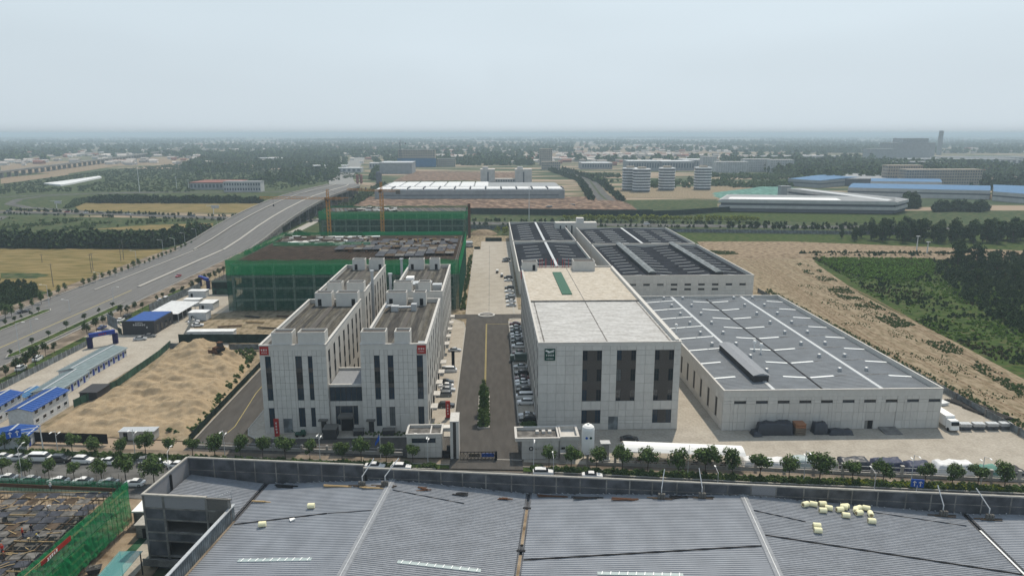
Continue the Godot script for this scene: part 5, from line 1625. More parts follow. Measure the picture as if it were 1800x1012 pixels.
func make_camp() -> void:
	hut("site_hut", "long teal grey roofed site hut with blue doors by the concrete lane", Vector2(-126.4, 214), Vector2(-126.0, 238), 8.6, 2.9, .9, M.teal_roof, M.hut_wall, 16)
	hut("site_hut", "lower teal grey roofed hut adjoining the long site hut", Vector2(-124.8, 196), Vector2(-125.6, 213.6), 7.2, 2.7, .8, M.teal_roof, M.hut_wall, 10)
	hut("site_hut", "two storey white panel hut with bright blue gable roof", Vector2(-119.4, 176.5), Vector2(-119.0, 191.5), 6.4, 4.8, .8, M.blue_roof, M.hut_wall, 5, 2)
	hut("site_hut", "blue roofed hut behind the two storey one near the pavement", Vector2(-130.2, 176), Vector2(-130.6, 190), 6.6, 4.8, .8, M.blue_roof, M.hut_wall, 5, 2)
	hut("site_hut", "low blue roofed hut at the corner by the road sign", Vector2(-113.2, 163.6), Vector2(-114.2, 170.2), 9.0, 3.2, .7, M.blue_roof, M.hut_wall, 2)
	hut("site_hut", "light blue lean-to roof beside the lower teal hut", Vector2(-131.6, 192.5), Vector2(-131.8, 200), 3.0, 2.6, .4, M.far_blue, M.hut_wall, 2)
	# charcoal shed with a flat blue roof and lettering
	var t := thing("sales_shed", "charcoal clad shed with flat blue roof and white lettering", "shed")
	pbox(t, "wall", M.charcoal, -140.5, -128.6, 0, 4.8, 264.5, 281)
	pbox(t, "roof", M.blue_roof, -139.8, -129, 4.8, 5.05, 266, 280.8)
	pbox(t, "fascia", M.charcoal, -140.6, -128.5, 4.8, 5.4, 264.4, 264.7)
	var b := MB.new()
	glyphs(b, V(-134.0, 264.3, 3.9), RX, UZ, 6, .7, 61)
	glyphs(b, V(-134.0, 264.3, 4.7), RX, UZ, 7, .35, 62)
	glyphs(b, V(-131.2, 264.3, 2.9), RX, UZ, 1, .7, 63)
	built(t, "lettering", b, M.white)
	for k in 4:
		pbox(t, "window", M.glass, -128.6, -128.52, .8, 3.2, 266.5 + k * 3.6, 268 + k * 3.6)
	t = thing("open_shelter", "long open shelter with pale corrugated roof beyond the charcoal shed", "shelter")
	b = MB.new()
	b.hexa([V(-139, 282, 3.9), V(-127, 282, 3.5), V(-127, 304, 3.5), V(-139, 304, 3.9), V(-139, 282, 4.0), V(-127, 282, 3.6), V(-127, 304, 3.6), V(-139, 304, 4.0)])
	for k in 20:
		b.bar(V(-139, 282.6 + k * 1.1, 4.02), V(-127, 282.6 + k * 1.1, 3.62), .1, .06)
	built(t, "roof", b, M.white_roof)
	for k in 6:
		pbox(t, "post", M.galv, -127.3, -127.1, 0, 3.6, 282.4 + k * 4.2, 282.6 + k * 4.2)
	pbox(t, "back_wall", M.hut_wall, -138.8, -138.6, 0, 3.8, 282, 304)
	pbox(t, "store", M.charcoal, -136, -129, 0, 2.2, 286, 300)
	# blue arches over the two gates
	for s in [[-143.6, 247.6, -137.6, 253.4, 4.8, "navy blue gate arch with a wide beam by the long hut"], [-146.4, 353, -139.6, 346, 5.0, "navy blue gate arch beside the green containers"]]:
		t = thing("gate_arch", s[5], "arch")
		for p in [[s[0], s[1]], [s[2], s[3]]]:
			pbox(t, "pillar", M.navy, p[0] - .8, p[0] + .8, 0, s[4] - .9, p[1] - .5, p[1] + .5)
		b = MB.new()
		b.bar(V(s[0], s[1], s[4] - .3), V(s[2], s[3], s[4] - .3), 1.3, 1.4)
		built(t, "beam", b, M.hut_blue)
		b = MB.new()
		var ud := V(s[2] - s[0], s[3] - s[1]).normalized()
		var nd := ud.cross(Vector3.UP)
		glyphs(b, V((s[0] + s[2]) / 2, (s[1] + s[3]) / 2, s[4] - .3) + nd * .67, ud, nd, 4, .6, 71)
		built(t, "lettering", b, M.red)
	t = thing("hoarding", "grey back of a roadside hoarding propped by struts", "hoarding")
	b = MB.new()
	b.bar(V(-151.6, 275.2, 3.4), V(-143.6, 267, 3.4), .15, 4.6)
	built(t, "board", b, M.fence_grey)
	for k in 4:
		var p := Vector2(-151.0, 274.6).lerp(Vector2(-144, 267.6), k / 3.0)
		b = MB.new()
		b.bar(V(p.x, p.y, 0), V(p.x, p.y, 5.6), .14, .14)
		b.bar(V(p.x, p.y, 4.2), V(p.x + 3.2, p.y + 3.0, 0), .12, .12)
		built(t, "strut", b, M.pole)
	for k in 4:
		b = MB.new()
		var p := Vector2(-151.6, 275.2).lerp(Vector2(-143.6, 267), (k + .5) / 4)
		b.bar(V(p.x + .1, p.y - .1, 1.4), V(p.x + .1, p.y - .1, 5.5), .1, .05)
		built(t, "board_rib", b, M.charcoal)
	# containers and small sheds by the scaffold
	for s in [[-133, -122.6, 333.6, 337, 0.0, 3.0, "fence_green", "lower green stacked container beside the netted frame"], [-133, -122.6, 333.6, 337, 3.02, 6.1, "fence_dark", "upper dark green stacked container beside the netted frame"], [-113.5, -96.6, 258, 261.4, 0, 2.9, "white_roof", "long white roofed container behind the dark green fence"], [-93.2, -84.6, 168.0, 170.6, 0, 2.4, "galv", "grey blue metal container at the foot of the sand heap"], [-124.2, -117, 285, 290, 0, 3.4, "hut_wall", "pale block shed beside the two parked white cars"], [-127, -121, 303, 310, 0, 3.0, "hut_wall", "grey store with pale roof beside the shelter end"], [-141.5, -133.5, 327, 331, 0, 3.2, "hut_wall", "white guard cabin with deep eave by the gate arch"], [-137, -130, 311, 315, 0, 2.8, "white_roof", "low white cabin beside the grey hoarding fence"], [-118.5, -113.6, 196, 203, 0, 2.4, "charcoal", "rusty lean-to store at the bend of the green fence"]]:
		t = thing("container", s[7], "container")
		pbox(t, "body", M[s[6]], s[0], s[1], s[4], s[5] - .12, s[2], s[3])
		pbox(t, "roof", M.white_roof if s[6] in ["hut_wall", "white_roof"] else M[s[6]], s[0] - .2, s[1] + .2, s[5] - .12, s[5], s[2] - .2, s[3] + .2)
		pbox(t, "door", M.dark, s[0] + 1, s[0] + 2, s[4] + .05, s[4] + 2, s[2] - .04, s[2])
		b = MB.new()
		var nr := int((s[1] - s[0]) / .7)
		for k in nr:
			b.box(s[0] + .3 + k * .7, s[0] + .5 + k * .7, s[4] + .1, s[5] - .2, s[2] - .03, s[2])
		built(t, "ribs", b, M[s[6]])
	# fences
	fence("fence", "green panel fence between the camp lane and the sand heap", [Vector2(-117.2, 190.6), Vector2(-113.6, 206.8), Vector2(-114.4, 237), Vector2(-115.8, 249)], 2.2, M.fence_green, 2.4, M.fence_dark)
	fence("fence", "tall dark green hoarding in front of the white roofed container", [Vector2(-114.4, 252.6), Vector2(-76.5, 251.6)], 3.4, M.fence_dark, 4.0, M.fence_dark)
	fence("fence", "grey block wall behind the sand heap beside the opening", [Vector2(-114.6, 245.6), Vector2(-99.4, 244.2)], 2.2, M.fence_grey, 3.0, M.fence_grey, .14)
	fence("fence", "grey block wall behind the sand heap past the opening", [Vector2(-93, 244), Vector2(-77, 243.4)], 2.2, M.fence_grey, 3.0, M.fence_grey, .14)
	fence("fence", "black netted fence along the asphalt lane beside the sand", [Vector2(-75.4, 166.5), Vector2(-76.4, 242)], 1.8, M.fence_dark, 3.0, M.black)
	fence("fence", "black netted fence along the front pavement below the sand", [Vector2(-132, 169.5), Vector2(-95, 166.0)], 2.6, M.black, 3.0, M.black)
	fence("fence", "grey panel fence along the avenue behind the huts", [Vector2(-147, 196), Vector2(-146.2, 250)], 2.0, M.fence_grey, 2.5, M.galv)
	fence("fence", "tall grey hoarding along the avenue past the shelter", [Vector2(-147, 300), Vector2(-143, 345)], 3.4, M.fence_grey, 3.0, M.charcoal)
	fence("fence", "tall grey hoarding along the avenue beside the netted frame", [Vector2(-139, 350), Vector2(-137, 440)], 3.4, M.fence_grey, 3.0, M.charcoal)
	fence("fence", "dark green site fence beside the grey hoarding struts", [Vector2(-143.4, 266.8), Vector2(-140.8, 264.4)], 2.4, M.fence_dark, 2.0, M.fence_dark)
	fence("fence", "grey fence with posts between camp yard and rubble ground", [Vector2(-124, 292), Vector2(-113.6, 254)], 2.2, M.fence_grey, 3.0, M.galv)
	# bulldozer on the sand
	t = thing("bulldozer", "rusty brown bulldozer working on the sand heap", "bulldozer", V(-90.1, 226.6, sand_h.call(-90.1, 226.6, 9.0) - .1), 160)
	for s in [-1, 1]:
		b = MB.new()
		b.hexa([Vector3(s * 1.0 - .28, .1, 1.6), Vector3(s * 1.0 + .28, .1, 1.6), Vector3(s * 1.0 + .28, .1, -1.6), Vector3(s * 1.0 - .28, .1, -1.6), Vector3(s * 1.0 - .28, 1.0, 1.9), Vector3(s * 1.0 + .28, 1.0, 1.9), Vector3(s * 1.0 + .28, 1.0, -1.9), Vector3(s * 1.0 - .28, 1.0, -1.9)])
		built(t, "track", b, M.tyre)
	b = MB.new()
	b.box(-.7, .7, .6, 1.9, -.2, 2.0)
	b.box(-.75, .75, .6, 1.6, -1.9, -.2)
	built(t, "engine_hood", b, M.rust)
	b = MB.new()
	b.hexa([Vector3(-.75, 1.6, 1.6), Vector3(.75, 1.6, 1.6), Vector3(.75, 1.6, .1), Vector3(-.75, 1.6, .1), Vector3(-.65, 2.9, 1.5), Vector3(.65, 2.9, 1.5), Vector3(.65, 2.9, .2), Vector3(-.65, 2.9, .2)])
	built(t, "cab", b, M.charcoal)
	b = MB.new()
	b.box(-.85, .85, 2.9, 3.05, -1.7, 0)
	built(t, "cab_roof", b, M.rust)
	b = MB.new()
	b.hexa([Vector3(-1.7, .1, -2.5), Vector3(1.7, .1, -2.5), Vector3(1.7, .1, -2.75), Vector3(-1.7, .1, -2.75), Vector3(-1.7, 1.3, -2.7), Vector3(1.7, 1.3, -2.7), Vector3(1.7, 1.3, -2.9), Vector3(-1.7, 1.3, -2.9)])
	b.bar(Vector3(-1.2, .5, 0), Vector3(-1.2, .4, -2.5), .15, .2)
	b.bar(Vector3(1.2, .5, 0), Vector3(1.2, .4, -2.5), .15, .2)
	built(t, "blade", b, M.rust)
	# rubble ground with stacked rebar and timber before the netted frame
	for s in [[-104, 275, 9, "rust", "rusty bundle of reinforcing bars on the rubble ground"], [-96, 281, 8, "timber", "stack of pale timber beside the netted frame"], [-88, 272, 9, "dark", "dark bundle of pipes near the rear office block"], [-100, 290, 7, "charcoal", "dark steel bundle close to the netted frame"], [-86, 290, 8, "rust", "rusty bar bundle under the netted frame's face"]]:
		t = thing("material_stack", s[4], "stack", V(s[0], s[1]), rng.randf_range(-20, 20))
		for k in 6:
			b = MB.new()
			b.bar(Vector3(-s[2] / 2.0, .15 + .14 * (k % 3), -.5 + k * .22), Vector3(s[2] / 2.0, .15 + .14 * (k % 3), -.5 + k * .22 + .1), .16, .14)
			built(t, "length", b, M[s[3]])
	t = thing("site_cabin", "white cabin with blue stripe behind the first office block", "cabin")
	pbox(t, "wall", M.hut_wall, -79, -72, 0, 2.9, 281, 284.4)
	pbox(t, "stripe", M.far_blue, -79, -72, 1.6, 2.2, 280.95, 281)
	pbox(t, "roof", M.white, -79.2, -71.8, 2.9, 3.05, 280.8, 284.6)

# ================================================================ netted frames under construction and tower cranes
func netted(t: Node3D, x0: float, x1: float, f0: float, f1: float, h: float, up: float, bays: int, floors: int) -> void:
	var fh := h / floors
	for k in floors:
		pbox(t, "floor_slab", M.concrete_dark, x0 + 1.6, x1 - 1.6, (k + 1) * fh - .5, (k + 1) * fh, f0 + 1.6, f1 - 1.6)
	pbox(t, "inner_wall", M.concrete_grey, x0 + 3, x1 - 3, 0, h - .6, f0 + 9, f1 - 3)
	for i in bays + 1:
		var x := lerpf(x0 + 2, x1 - 2, float(i) / bays)
		pbox(t, "column", M.wall_core, x - .45, x + .45, 0, h, f0 + 1.4, f0 + 2.3)
	for k in floors:
		pbox(t, "edge_beam", M.wall_core, x0 + 1.6, x1 - 1.6, (k + 1) * fh - .9, (k + 1) * fh - .02, f0 + 1.42, f0 + 1.62)
	for q in [[Vector2(x0, f0), Vector2(x1, f0)], [Vector2(x1, f0), Vector2(x1, f1)], [Vector2(x1, f1), Vector2(x0, f1)], [Vector2(x0, f1), Vector2(x0, f0)]]:
		var a: Vector2 = q[0]
		var c: Vector2 = q[1]
		var L := a.distance_to(c)
		var b := MB.new()
		var n := int(L / 1.8)
		for k in n + 1:
			var p := a.lerp(c, float(k) / n)
			b.tube(V(p.x, p.y), V(p.x, p.y, h + up + rng.randf() * .8), .05, .05, 4, false)
		for y in range(2, int(h + up), 2):
			b.tube(V(a.x, a.y, y), V(c.x, c.y, y), .045, .045, 4, false)
		built(t, "scaffold_tubes", b, M.scaffold)
		var nd := Vector2((c - a).y, -(c - a).x).normalized() * .12
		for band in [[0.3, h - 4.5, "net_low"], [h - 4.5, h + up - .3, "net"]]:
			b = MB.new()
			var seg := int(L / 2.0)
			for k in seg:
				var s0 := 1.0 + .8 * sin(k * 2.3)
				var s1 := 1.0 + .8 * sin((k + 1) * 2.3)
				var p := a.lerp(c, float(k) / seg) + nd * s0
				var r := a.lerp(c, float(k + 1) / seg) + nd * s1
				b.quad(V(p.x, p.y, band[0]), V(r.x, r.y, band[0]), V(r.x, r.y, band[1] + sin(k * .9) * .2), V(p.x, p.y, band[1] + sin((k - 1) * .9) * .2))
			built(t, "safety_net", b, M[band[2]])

func lattice(b: MB, a: Vector3, c: Vector3, w: float, step: float, r: float) -> void:
	var d := c - a
	var fwd := d.normalized()
	var up := Vector3.UP if absf(fwd.y) < .9 else Vector3.RIGHT
	var s := fwd.cross(up).normalized() * w / 2
	var u := s.cross(fwd).normalized() * w / 2
	var k4 := [s + u, -s + u, -s - u, s - u]
	for k in k4:
		b.bar(a + k, c + k, r, r)
	var n := int(d.length() / step)
	for i in n:
		var p := a + d * (float(i) / n)
		var q := a + d * (float(i + 1) / n)
		for j in 4:
			b.bar(p + k4[j], q + k4[(j + 1) % 4], r * .7, r * .7)

func crane(label: String, x: float, f: float, h: float, turn: float, jib: float, m: Material, base := 0.0) -> void:
	var t := thing("tower_crane", label, "crane", V(x, f, base), turn)
	var b := MB.new()
	lattice(b, Vector3.ZERO, Vector3(0, h, 0), 2.0, 2.5, .26)
	built(t, "mast", b, m)
	b = MB.new()
	lattice(b, Vector3(0, h + 1.2, 0), Vector3(jib, h + 1.8, 0), 1.2, 2.2, .17)
	built(t, "jib", b, m)
	b = MB.new()
	lattice(b, Vector3(0, h + 1.2, 0), Vector3(-14, h + 1.2, 0), 1.2, 2.2, .17)
	built(t, "counter_jib", b, m)
	b = MB.new()
	b.tbox(Transform3D(Basis(), Vector3(-12.5, h + .2, 0)), Vector3(3, 2.6, 1.6))
	built(t, "counterweight", b, M.concrete_dark)
	b = MB.new()
	lattice(b, Vector3(0, h + 1, 0), Vector3(0, h + 7.5, 0), 1.2, 1.8, .2)
	built(t, "tower_head", b, m)
	b = MB.new()
	b.bar(Vector3(0, h + 7.4, 0), Vector3(jib * .65, h + 2.6, 0), .1, .1)
	b.bar(Vector3(0, h + 7.4, 0), Vector3(-13, h + 1.8, 0), .1, .1)
	built(t, "tie", b, M.dark)
	b = MB.new()
	b.tbox(Transform3D(Basis(), Vector3(1.4, h + .6, 1.2)), Vector3(1.8, 2.0, 1.5))
	built(t, "cab", b, M.charcoal)
	b = MB.new()
	b.bar(Vector3(jib * .8, h + 1.2, 0), Vector3(jib * .8, h - 3, 0), .08, .08)
	b.tbox(Transform3D(Basis(), Vector3(jib * .8, h - 3.5, 0)), Vector3(.8, 1.2, .6))
	built(t, "hook", b, M.dark)

func make_mid() -> void:
	var t := thing("netted_frame", "wide concrete frame wrapped in green safety net behind the offices", "building")
	netted(t, -113, -14, 300, 388, 20.4, 2.2, 11, 4)
	pbox(t, "roof_deck", M.deck_brown, -111, -16, 20.4, 20.5, 302, 386)
	# shuttering sheets and pale packs on the deck
	for i in 13:
		for j in 9:
			var x := -72.0 + i * 4.4
			var f := 316.0 + j * 6.4
			if f < 330 and x < -50 or (i * 5 + j * 3) % 13 == 0 or f < 322 and i > 9:
				continue
			part(t, "shuttering_board", unit, [M.board, M.board_pale, M.board_brown, M.board][(i * 7 + j * 5) % 4], Transform3D(Basis(Vector3.UP, .03) * Basis.from_scale(Vector3(4.1, .2, 6.0)), V(x, f, 20.9 + (.7 if f < 345 else 0.0))))
	for k in 120:
		var x := rng.randf_range(-108, -62)
		var f := rng.randf_range(352, 384)
		part(t, "formwork_pack", unit, [M.white, M.concrete_grey, M.kerb, M.board_brown][k % 4], Transform3D(Basis(Vector3.UP, rng.randf() * .3) * Basis.from_scale(Vector3(rng.randf_range(1.5, 5), .4, rng.randf_range(.8, 2.2))), V(x, f, 20.75)))
	for k in 90:
		part(t, "loose_pile", unit, [M.dark, M.timber, M.rust][k % 3], Transform3D(Basis(Vector3.UP, rng.randf() * 3) * Basis.from_scale(Vector3(rng.randf_range(.6, 2.5), .7, .7)), V(rng.randf_range(-66, -18), rng.randf_range(326, 372), 21.4)))
	var b := MB.new()
	for k in 60:
		b.bar(V(-108 + k * 1.5, 308, 20.8), V(-108 + k * 1.5, 334, 20.8), .12, .1)
	built(t, "rebar_mat", b, M.board_brown)
	for s in [[-108, -60, 350.5], [-70, -16, 387]]:
		b = MB.new()
		b.quad(V(s[0], s[2], 20.5), V(s[1], s[2], 20.5), V(s[1], s[2] + .3, 22.4), V(s[0], s[2] + .3, 22.4))
		built(t, "edge_net", b, M.net_front)
	t = thing("netted_frame", "farther netted concrete frame beside the overpass with pale deck boards", "building")
	netted(t, -125, -18, 517, 556, 18.4, 1.6, 12, 4)
	pbox(t, "roof_deck", M.board_brown, -123, -20, 18.4, 18.6, 519, 554)
	for i in 34:
		part(t, "shuttering_board", unit, M.board_pale if i % 3 else M.board, Transform3D(Basis(Vector3.UP, .25) * Basis.from_scale(Vector3(1.9, .15, 24)), V(-118 + i * 3.0, 536, 18.8)))
	for k in 40:
		part(t, "formwork_pack", unit, [M.white, M.kerb, M.dark][k % 3], Transform3D(Basis(Vector3.UP, rng.randf() * .4) * Basis.from_scale(Vector3(rng.randf_range(1.5, 5), .7, rng.randf_range(.8, 2.2))), V(rng.randf_range(-104, -68), rng.randf_range(524, 552), 19.2)))
	pbox(t, "wall_panel", M.concrete_grey, -124.8, -112, 13, 18, 517.6, 518)
	pbox(t, "hoist_mast", M.rust, -17, -15, 0, 25, 518, 520)
	crane("orange tower crane between the two netted frames with a long jib", -109.8, 482, 31, 178, 46, M.crane)
	crane("orange tower crane with raised jib before the farther netted frame", -78, 510, 34, 168, 26, M.crane)
	# stacks and gate at the end of the concrete road
	for s in [[-16.0, 490, 6, "galv", "pile of grey pipes at the end of the concrete road"], [-15.4, 474, 6, "concrete_grey", "grey scrap pile beside the concrete road end"]]:
		t = thing("material_stack", s[4], "stack", V(s[0], s[1]), 15)
		for k in 9:
			b = MB.new()
			b.tube(Vector3(-3, .35 + .5 * (k / 4), -1.4 + (k % 4) * .9), Vector3(3, .35 + .5 * (k / 4), -1.2 + (k % 4) * .9), .35, .35, 7)
			built(t, "pipe", b, M[s[3]])
	fence("fence", "short dark barrier across the concrete road's corner", [Vector2(-11.2, 465.6), Vector2(-7.2, 465.6)], 1.6, M.fence_dark, 2.0, M.black)
	fence("fence", "dark green barrier closing the end of the concrete road", [Vector2(-4, 500), Vector2(7.6, 500)], 2.6, M.fence_dark, 3.0, M.black)
	fence("fence", "grey wall between the road end and the cross road", [Vector2(-17, 566), Vector2(15, 561), Vector2(15.6, 524)], 3.4, M.fence_grey, 6.0, M.fence_grey, .2)
	fence("fence", "long dark green hoarding along the red earthworks", [Vector2(-150, 690), Vector2(-16, 673), Vector2(100, 655), Vector2(150, 652)], 6.0, M.fence_dark, 9.0, M.fence_dark, .2)
	fence("fence", "dark hoarding east of the second avenue", [Vector2(150, 652), Vector2(180, 660), Vector2(238, 690)], 5.0, M.fence_dark, 9.0, M.fence_dark, .2)
	fence("fence", "long grey wall along the cross road before the belt trees", [Vector2(128, 545), Vector2(260, 528), Vector2(330, 520)], 2.8, M.fence_grey, 8.0, M.fence_grey, .25)
	t = thing("soil_mound", "pale soil mound under straw behind the road end", "mound")
	b = MB.new()
	b.lathe(V(-6, 540), [[11, -.2], [8.5, 1.4], [5, 2.6], [2, 3.1], [0, 3.2]], 14)
	built(t, "mound", b, M.dirt)
	# east boundary wall with posts, front boundary wall
	t = fence("boundary_wall", "dark boundary wall with pale posts east of the low shed", [Vector2(128.6, 330), Vector2(133.6, 195), Vector2(134.2, 140)], 2.0, M.fence_grey, 6.0, M.concrete_grey, .45)
	t = thing("front_railing", "stone post railing along the front of the east yard", "fence")
	var pts := [Vector2(22, 151.4), Vector2(60, 147.6), Vector2(104, 141.6), Vector2(134, 138.4), Vector2(200, 131)]
	for i in pts.size() - 1:
		var n := int(round(pts[i].distance_to(pts[i + 1]) / 6.2))
		for k in n:
			var p: Vector2 = pts[i].lerp(pts[i + 1], float(k) / n)
			var q: Vector2 = pts[i].lerp(pts[i + 1], float(k + 1) / n)
			b = MB.new()
			b.tbox(Transform3D(Basis(Vector3.UP, -.11), V(p.x, p.y, 1.25)), Vector3(.55, 2.5, .5))
			b.tbox(Transform3D(Basis(Vector3.UP, -.11), V(p.x, p.y, 2.57)), Vector3(.75, .14, .7))
			built(t, "post", b, M.wall_core)
			b = MB.new()
			b.bar(V(p.x + .3, p.y, .35), V(q.x - .3, q.y, .35), .3, .7)
			built(t, "plinth", b, M.wall_core)
			for y in [1.1, 2.1]:
				b = MB.new()
				b.bar(V(p.x + .3, p.y, y), V(q.x - .3, q.y, y), .08, .12)
				built(t, "rail", b, M.galv)
	t = thing("front_railing", "low pale wall and railing before the office front", "fence")
	pts = [Vector2(-74, 163.4), Vector2(-46, 160.2), Vector2(-21, 157.4)]
	for i in 2:
		for k in 4:
			var p: Vector2 = pts[i].lerp(pts[i + 1], k / 4.0)
			var q: Vector2 = pts[i].lerp(pts[i + 1], (k + 1) / 4.0)
			b = MB.new()
			b.tbox(Transform3D(Basis(), V(p.x, p.y, .9)), Vector3(.5, 1.8, .5))
			built(t, "post", b, M.wall_core)
			b = MB.new()
			b.bar(V(p.x + .3, p.y, .4), V(q.x - .3, q.y, .4), .3, .8)
			built(t, "plinth", b, M.wall_core)
			b = MB.new()
			b.bar(V(p.x + .3, p.y, 1.5), V(q.x - .3, q.y, 1.5), .08, .1)
			built(t, "rail", b, M.galv)

# ================================================================ gate, canopy, tank, stores in the yards
func make_gate() -> void:
	var t := thing("gatehouse", "white panelled gatehouse with a dark strip window beside the stele", "gatehouse")
	pbox(t, "core", M.joint, -20.2, -12.0, 0, 5.2, 156.2, 161.6)
	var o := V(-20.2, 156.2)
	facade(t, o, RX, UZ, lines(0, 8.2, 1.4, [1.2, 6.8], .4), [0.0, 1.3, 2.6, 3.7, 4.9, 5.6], [[1.2, 3.7, 6.8, 4.9]], [M.panel, M.panel_b, M.panel_c], .15)
	window(t, o, RX, UZ, 1.25, 3.72, 6.75, 4.88, M.glass_blue, 4)
	facade(t, V(-12.0, 156.2), -UZ, RX, [0.0, 1.8, 3.6, 5.4], [0.0, 2.6, 5.6], [], [M.panel, M.panel_b], .15)
	pbox(t, "roof", M.board_pale, -20, -12.2, 5.2, 5.3, 156.4, 161.4)
	parapet(t, -20.3, -11.9, 156.1, 161.7, 5.25, 5.9, .25)
	pbox(t, "roof_wall", M.coping, -14.8, -14.5, 5.3, 5.9, 156.5, 161.3)
	pbox(t, "roof_hatch", M.white, -18.6, -17.9, 5.3, 5.6, 157, 157.6)
	pbox(t, "canopy", M.panel_c, -11.9, -8.6, 5.0, 5.9, 159.6, 161.6)
	t = thing("gate_stele", "tall white gate stele with a dark upright slot", "pillar")
	pbox(t, "pier", M.panel_c, -9.9, -9.25, 0, 9.2, 155.2, 160.6)
	pbox(t, "pier", M.panel_c, -8.5, -7.9, 0, 9.2, 155.2, 160.6)
	pbox(t, "slot_panel", M.spandrel, -9.25, -8.5, 0, 9.0, 155.6, 160.4)
	pbox(t, "cap", M.coping, -9.95, -7.85, 9.2, 9.45, 155.1, 160.7)
	t = thing("sliding_gate", "low dark folding gate across the site entrance", "gate")
	for k in 10:
		var b := MB.new()
		var x: float = -7.6 + k * .85
		b.bar(V(x, 154.6, .1), V(x, 154.6, 1.9), .07, .07)
		b.bar(V(x, 154.6, .2), V(x + .8, 154.6, 1.8), .05, .05)
		b.bar(V(x + .8, 154.6, .2), V(x, 154.6, 1.8), .05, .05)
		built(t, "leaf", b, M.dark)
	for y in [.15, 1.95]:
		pbox(t, "rail", M.dark, -7.7, .9, y - .06, y + .06, 154.5, 154.7)
	pbox(t, "screen", M.blue_sign, -2.6, .4, .6, 1.5, 154.75, 154.8)
	pbox(t, "screen", M.paving, -5.6, -3.0, .6, 1.5, 154.75, 154.8)
	pbox(t, "motor_box", M.black, .5, 1.1, 0, 2.1, 154.3, 154.9)
	t = thing("sliding_gate", "dark pedestrian gate between gatehouse and stele", "gate")
	pbox(t, "leaf", M.dark, -11.9, -10.0, .1, 1.8, 155.9, 156.0)
	pbox(t, "motor_box", M.charcoal, -10.9, -10.1, 0, 2.2, 157.2, 158.0)
	area("gate_threshold", [Vector2(.9, 154.9), Vector2(7, 154.3), Vector2(7, 154.0), Vector2(.9, 154.6)], -.02, M.kerb)
	# east gatehouse
	t = thing("gatehouse", "low white wall gatehouse with open roof and grey emblem", "gatehouse")
	pbox(t, "core", M.joint, 6.9, 15.6, 0, 4.2, 154.6, 160)
	o = V(6.9, 154.6)
	facade(t, o, RX, UZ, lines(0, 8.7, 1.75, []), [0.0, 1.5, 3.0, 4.6], [], [M.panel, M.panel_b], .15)
	pbox(t, "annex", M.panel_b, 15.8, 20.2, 0, 4.4, 155.2, 161)
	for k in 2:
		pbox(t, "door", M.dark, 16.3 + k * 1.6, 17.2 + k * 1.6, 0, 2.6, 155.1, 155.2)
	parapet(t, 5.4, 15.8, 154.3, 161, 4.6, 5.3, .35)
	parapet(t, 15.9, 20.4, 154.9, 161.4, 4.4, 5.3, .35)
	pbox(t, "roof", M.board_pale, 5.8, 15.5, 4.55, 4.65, 154.7, 160.7)
	for k in 3:
		pbox(t, "roof_unit", M.coping, 10.4 + k * 1.5, 11.2 + k * 1.5, 4.65, 5.2, 158.5, 159.6)
	var b := MB.new()
	b.lathe(Vector3.ZERO, [[.55, 0], [.55, .06], [.3, .06], [.3, 0]], 16)
	glyphs(b, Vector3(2.0, .05, 0), Vector3.RIGHT, Vector3.UP, 4, .5, 91)
	var e := part(t, "emblem", b.done(M.charcoal))
	e.transform = Transform3D(Basis(Vector3.RIGHT, PI / 2), o + Vector3(2.2, 2.7, .16))
	pbox(t, "boundary_stub", M.wall_core, 15.8, 17.2, 0, 2.2, 152.6, 154.9)
	# planted island in the road
	area("island_bed", [Vector2(-3.6, 173), Vector2(-1.0, 173), Vector2(-1.0, 198.6), Vector2(-3.6, 198.6)], .1, M.scrub)
	b = MB.new()
	kerb_line(b, [Vector2(-3.75, 172.8), Vector2(-3.75, 198.8), Vector2(-.85, 198.8), Vector2(-.85, 172.8), Vector2(-3.75, 172.8)], .3, .22)
	struct("kerb", b, M.kerb)
	# white tension canopy over the motorcycle shed
	t = thing("bike_canopy", "long white curved membrane canopy over the bicycle stand", "canopy")
	var N := 5
	for k in N:
		b = MB.new()
		var ua := float(k) / N
		var ub := float(k + 1) / N
		for s in 7:
			var rows := []
			for q in [ua, ub]:
				var p: Vector2 = Vector2(30.6, 153.0).lerp(Vector2(57.6, 149.6), q)
				for r in [s / 7.0, (s + 1) / 7.0]:
					rows.append(V(p.x + .0, p.y + 3.8 - r * 6.0, 2.2 + 2.3 * sin(.3 + r * 2.3)))
			b.quad(rows[1], rows[3], rows[2], rows[0])
		built(t, "membrane", b, M.white)
	for k in N + 1:
		var p: Vector2 = Vector2(30.6, 153.0).lerp(Vector2(57.6, 149.6), float(k) / N)
		b = MB.new()
		b.tube(V(p.x, p.y + 2.4, -.1), V(p.x, p.y + 1.2, 3.8), .09, .07, 6)
		b.tube(V(p.x, p.y + 1.2, 3.75), V(p.x, p.y - 1.5, 3.1), .06, .05, 6)
		built(t, "post", b, M.white)
	for k in 7:
		var bi := thing("motorcycle", "parked dark motorcycle under the white canopy, %s from the tank" % ordinal(k), "motorcycle", V(34 + k * 3.2, 151.6 - k * .38), 80 + k * 3, "motorcycles under the canopy")
		b = MB.new()
		b.lathe(Vector3.ZERO, [[.3, -.06], [.32, 0], [.3, .06], [.16, .06], [.16, -.06], [.3, -.06]], 10)
		var wm := b.done(M.tyre)
		part(bi, "wheel", wm, null, Transform3D(Basis(Vector3(0, 0, 1), PI / 2), Vector3(0, .3, -.65)))
		part(bi, "wheel", wm, null, Transform3D(Basis(Vector3(0, 0, 1), PI / 2), Vector3(0, .3, .65)))
		b = MB.new()
		b.tbox(Transform3D(Basis(), Vector3(0, .6, .05)), Vector3(.3, .4, .8))
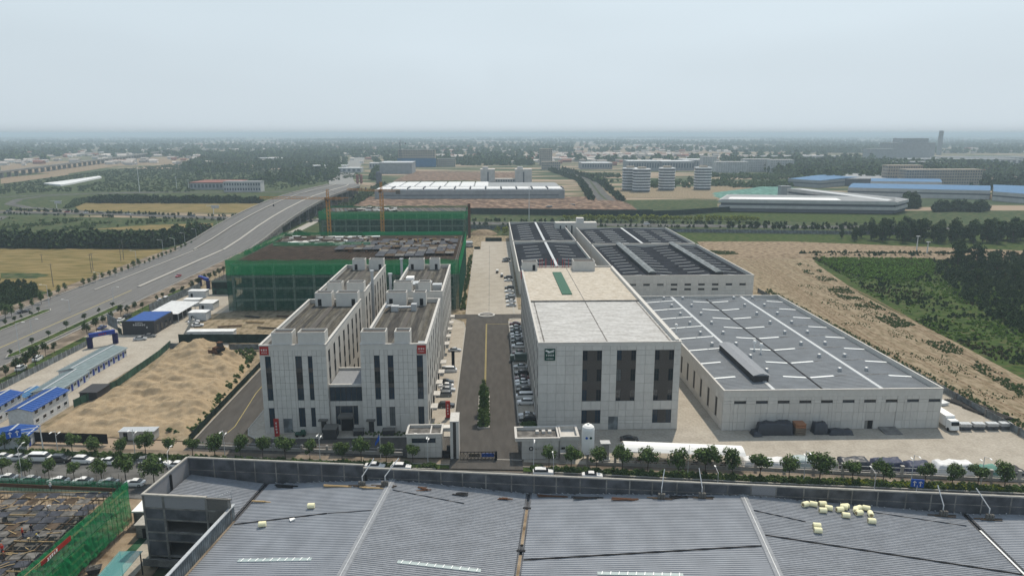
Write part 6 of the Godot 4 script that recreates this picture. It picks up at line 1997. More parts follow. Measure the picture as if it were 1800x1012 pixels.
		b.tbox(Transform3D(Basis(), Vector3(0, .84, .4)), Vector3(.28, .12, .7))
		b.bar(Vector3(0, .3, -.65), Vector3(0, 1.0, -.4), .12, .12)
		b.bar(Vector3(-.35, 1.02, -.38), Vector3(.35, 1.02, -.38), .06, .06)
		built(bi, "body", b, M.charcoal if k % 3 else M.rust)
	# gas tank with its evaporator
	t = thing("gas_tank", "tall white upright gas tank on short legs", "tank")
	b = MB.new()
	b.lathe(V(22.4, 154.2), [[.0, 1.0], [1.1, 1.1], [1.45, 1.6], [1.5, 2.0], [1.5, 7.6], [1.35, 8.2], [.9, 8.6], [0, 8.75]], 24)
	built(t, "vessel", b, M.white)
	for k in 3:
		b = MB.new()
		var a := TAU * k / 3 + .5
		b.bar(V(22.4 + cos(a) * 1.1, 154.2 + sin(a) * 1.1, 0), V(22.4 + cos(a) * 1.1, 154.2 + sin(a) * 1.1, 1.6), .25, .25)
		built(t, "leg", b, M.white)
	for s in [[-.5, "blue_sign"], [.45, "green_sign"]]:
		b = MB.new()
		b.lathe(Vector3.ZERO, [[.32, 0], [.3, .05], [0, .05]], 12)
		part(t, "badge", b.done(M[s[1]]), null, Transform3D(Basis(Vector3.RIGHT, PI / 2), V(22.4 + s[0], 152.76, 5.9)))
	b = MB.new()
	b.tube(V(22.4, 154.2, 8.6), V(22.4, 154.2, 9.0), .3, .25, 8)
	built(t, "valve_cap", b, M.white)
	t = thing("evaporator", "finned grey evaporator frame beside the white tank", "machine")
	for k in 6:
		for j in 3:
			pbox(t, "fin", M.galv, 25.5 + k * .34, 25.62 + k * .34, .4, 4.2, 153.2 + j * .6, 153.6 + j * .6)
	pbox(t, "frame", M.galv, 25.3, 27.6, 4.2, 4.35, 153, 155)
	pbox(t, "frame", M.galv, 25.3, 27.6, .2, .4, 153, 155)
	# tarpaulined stock against the low shed, and along the railing
	for s in [[67.4, 76.8, 166.0, 169.0, 3.4, "tarp", "big dark tarpaulin covered stack against the low shed"], [66.0, 68.4, 165.2, 168.6, 1.2, "tarp", "low dark covered bale beside the big covered stack"], [82.0, 85.8, 166.2, 169.0, 3.2, "tarp", "dark covered mound with a trailing sheet by the low shed"], [85.8, 92.0, 165.6, 168.2, 1.3, "tarp", "trailing end of dark tarpaulin on the yard floor"]]:
		covered("covered_stack", s[6], s[0], s[1], s[2], s[3], s[4], M[s[5]])
	t = thing("pallet_stack", "brown and pale pallets beside the big covered stack", "pallets")
	for k in 5:
		pbox(t, "pallet", M.orange if k > 2 else M.paving, 77.0, 79.6, .1 + k * .62, .6 + k * .62, 165.8, 168.2)
	var row := [[57.5, 62, 148.8, "white_roof", 1.9, "white sheeted stack at the canopy end of the railing"], [62.6, 67.6, 148.4, "white_roof", 1.8, "long low white sheeted stack behind the railing"], [69, 74.4, 148.0, "skylight", 2.4, "stack under a pale blue printed sheet behind the railing"], [74.6, 79.0, 147.2, "kerb", 2.5, "stack under a beige sheet behind the railing"], [79.2, 86.0, 146.6, "tarp", 2.6, "dark sheeted stack between the beige and blue ones"], [86.2, 93.4, 145.6, "tarp_blue", 2.8, "slate blue sheeted stack behind the railing"], [93.6, 99.6, 144.8, "tarp_blue", 2.3, "lower slate blue sheeted stack beside the white one"], [99.8, 108.6, 144.2, "white_roof", 2.7, "white sheeted stack near the railing's green net"], [109, 113.6, 142.6, "net_teal", 2.2, "green netted stack at the railing's far end"], [114.5, 119.0, 142.6, "charcoal", 1.8, "dark gravel heap past the green netted stack"]]
	for s in row:
		covered("covered_stack", s[5], s[0], s[1], s[2] - 1.0, s[2] + 3.0, s[4], M[s[3]])
	# truck with a white box, block stacks, pipe stacks
	t = thing("box_truck", "white box truck parked at the low shed's east corner", "truck", V(118.6, 170.6), 180)
	b = MB.new()
	b.tbox(Transform3D(Basis(), Vector3(0, 2.3, 2.6)), Vector3(2.5, 2.7, 9.0))
	built(t, "cargo_box", b, M.white)
	b = MB.new()
	b.hexa([Vector3(-1.15, .6, -2.1), Vector3(1.15, .6, -2.1), Vector3(1.15, .6, -4.2), Vector3(-1.15, .6, -4.2), Vector3(-1.15, 3.0, -2.1), Vector3(1.15, 3.0, -2.1), Vector3(1.1, 3.0, -3.8), Vector3(-1.1, 3.0, -3.8)])
	built(t, "cab", b, M.white)
	b = MB.new()
	b.tbox(Transform3D(Basis(Vector3.RIGHT, .16), Vector3(0, 2.3, -4.08)), Vector3(2.0, .9, .06))
	built(t, "windscreen", b, M.glass)
	for s in [-1, 1]:
		for z in [-3.2, 4.4, 5.6]:
			b = MB.new()
			b.tube(Vector3(s * 1.2, .5, z), Vector3(s * .9, .5, z), .5, .5, 12)
			built(t, "wheel", b, M.tyre)
		b = MB.new()
		b.tbox(Transform3D(Basis(), Vector3(s * .8, .9, -4.22)), Vector3(.4, .25, .06))
		built(t, "headlight", b, M.lamp_glass)
	for k in 4:
		var x := 122.4 + k * 3.6
		t = thing("block_stack", "grey wrapped block stack by the east wall, %s from the truck" % ordinal(k), "stack", V(x, 168.4), -4, "block stacks by the east wall")
		for j in 2:
			for i in 3:
				b = MB.new()
				b.tbox(Transform3D(Basis(), Vector3(-.95 + i * .95, .5 + j * .85, 0)), Vector3(.9, .8, 1.6))
				built(t, "bale", b, M.galv if j else M.block)
	for k in 2:
		t = thing("pipe_stack", ["long dark pipes laid in a row by the east wall", "shorter dark pipes laid behind the long row"][k], "pipes", V(134.2 - k * 1.5, 178.5 + k * 5.5), 0)
		for i in 9:
			b = MB.new()
			b.tube(Vector3(-2.6 + i * .62, .3, -4.5), Vector3(.6 + i * .62, .3, 4.5 - k * 2), .26, .26, 8)
			built(t, "pipe", b, M.black)
	for s in [[125, 196, 6, "white sheet stack on the yard by the east wall"], [127, 187, 5, "pale panel stack nearer the truck on the yard"]]:
		t = thing("sheet_stack", s[3], "stack", V(s[0], s[1]), 8)
		for k in 3:
			b = MB.new()
			b.tbox(Transform3D(Basis(Vector3.UP, k * .06), Vector3(k * .2, .15 + k * .25, 0)), Vector3(2.6, .22, s[2]))
			built(t, "sheet", b, M.white_roof)
	# two electric carts on the concrete road
	for s in [[866, 475, "pale three wheeled cart on the concrete road"], [875.5, 481, "second pale cart behind it towards the sheds"]]:
		t = thing("cargo_cart", s[2], "cart", V([3.2, 5.6][int(s[0] > 870)], [383.0, 372.0][int(s[0] > 870)]), 170)
		b = MB.new()
		b.tbox(Transform3D(Basis(), Vector3(0, 1.35, .2)), Vector3(1.3, .9, 2.0))
		built(t, "roof", b, M.white)
		b = MB.new()
		b.tbox(Transform3D(Basis(), Vector3(0, .65, .1)), Vector3(1.2, .6, 2.6))
		built(t, "body", b, M.rust)
		for q in [Vector3(0, .3, -1.2), Vector3(-.55, .3, .9), Vector3(.55, .3, .9)]:
			b = MB.new()
			b.tube(q - Vector3(.08, 0, 0), q + Vector3(.08, 0, 0), .3, .3, 8)
			built(t, "wheel", b, M.tyre)
	# statue-like topiary at the pavement corner, cart and barrows at the office front
	t = thing("loader_trolley", "small green grey site trolley before the office front", "trolley", V(-48.6, 169.2), 96)
	b = MB.new()
	b.tbox(Transform3D(Basis(), Vector3(0, .7, 0)), Vector3(1.4, .5, 2.6))
	b.tbox(Transform3D(Basis(), Vector3(0, 1.2, .6)), Vector3(1.1, .7, 1.0))
	b.bar(Vector3(0, .9, -1.2), Vector3(0, 1.8, -2.2), .14, .14)
	built(t, "body", b, M.fence_green)
	for q in [Vector3(-.7, .35, -.8), Vector3(.7, .35, -.8), Vector3(-.7, .35, .8), Vector3(.7, .35, .8)]:
		b = MB.new()
		b.tube(q - Vector3(.1, 0, 0), q + Vector3(.1, 0, 0), .35, .35, 8)
		built(t, "wheel", b, M.tyre)

func covered(called: String, label: String, x0: float, x1: float, f0: float, f1: float, h: float, m: Material) -> void:
	# sheeted stack: a draped height field over boxes, uneven top and slack skirts
	var t := thing(called, label, "covered goods")
	var n := FastNoiseLite.new()
	n.seed = int(x0 * 10)
	n.frequency = .35
	var st := SurfaceTool.new()
	st.begin(Mesh.PRIMITIVE_TRIANGLES)
	st.set_smooth_group(0)
	var nx := int((x1 - x0) / .5) + 2
	var nf := int((f1 - f0) / .5) + 2
	var g := []
	for i in nx + 1:
		var r := []
		for j in nf + 1:
			var a := float(i) / nx
			var c := float(j) / nf
			var e := minf(minf(a, 1 - a) * (x1 - x0), minf(c, 1 - c) * (f1 - f0))
			var y := h * clampf(pow(e / .5, .4), 0, 1) * (.9 + .16 * n.get_noise_2d(a * (x1 - x0), c * 4)) if e > 0 else 0.0
			r.append(V(lerpf(x0, x1, a) + n.get_noise_2d(i, j + 40) * .2, lerpf(f0, f1, c) + n.get_noise_2d(i + 70, j) * .2, y))
		g.append(r)
	for i in nx:
		for j in nf:
			var q := [g[i][j], g[i + 1][j], g[i + 1][j + 1], g[i][j + 1]]
			for k in [0, 2, 1, 0, 3, 2]:
				st.add_vertex(q[k])
	st.generate_normals()
	st.set_material(m)
	part(t, "tarpaulin", st.commit())
	for k in maxi(1, int((x1 - x0) / 2.2)):
		pbox(t, "bale", M.concrete_dark, x0 + .5 + k * 2.0, minf(x0 + 2.3 + k * 2.0, x1 - .4), 0, h * .6, f0 + .7, f1 - .7)

# ================================================================ far buildings, overpass, viaduct
func far_box(called: String, label: String, cat: String, x0: float, x1: float, f0: float, f1: float, h: float, wall: Material, roof: Material, rows: int, cols: int, glass: Material, side := 0) -> Node3D:
	var t := thing(called, label, cat)
	pbox(t, "wall", wall, x0, x1, -.5, h, f0, f1)
	pbox(t, "roof", roof, x0 - .4, x1 + .4, h, h + .8, f0 - .4, f1 + .4)
	var cw := (x1 - x0) / maxi(cols, 1)
	var rh := h / maxi(rows, 1)
	for r in rows:
		for c in cols:
			pbox(t, "window", glass, x0 + (c + .22) * cw, x0 + (c + .78) * cw, r * rh + rh * .3, r * rh + rh * .8, f0 - .12, f0 + .05)
	if side != 0:
		var n := int((f1 - f0) / cw)
		for r in rows:
			for c in n:
				var x := x0 if side < 0 else x1
				pbox(t, "window", glass, x - .12, x + .12, r * rh + rh * .3, r * rh + rh * .8, f0 + (c + .22) * cw, f0 + (c + .78) * cw)
	return t

func far_shed(called: String, label: String, pts: Array, h: float, wall: Material, roof: Material, band: Material, rise := 1.5) -> Node3D:
	# a big shed on a quadrilateral plan (anticlockwise from its front corner), shallow gable along its length
	var t := thing(called, label, "building")
	var b := MB.new()
	var P := []
	for y in [-.3, h]:
		for p in pts:
			P.append(V(p.x, p.y, y))
	b.hexa(P)
	built(t, "wall", b, wall)
	b = MB.new()
	var m0: Vector3 = (P[4] + P[7]) / 2 + Vector3(0, rise, 0)
	var m1: Vector3 = (P[5] + P[6]) / 2 + Vector3(0, rise, 0)
	b.quad(P[4] + Vector3(0, .1, 0), P[5] + Vector3(0, .1, 0), m1, m0)
	b.quad(m0, m1, P[6] + Vector3(0, .1, 0), P[7] + Vector3(0, .1, 0))
	b.tri(P[4], m0, P[7])
	b.tri(P[5], P[6], m1)
	built(t, "roof", b, roof)
	if band:
		for s in [[0, 1], [1, 2], [3, 0]]:
			b = MB.new()
			var a: Vector2 = pts[s[0]]
			var c: Vector2 = pts[s[1]]
			var nd := Vector2((c - a).y, -(c - a).x).normalized() * .15
			b.quad(V(a.x + nd.x, a.y + nd.y, h * .45), V(c.x + nd.x, c.y + nd.y, h * .45), V(c.x + nd.x, c.y + nd.y, h * .62), V(a.x + nd.x, a.y + nd.y, h * .62))
			built(t, "window_band", b, band)
	return t

func make_far() -> void:
	# overpass carrying the avenue over the cross road
	var t := thing("overpass", "long concrete overpass carrying the avenue over the cross road", "bridge")
	var prof := [Vector3(-184, 468, -.1), Vector3(-184, 500, 2.2), Vector3(-184, 540, 6.2), Vector3(-184, 580, 9.2), Vector3(-184, 620, 11.4), Vector3(-184, 670, 13.2), Vector3(-184, 720, 14.0), Vector3(-184, 800, 13.4), Vector3(-190, 880, 10.4), Vector3(-200, 960, 6.4), Vector3(-214, 1040, 2.2), Vector3(-222, 1085, 0)]
	var b := MB.new()
	b.strip(prof, -24, 24, 0)
	built(t, "carriageway", b, M.avenue)
	b = MB.new()
	b.strip(prof, 24.4, -24.4, -1.5)
	for s in [-24.4, 24.4]:
		for i in prof.size() - 1:
			b.bar(V(prof[i].x + s, prof[i].y, prof[i].z - .6), V(prof[i + 1].x + s, prof[i + 1].y, prof[i + 1].z - .6), .7, 1.9)
	built(t, "deck_edge", b, M.concrete_grey)
	for s in [-24.3, -12.0, 24.3]:
		b = MB.new()
		for i in prof.size() - 1:
			b.bar(V(prof[i].x + s, prof[i].y, prof[i].z + .5), V(prof[i + 1].x + s, prof[i + 1].y, prof[i + 1].z + .5), .3 if s != -12.0 else 1.0, 1.0 if s != -12.0 else .4)
		built(t, "barrier", b, M.kerb)
	b = MB.new()
	for i in prof.size() - 1:
		b.bar(V(prof[i].x + 7.2, prof[i].y, prof[i].z + .12), V(prof[i + 1].x + 7.2, prof[i + 1].y, prof[i + 1].z + .12), 1.7, .3)
	built(t, "median", b, M.kerb)
	b = MB.new()
	for s in [-8.0, -4, 0.0, 3.6, 11, 15, 19, -16, -20]:
		for i in prof.size() - 1:
			b.bar(V(prof[i].x + s, prof[i].y, prof[i].z + .01), V(prof[i + 1].x + s, prof[i + 1].y, prof[i + 1].z + .01), .16, .02)
	built(t, "lane_line", b, M.line_white)
	for f in [500, 560, 640]:
		b = MB.new()
		var z := 0.0
		for i in prof.size() - 1:
			if prof[i].y <= f and prof[i + 1].y >= f:
				z = lerpf(prof[i].z, prof[i + 1].z, (f - prof[i].y) / (prof[i + 1].y - prof[i].y))
		b.bar(V(-208, f, z + .015), V(-160, f, z + .015), .5, .03)
		built(t, "expansion_joint", b, M.concrete_grey)
	for k in 14:
		var f := 545.0 + k * 30
		var z := 0.0
		for i in prof.size() - 1:
			if prof[i].y <= f and prof[i + 1].y >= f:
				z = lerpf(prof[i].z, prof[i + 1].z, (f - prof[i].y) / (prof[i + 1].y - prof[i].y))
		for x in [-204, -190, -176, -163]:
			pbox(t, "pier", M.concrete_grey, x - 1, x + 1, -.4, z - 1.4, f - .8, f + .8)
	b = MB.new()
	for s in [-208.2, -159.8]:
		b.quad(V(s, 468, -.4), V(s, 545, -.4), V(s, 545, 5.2), V(s, 468, -.2))
	built(t, "abutment_wall", b, M.concrete_grey)
	area("service_road", [Vector2(-157.5, 470), Vector2(-150, 470), Vector2(-150, 820), Vector2(-157.5, 820)], -.12, M.kerb)
	# railway viaduct
	t = thing("rail_viaduct", "grey railway viaduct on many piers crossing the fields", "bridge")
	var rp := [Vector3(-640, 300, 10), Vector3(-843, 1260, 10), Vector3(-931, 1616, 10), Vector3(-1012, 1968, 10.5), Vector3(-1100, 2314, 10.5), Vector3(-1278, 2953, 11), Vector3(-1600, 3900, 11)]
	b = MB.new()
	for i in rp.size() - 1:
		b.bar(V(rp[i].x, rp[i].y, rp[i].z), V(rp[i + 1].x, rp[i + 1].y, rp[i + 1].z), 10, 3.0)
	built(t, "deck", b, M.concrete_grey)
	for i in range(1, rp.size() - 2):
		var L := Vector2(rp[i].x, rp[i].y).distance_to(Vector2(rp[i + 1].x, rp[i + 1].y))
		var n := int(L / 33)
		for k in n:
			var p: Vector3 = rp[i].lerp(rp[i + 1], float(k) / n)
			pbox(t, "pier", M.concrete_grey, p.x - 3, p.x + 3, -.4, 8.6, p.y - 1.6, p.y + 1.6)
	# mid-distance factories
	t = thing("white_factory", "long factory with bright white roof panels beyond the red earthworks", "building")
	pbox(t, "wall", M.far_grey, -136, 87, 0, 10, 838, 968)
	var cnt := 0
	for k in 12:
		var x := -134.0 + k * 18.4
		pbox(t, "roof_panel", M.white_roof, x, x + 16.4, 10, 11.2, 840, 876)
		if k < 7:
			pbox(t, "roof_panel", M.white_roof, x + 4, x + 20.4, 10, 11.2, 882, 966)
		pbox(t, "roof_vent", M.far_dark, x + 16.9, x + 18.1, 10, 12.2, 846, 874)
	pbox(t, "roof_gutter", M.far_dark, -134, 86, 10, 10.4, 877, 881)
	pbox(t, "wall_band", M.far_dark, -130, 80, 3.4, 4.4, 837.8, 838)
	for s in [[-15, 6, "tall pale stair block behind the white roofed factory"], [36, 60, "second pale tower block near the second avenue"]]:
		t = far_box("office_tower", s[2], "building", s[0], s[1], 1045, 1068, 23, M.far_white, M.coping, 0, 0, M.far_dark)
		pbox(t, "slit_window", M.far_dark, (s[0] + s[1]) / 2 - 1, (s[0] + s[1]) / 2 + 1, 2, 20, 1044.6, 1045.1)
		pbox(t, "roof_room", M.far_white, s[0] + 3, s[0] + 11, 23.8, 27, 1050, 1060)
	far_box("low_building", "low pale building between the two tower blocks", "building", 6.5, 35.5, 1050, 1064, 9, M.far_white, M.coping, 2, 8, M.far_dark)
	far_box("warehouse", "plain pale grey box warehouse beside the far avenue", "building", -211, -150, 1370, 1440, 20, M.far_grey, M.galv, 0, 0, M.far_dark)
	t = far_box("tower_under_construction", "long unfinished block with blue sheeting on its lower storeys", "building", -211, -127, 1651, 1672, 38, M.far_beige, M.far_grey, 7, 15, M.far_dark)
	pbox(t, "blue_sheeting", M.far_blue, -213, -125, 0, 19, 1649.5, 1650.6)
	far_box("unfinished_block", "lower unfinished block beside the blue sheeted one", "building", -125, -82, 1668, 1684, 17, M.far_beige, M.far_grey, 4, 9, M.far_dark)
	crane("dark far tower crane above the blue sheeted block", -205, 1645, 52, 170, 30, M.far_dark)
	crane("small red tower crane beyond the unfinished block", -98, 1900, 30, 185, 22, M.far_red)
	t = far_box("brown_tower", "brown tower block standing beside the second avenue", "building", 118, 148, 1725, 1745, 38, M.far_beige, M.far_beige, 9, 6, M.far_dark)
	far_box("brown_annex", "low brown annex at the foot of the brown tower", "building", 108, 147, 1512, 1530, 16, M.far_beige, M.far_beige, 3, 9, M.far_dark)
	t = thing("silo", "dark slender silo beside the white roofed factory", "silo")
	b = MB.new()
	b.lathe(V(-171, 1100), [[4.5, 0], [4.5, 16], [3, 18], [0, 18.6]], 12)
	built(t, "drum", b, M.far_dark)
	for s in [[-198, 1100, "tall pink gas balloon column beside the avenue"], [-203, 1096, "shorter pink balloon column beside the taller one"]]:
		t = thing("balloon_arch", s[2], "balloon")
		b = MB.new()
		b.lathe(V(s[0], s[1]), [[1.4, 0], [2.4, 3], [1.8, 6], [2.6, 9], [2.0, 13], [0, 14]], 9)
		built(t, "column", b, M.far_red)
	# round-cornered striped towers
	for s in [[188, 962, 19, "first striped round cornered tower, partly behind its twin"], [199, 940, 22, "second striped round cornered tower overlapping its twin"], [239, 966, 20, "middle striped round cornered tower standing apart"], [291, 975, 21, "striped round cornered tower next to the teal netted heap"]]:
		t = thing("striped_tower", s[3], "tower", V(s[0], s[1]), 0, "striped towers")
		for k in 8:
			b = MB.new()
			rounded(b, s[2] * .5, 8.5, k * 3.7, k * 3.7 + 2.0)
			built(t, "glass_band", b, M.far_dark)
			b = MB.new()
			rounded(b, s[2] * .5 + .7, 9.2, k * 3.7 + 2.0, k * 3.7 + 3.7)
			built(t, "white_band", b, M.white_roof)
		b = MB.new()
		b.box(-5, 5, 29.6, 32, -4, 4)
		built(t, "roof_room", b, M.far_beige)
	# L shaped exhibition building with bright ribbon roofs
	t = thing("exhibition_hall", "low ring shaped hall with layered white roof edges east of the works", "building")
	var ring := [[Vector2(223.4, 689.4), Vector2(383.6, 661), Vector2(411, 709.2), Vector2(251.3, 748.3)], [Vector2(383.6, 661), Vector2(412, 690), Vector2(364.1, 833.1), Vector2(347, 824.8)]]
	for r in ring:
		for lv in [[0.4, 3.6, "far_dark", 2.0], [3.6, 6.4, "far_white", 0.0], [6.4, 8.8, "far_dark", 2.0], [8.8, 11.6, "far_white", -.6], [11.6, 12.0, "far_grey", 1.5]]:
			b = MB.new()
			var c := Vector2.ZERO
			for p in r:
				c += p / 4.0
			var pp := PackedVector2Array()
			for p in r:
				pp.append(p + (c - p).normalized() * lv[3])
			b.prism(pp, lv[0], lv[1])
			built(t, "storey_band", b, M[lv[2]])
	b = MB.new()
	b.sheet(PackedVector2Array([Vector2(233.4, 694.2), Vector2(338, 675.9), Vector2(342.7, 697.2), Vector2(242.6, 713)]), 12.08)
	built(t, "roof_ribbon", b, M.strip_white)
	b = MB.new()
	b.sheet(PackedVector2Array([Vector2(378.6, 668.7), Vector2(390, 677.3), Vector2(362.5, 818.6), Vector2(356.1, 814.5)]), 12.08)
	built(t, "roof_ribbon", b, M.galv)
	for k in 22:
		var p: Vector2 = Vector2(231.9, 708.2).lerp(Vector2(395.9, 682.2), k / 21.0)
		b = MB.new()
		b.bar(V(p.x, p.y + 1, 0), V(p.x + .8, p.y + 1.5, 3.8), .7, .5)
		built(t, "raking_column", b, M.far_white)
	far_box("lift_tower", "narrow grey lift tower beside the ring shaped hall", "tower", 350, 362, 850, 860, 12, M.far_grey, M.far_grey, 0, 0, M.far_dark)
	# blue roofed factories and the beige office
	far_shed("blue_factory", "blue roofed factory behind the ring shaped hall", [Vector2(435.6, 1036.1), Vector2(461.4, 991), Vector2(581.9, 1080.2), Vector2(577.7, 1161.8)], 10, M.far_grey, M.far_blue, M.far_dark)
	far_shed("blue_factory", "dark walled shed with pale roof beyond the blue roofs", [Vector2(514.8, 1033.8), Vector2(606.6, 1031), Vector2(671.3, 1159.1), Vector2(592.1, 1191.3)], 10, M.far_dark, M.far_grey, null)
	far_shed("blue_factory", "long light blue roofed hall in front of the beige office", [Vector2(437.5, 861.7), Vector2(580.2, 811.4), Vector2(635, 889.5), Vector2(484.1, 939.7)], 10, M.far_white, M.far_blue, M.far_dark)
	far_shed("blue_factory", "second light blue roofed hall just behind the long one", [Vector2(512, 948.6), Vector2(596, 926.9), Vector2(635.9, 996.5), Vector2(544.7, 1010.2)], 12, M.far_white, M.far_blue, M.far_dark)
	far_shed("blue_factory", "blue roofed factory at the edge beyond the long hall", [Vector2(573.6, 797.3), Vector2(607.4, 713.8), Vector2(717, 845.4), Vector2(650.9, 906.8)], 10, M.far_white, M.far_blue, M.far_dark)
	far_box("beige_office", "long beige office with rows of small windows", "building", 590, 700, 1000, 1020, 24, M.far_beige, M.far_beige, 6, 30, M.far_dark, -1)
	far_box("beige_office", "beige office wing with a taller gable end", "building", 588, 640, 1045, 1062, 28, M.far_beige, M.far_beige, 6, 14, M.far_dark, -1)
	far_box("low_building", "small cream building near the edge beside the dark trees", "building", 585, 680, 800, 815, 9, M.far_beige, M.far_beige, 2, 20, M.far_dark)
	far_shed("red_roof_shed", "red roofed low hall behind the beige office", [Vector2(806.1, 1284.3), Vector2(915, 1281), Vector2(1025.9, 1438.3), Vector2(903.9, 1441.9)], 9, M.far_beige, M.far_red, null)
	# pale sheds and white offices right of the middle
	for s in [[281, 345, 1460, 19, "first grey gabled shed behind the striped towers"], [352, 420, 1470, 18, "second grey gabled shed behind the striped towers"], [424, 500, 1560, 18, "third grey gabled shed behind the white offices"], [196, 262, 1540, 12, "low pale shed near the second avenue"]]:
		t = far_box("grey_shed", s[4], "building", s[0], s[1], s[2], s[2] + 60, s[3], M.far_grey, M.galv, 1, 12, M.far_dark)
	for s in [[433, 462, 1456, 28, 6, "tall white office slab behind the last striped tower"], [440, 504, 1390, 20, 5, "white office with upright window strips"], [506, 560, 1420, 24, 5, "broad white office next to the strip windowed one"], [546, 592, 1386, 24, 5, "white office at the end of the white row"]]:
		t = far_box("white_office", s[5], "building", s[0], s[1], s[2], s[2] + 22, s[3], M.far_white, M.far_white, s[4], int((s[1] - s[0]) / 4.5), M.far_grey)
	# power station with chimney
	t = far_box("power_station", "bulky grey power station block on the skyline", "building", 1225, 1360, 2170, 2240, 46, M.far_grey, M.far_grey, 0, 0, M.far_dark)
	pbox(t, "upper_block", M.far_grey, 1262, 1340, 46, 60, 2175, 2235)
	far_box("grey_block", "grey block at the foot of the power station", "building", 1110, 1190, 2080, 2120, 30, M.far_grey, M.far_grey, 0, 0, M.far_dark)
	t = thing("chimney", "tall slender grey chimney beside the power station", "chimney")
	b = MB.new()
	b.lathe(V(1592, 2516), [[8.5, 0], [7.2, 84], [6.6, 84], [6.6, 80]], 14)
	built(t, "shaft", b, M.far_grey)
	for s in [[1000, 1285, 1700, 1760, 14, "wide pale factory hall towards the edge of the plain"], [1180, 1420, 1850, 1900, 14, "second wide pale hall behind the edge hall"], [760, 1000, 1980, 2040, 12, "long low pale hall before the power station"], [860, 980, 1500, 1540, 15, "dark long shed behind the red roofed hall"], [700, 880, 1750, 1790, 8, "low white shed among the far trees"]]:
		far_box("far_hall", s[5], "building", s[0], s[1], s[2], s[3], s[4], M.far_white if s[4] != 15 else M.far_dark, M.far_grey, 1, 20, M.far_dark)
	# western offices
	t = far_box("blue_glass_office", "blue grey office with white window grid beyond the cross road", "building", -350, -302, 946, 962, 12.5, M.far_white, M.far_grey, 2, 14, M.far_dark)
	far_box("red_roof_office", "low wing with a red brown flat roof beside the grid office", "building", -410, -350, 985, 1040, 9, M.far_grey, M.far_red, 1, 12, M.far_dark)
	for s in [[-330, -255, 1420, 8, "low white shed among the trees by the far avenue"], [-262, -215, 1560, 12, "small white building beside the far avenue trees"], [-380, -300, 1500, 9, "pale roofed shed deep in the western trees"], [-640, -560, 2000, 8, "pale blue roofed farm shed in the fields"]]:
		far_box("farm_shed", s[4], "building", s[0], s[1], s[2], s[2] + 26, s[3], M.far_white, M.white_roof, 1, 8, M.far_dark)
	# lattice signs and gantries
	for s in [Vector3(-444.1, 739.4, 7.5), Vector3(-263.7, 681.7, 8.1)]:
		t = thing("sign_gantry", "pale motorway sign gantry over the cross road" if s.x < -300 else "pale sign gantry beside the overpass", "gantry", V(s.x, s.y))
		b = MB.new()
		b.bar(Vector3(0, 0, 0), Vector3(0, s.z, 0), .5, .5)
		b.bar(Vector3(-6, s.z, 0), Vector3(6, s.z, 0), .4, .4)
		built(t, "mast", b, M.pole)
		b = MB.new()
		b.tbox(Transform3D(Basis(), Vector3(2, s.z - 1.4, .3)), Vector3(7, 2.6, .2))
		built(t, "sign_face", b, M.far_white)

func rounded(b: MB, hw: float, hd: float, y0: float, y1: float) -> void:
	var pts := PackedVector2Array()
	for k in 16:
		var a := TAU * k / 16
		var c := Vector2(cos(a), sin(a))
		var e := Vector2(signf(c.x) * pow(absf(c.x), .55), signf(c.y) * pow(absf(c.y), .55))
		pts.append(Vector2(e.x * hw, e.y * hd))
	b.prism(pts, y0, y1)

# ================================================================ trees and plants
var TREES := {}

func crown_mesh(sd: int, rx: float, ry: float, cy: float, clumps: int, leaves: int, size: float, cols: Array, taper := 0.0, m := "leaf") -> ArrayMesh:
	var r := RandomNumberGenerator.new()
	r.seed = sd
	var b := MB.new()
	var cs := []
	for k in clumps:
		var d := Vector3(r.randfn(), r.randfn(), r.randfn()).normalized() * pow(r.randf(), .45)
		var w := 1.0 - taper * clampf(d.y, -1, 1) * .5 - taper * .2
		cs.append([Vector3(d.x * rx * .78 * w, cy + d.y * ry * .8, d.z * rx * .78 * w), r.randf_range(.3, .5) * minf(rx, ry * 1.2)])
	for k in leaves:
		var c = cs[r.randi() % clumps]
		var dd := Vector3(r.randfn(), r.randfn(), r.randfn()).normalized()
		var p: Vector3 = c[0] + dd * c[1] * r.randf_range(.55, 1.1)
		var nn := (dd + Vector3(r.randfn(), r.randfn() + .6, r.randfn()) * .6).normalized()
		var s := nn.cross(Vector3(r.randfn(), r.randfn(), r.randfn())).normalized()
		var u := s.cross(nn)
		var z := size * r.randf_range(.6, 1.3)
		b.col = Color(cols[r.randi() % cols.size()]) * r.randf_range(.75, 1.25)
		b.tri(p - s * z, p - u * z * .6, p + s * z)
		b.tri(p - s * z, p + s * z, p + u * z * .7)
	return b.done(M[m])

func trunk_mesh(h: float, r0: float, top: float, spread: float, sd: int) -> ArrayMesh:
	var r := RandomNumberGenerator.new()
	r.seed = sd
	var b := MB.new()
	b.col = Color(.09, .07, .055)
	b.tube(Vector3(0, -.2, 0), Vector3(0, h, 0), r0, r0 * .7, 6)
	for k in 4:
		var a := TAU * k / 4 + r.randf()
		b.tube(Vector3(0, h * .92, 0), Vector3(cos(a) * spread, top, sin(a) * spread), r0 * .5, r0 * .2, 5)
	b.tube(Vector3(0, h, 0), Vector3(.1, top * 1.1, 0), r0 * .7, r0 * .25, 5)
	return b.done(M.vcol)

const G_STREET := [Color(.06, .1, .033), Color(.075, .12, .038), Color(.048, .08, .028), Color(.1, .145, .05), Color(.065, .09, .04)]
const G_DARK := [Color(.034, .058, .024), Color(.044, .07, .028), Color(.028, .048, .02), Color(.055, .08, .035)]
const G_BRIGHT := [Color(.09, .17, .022), Color(.12, .2, .03), Color(.065, .135, .02), Color(.1, .12, .04)]
const G_YELLOW := [Color(.25, .27, .03), Color(.17, .21, .03), Color(.3, .3, .05)]

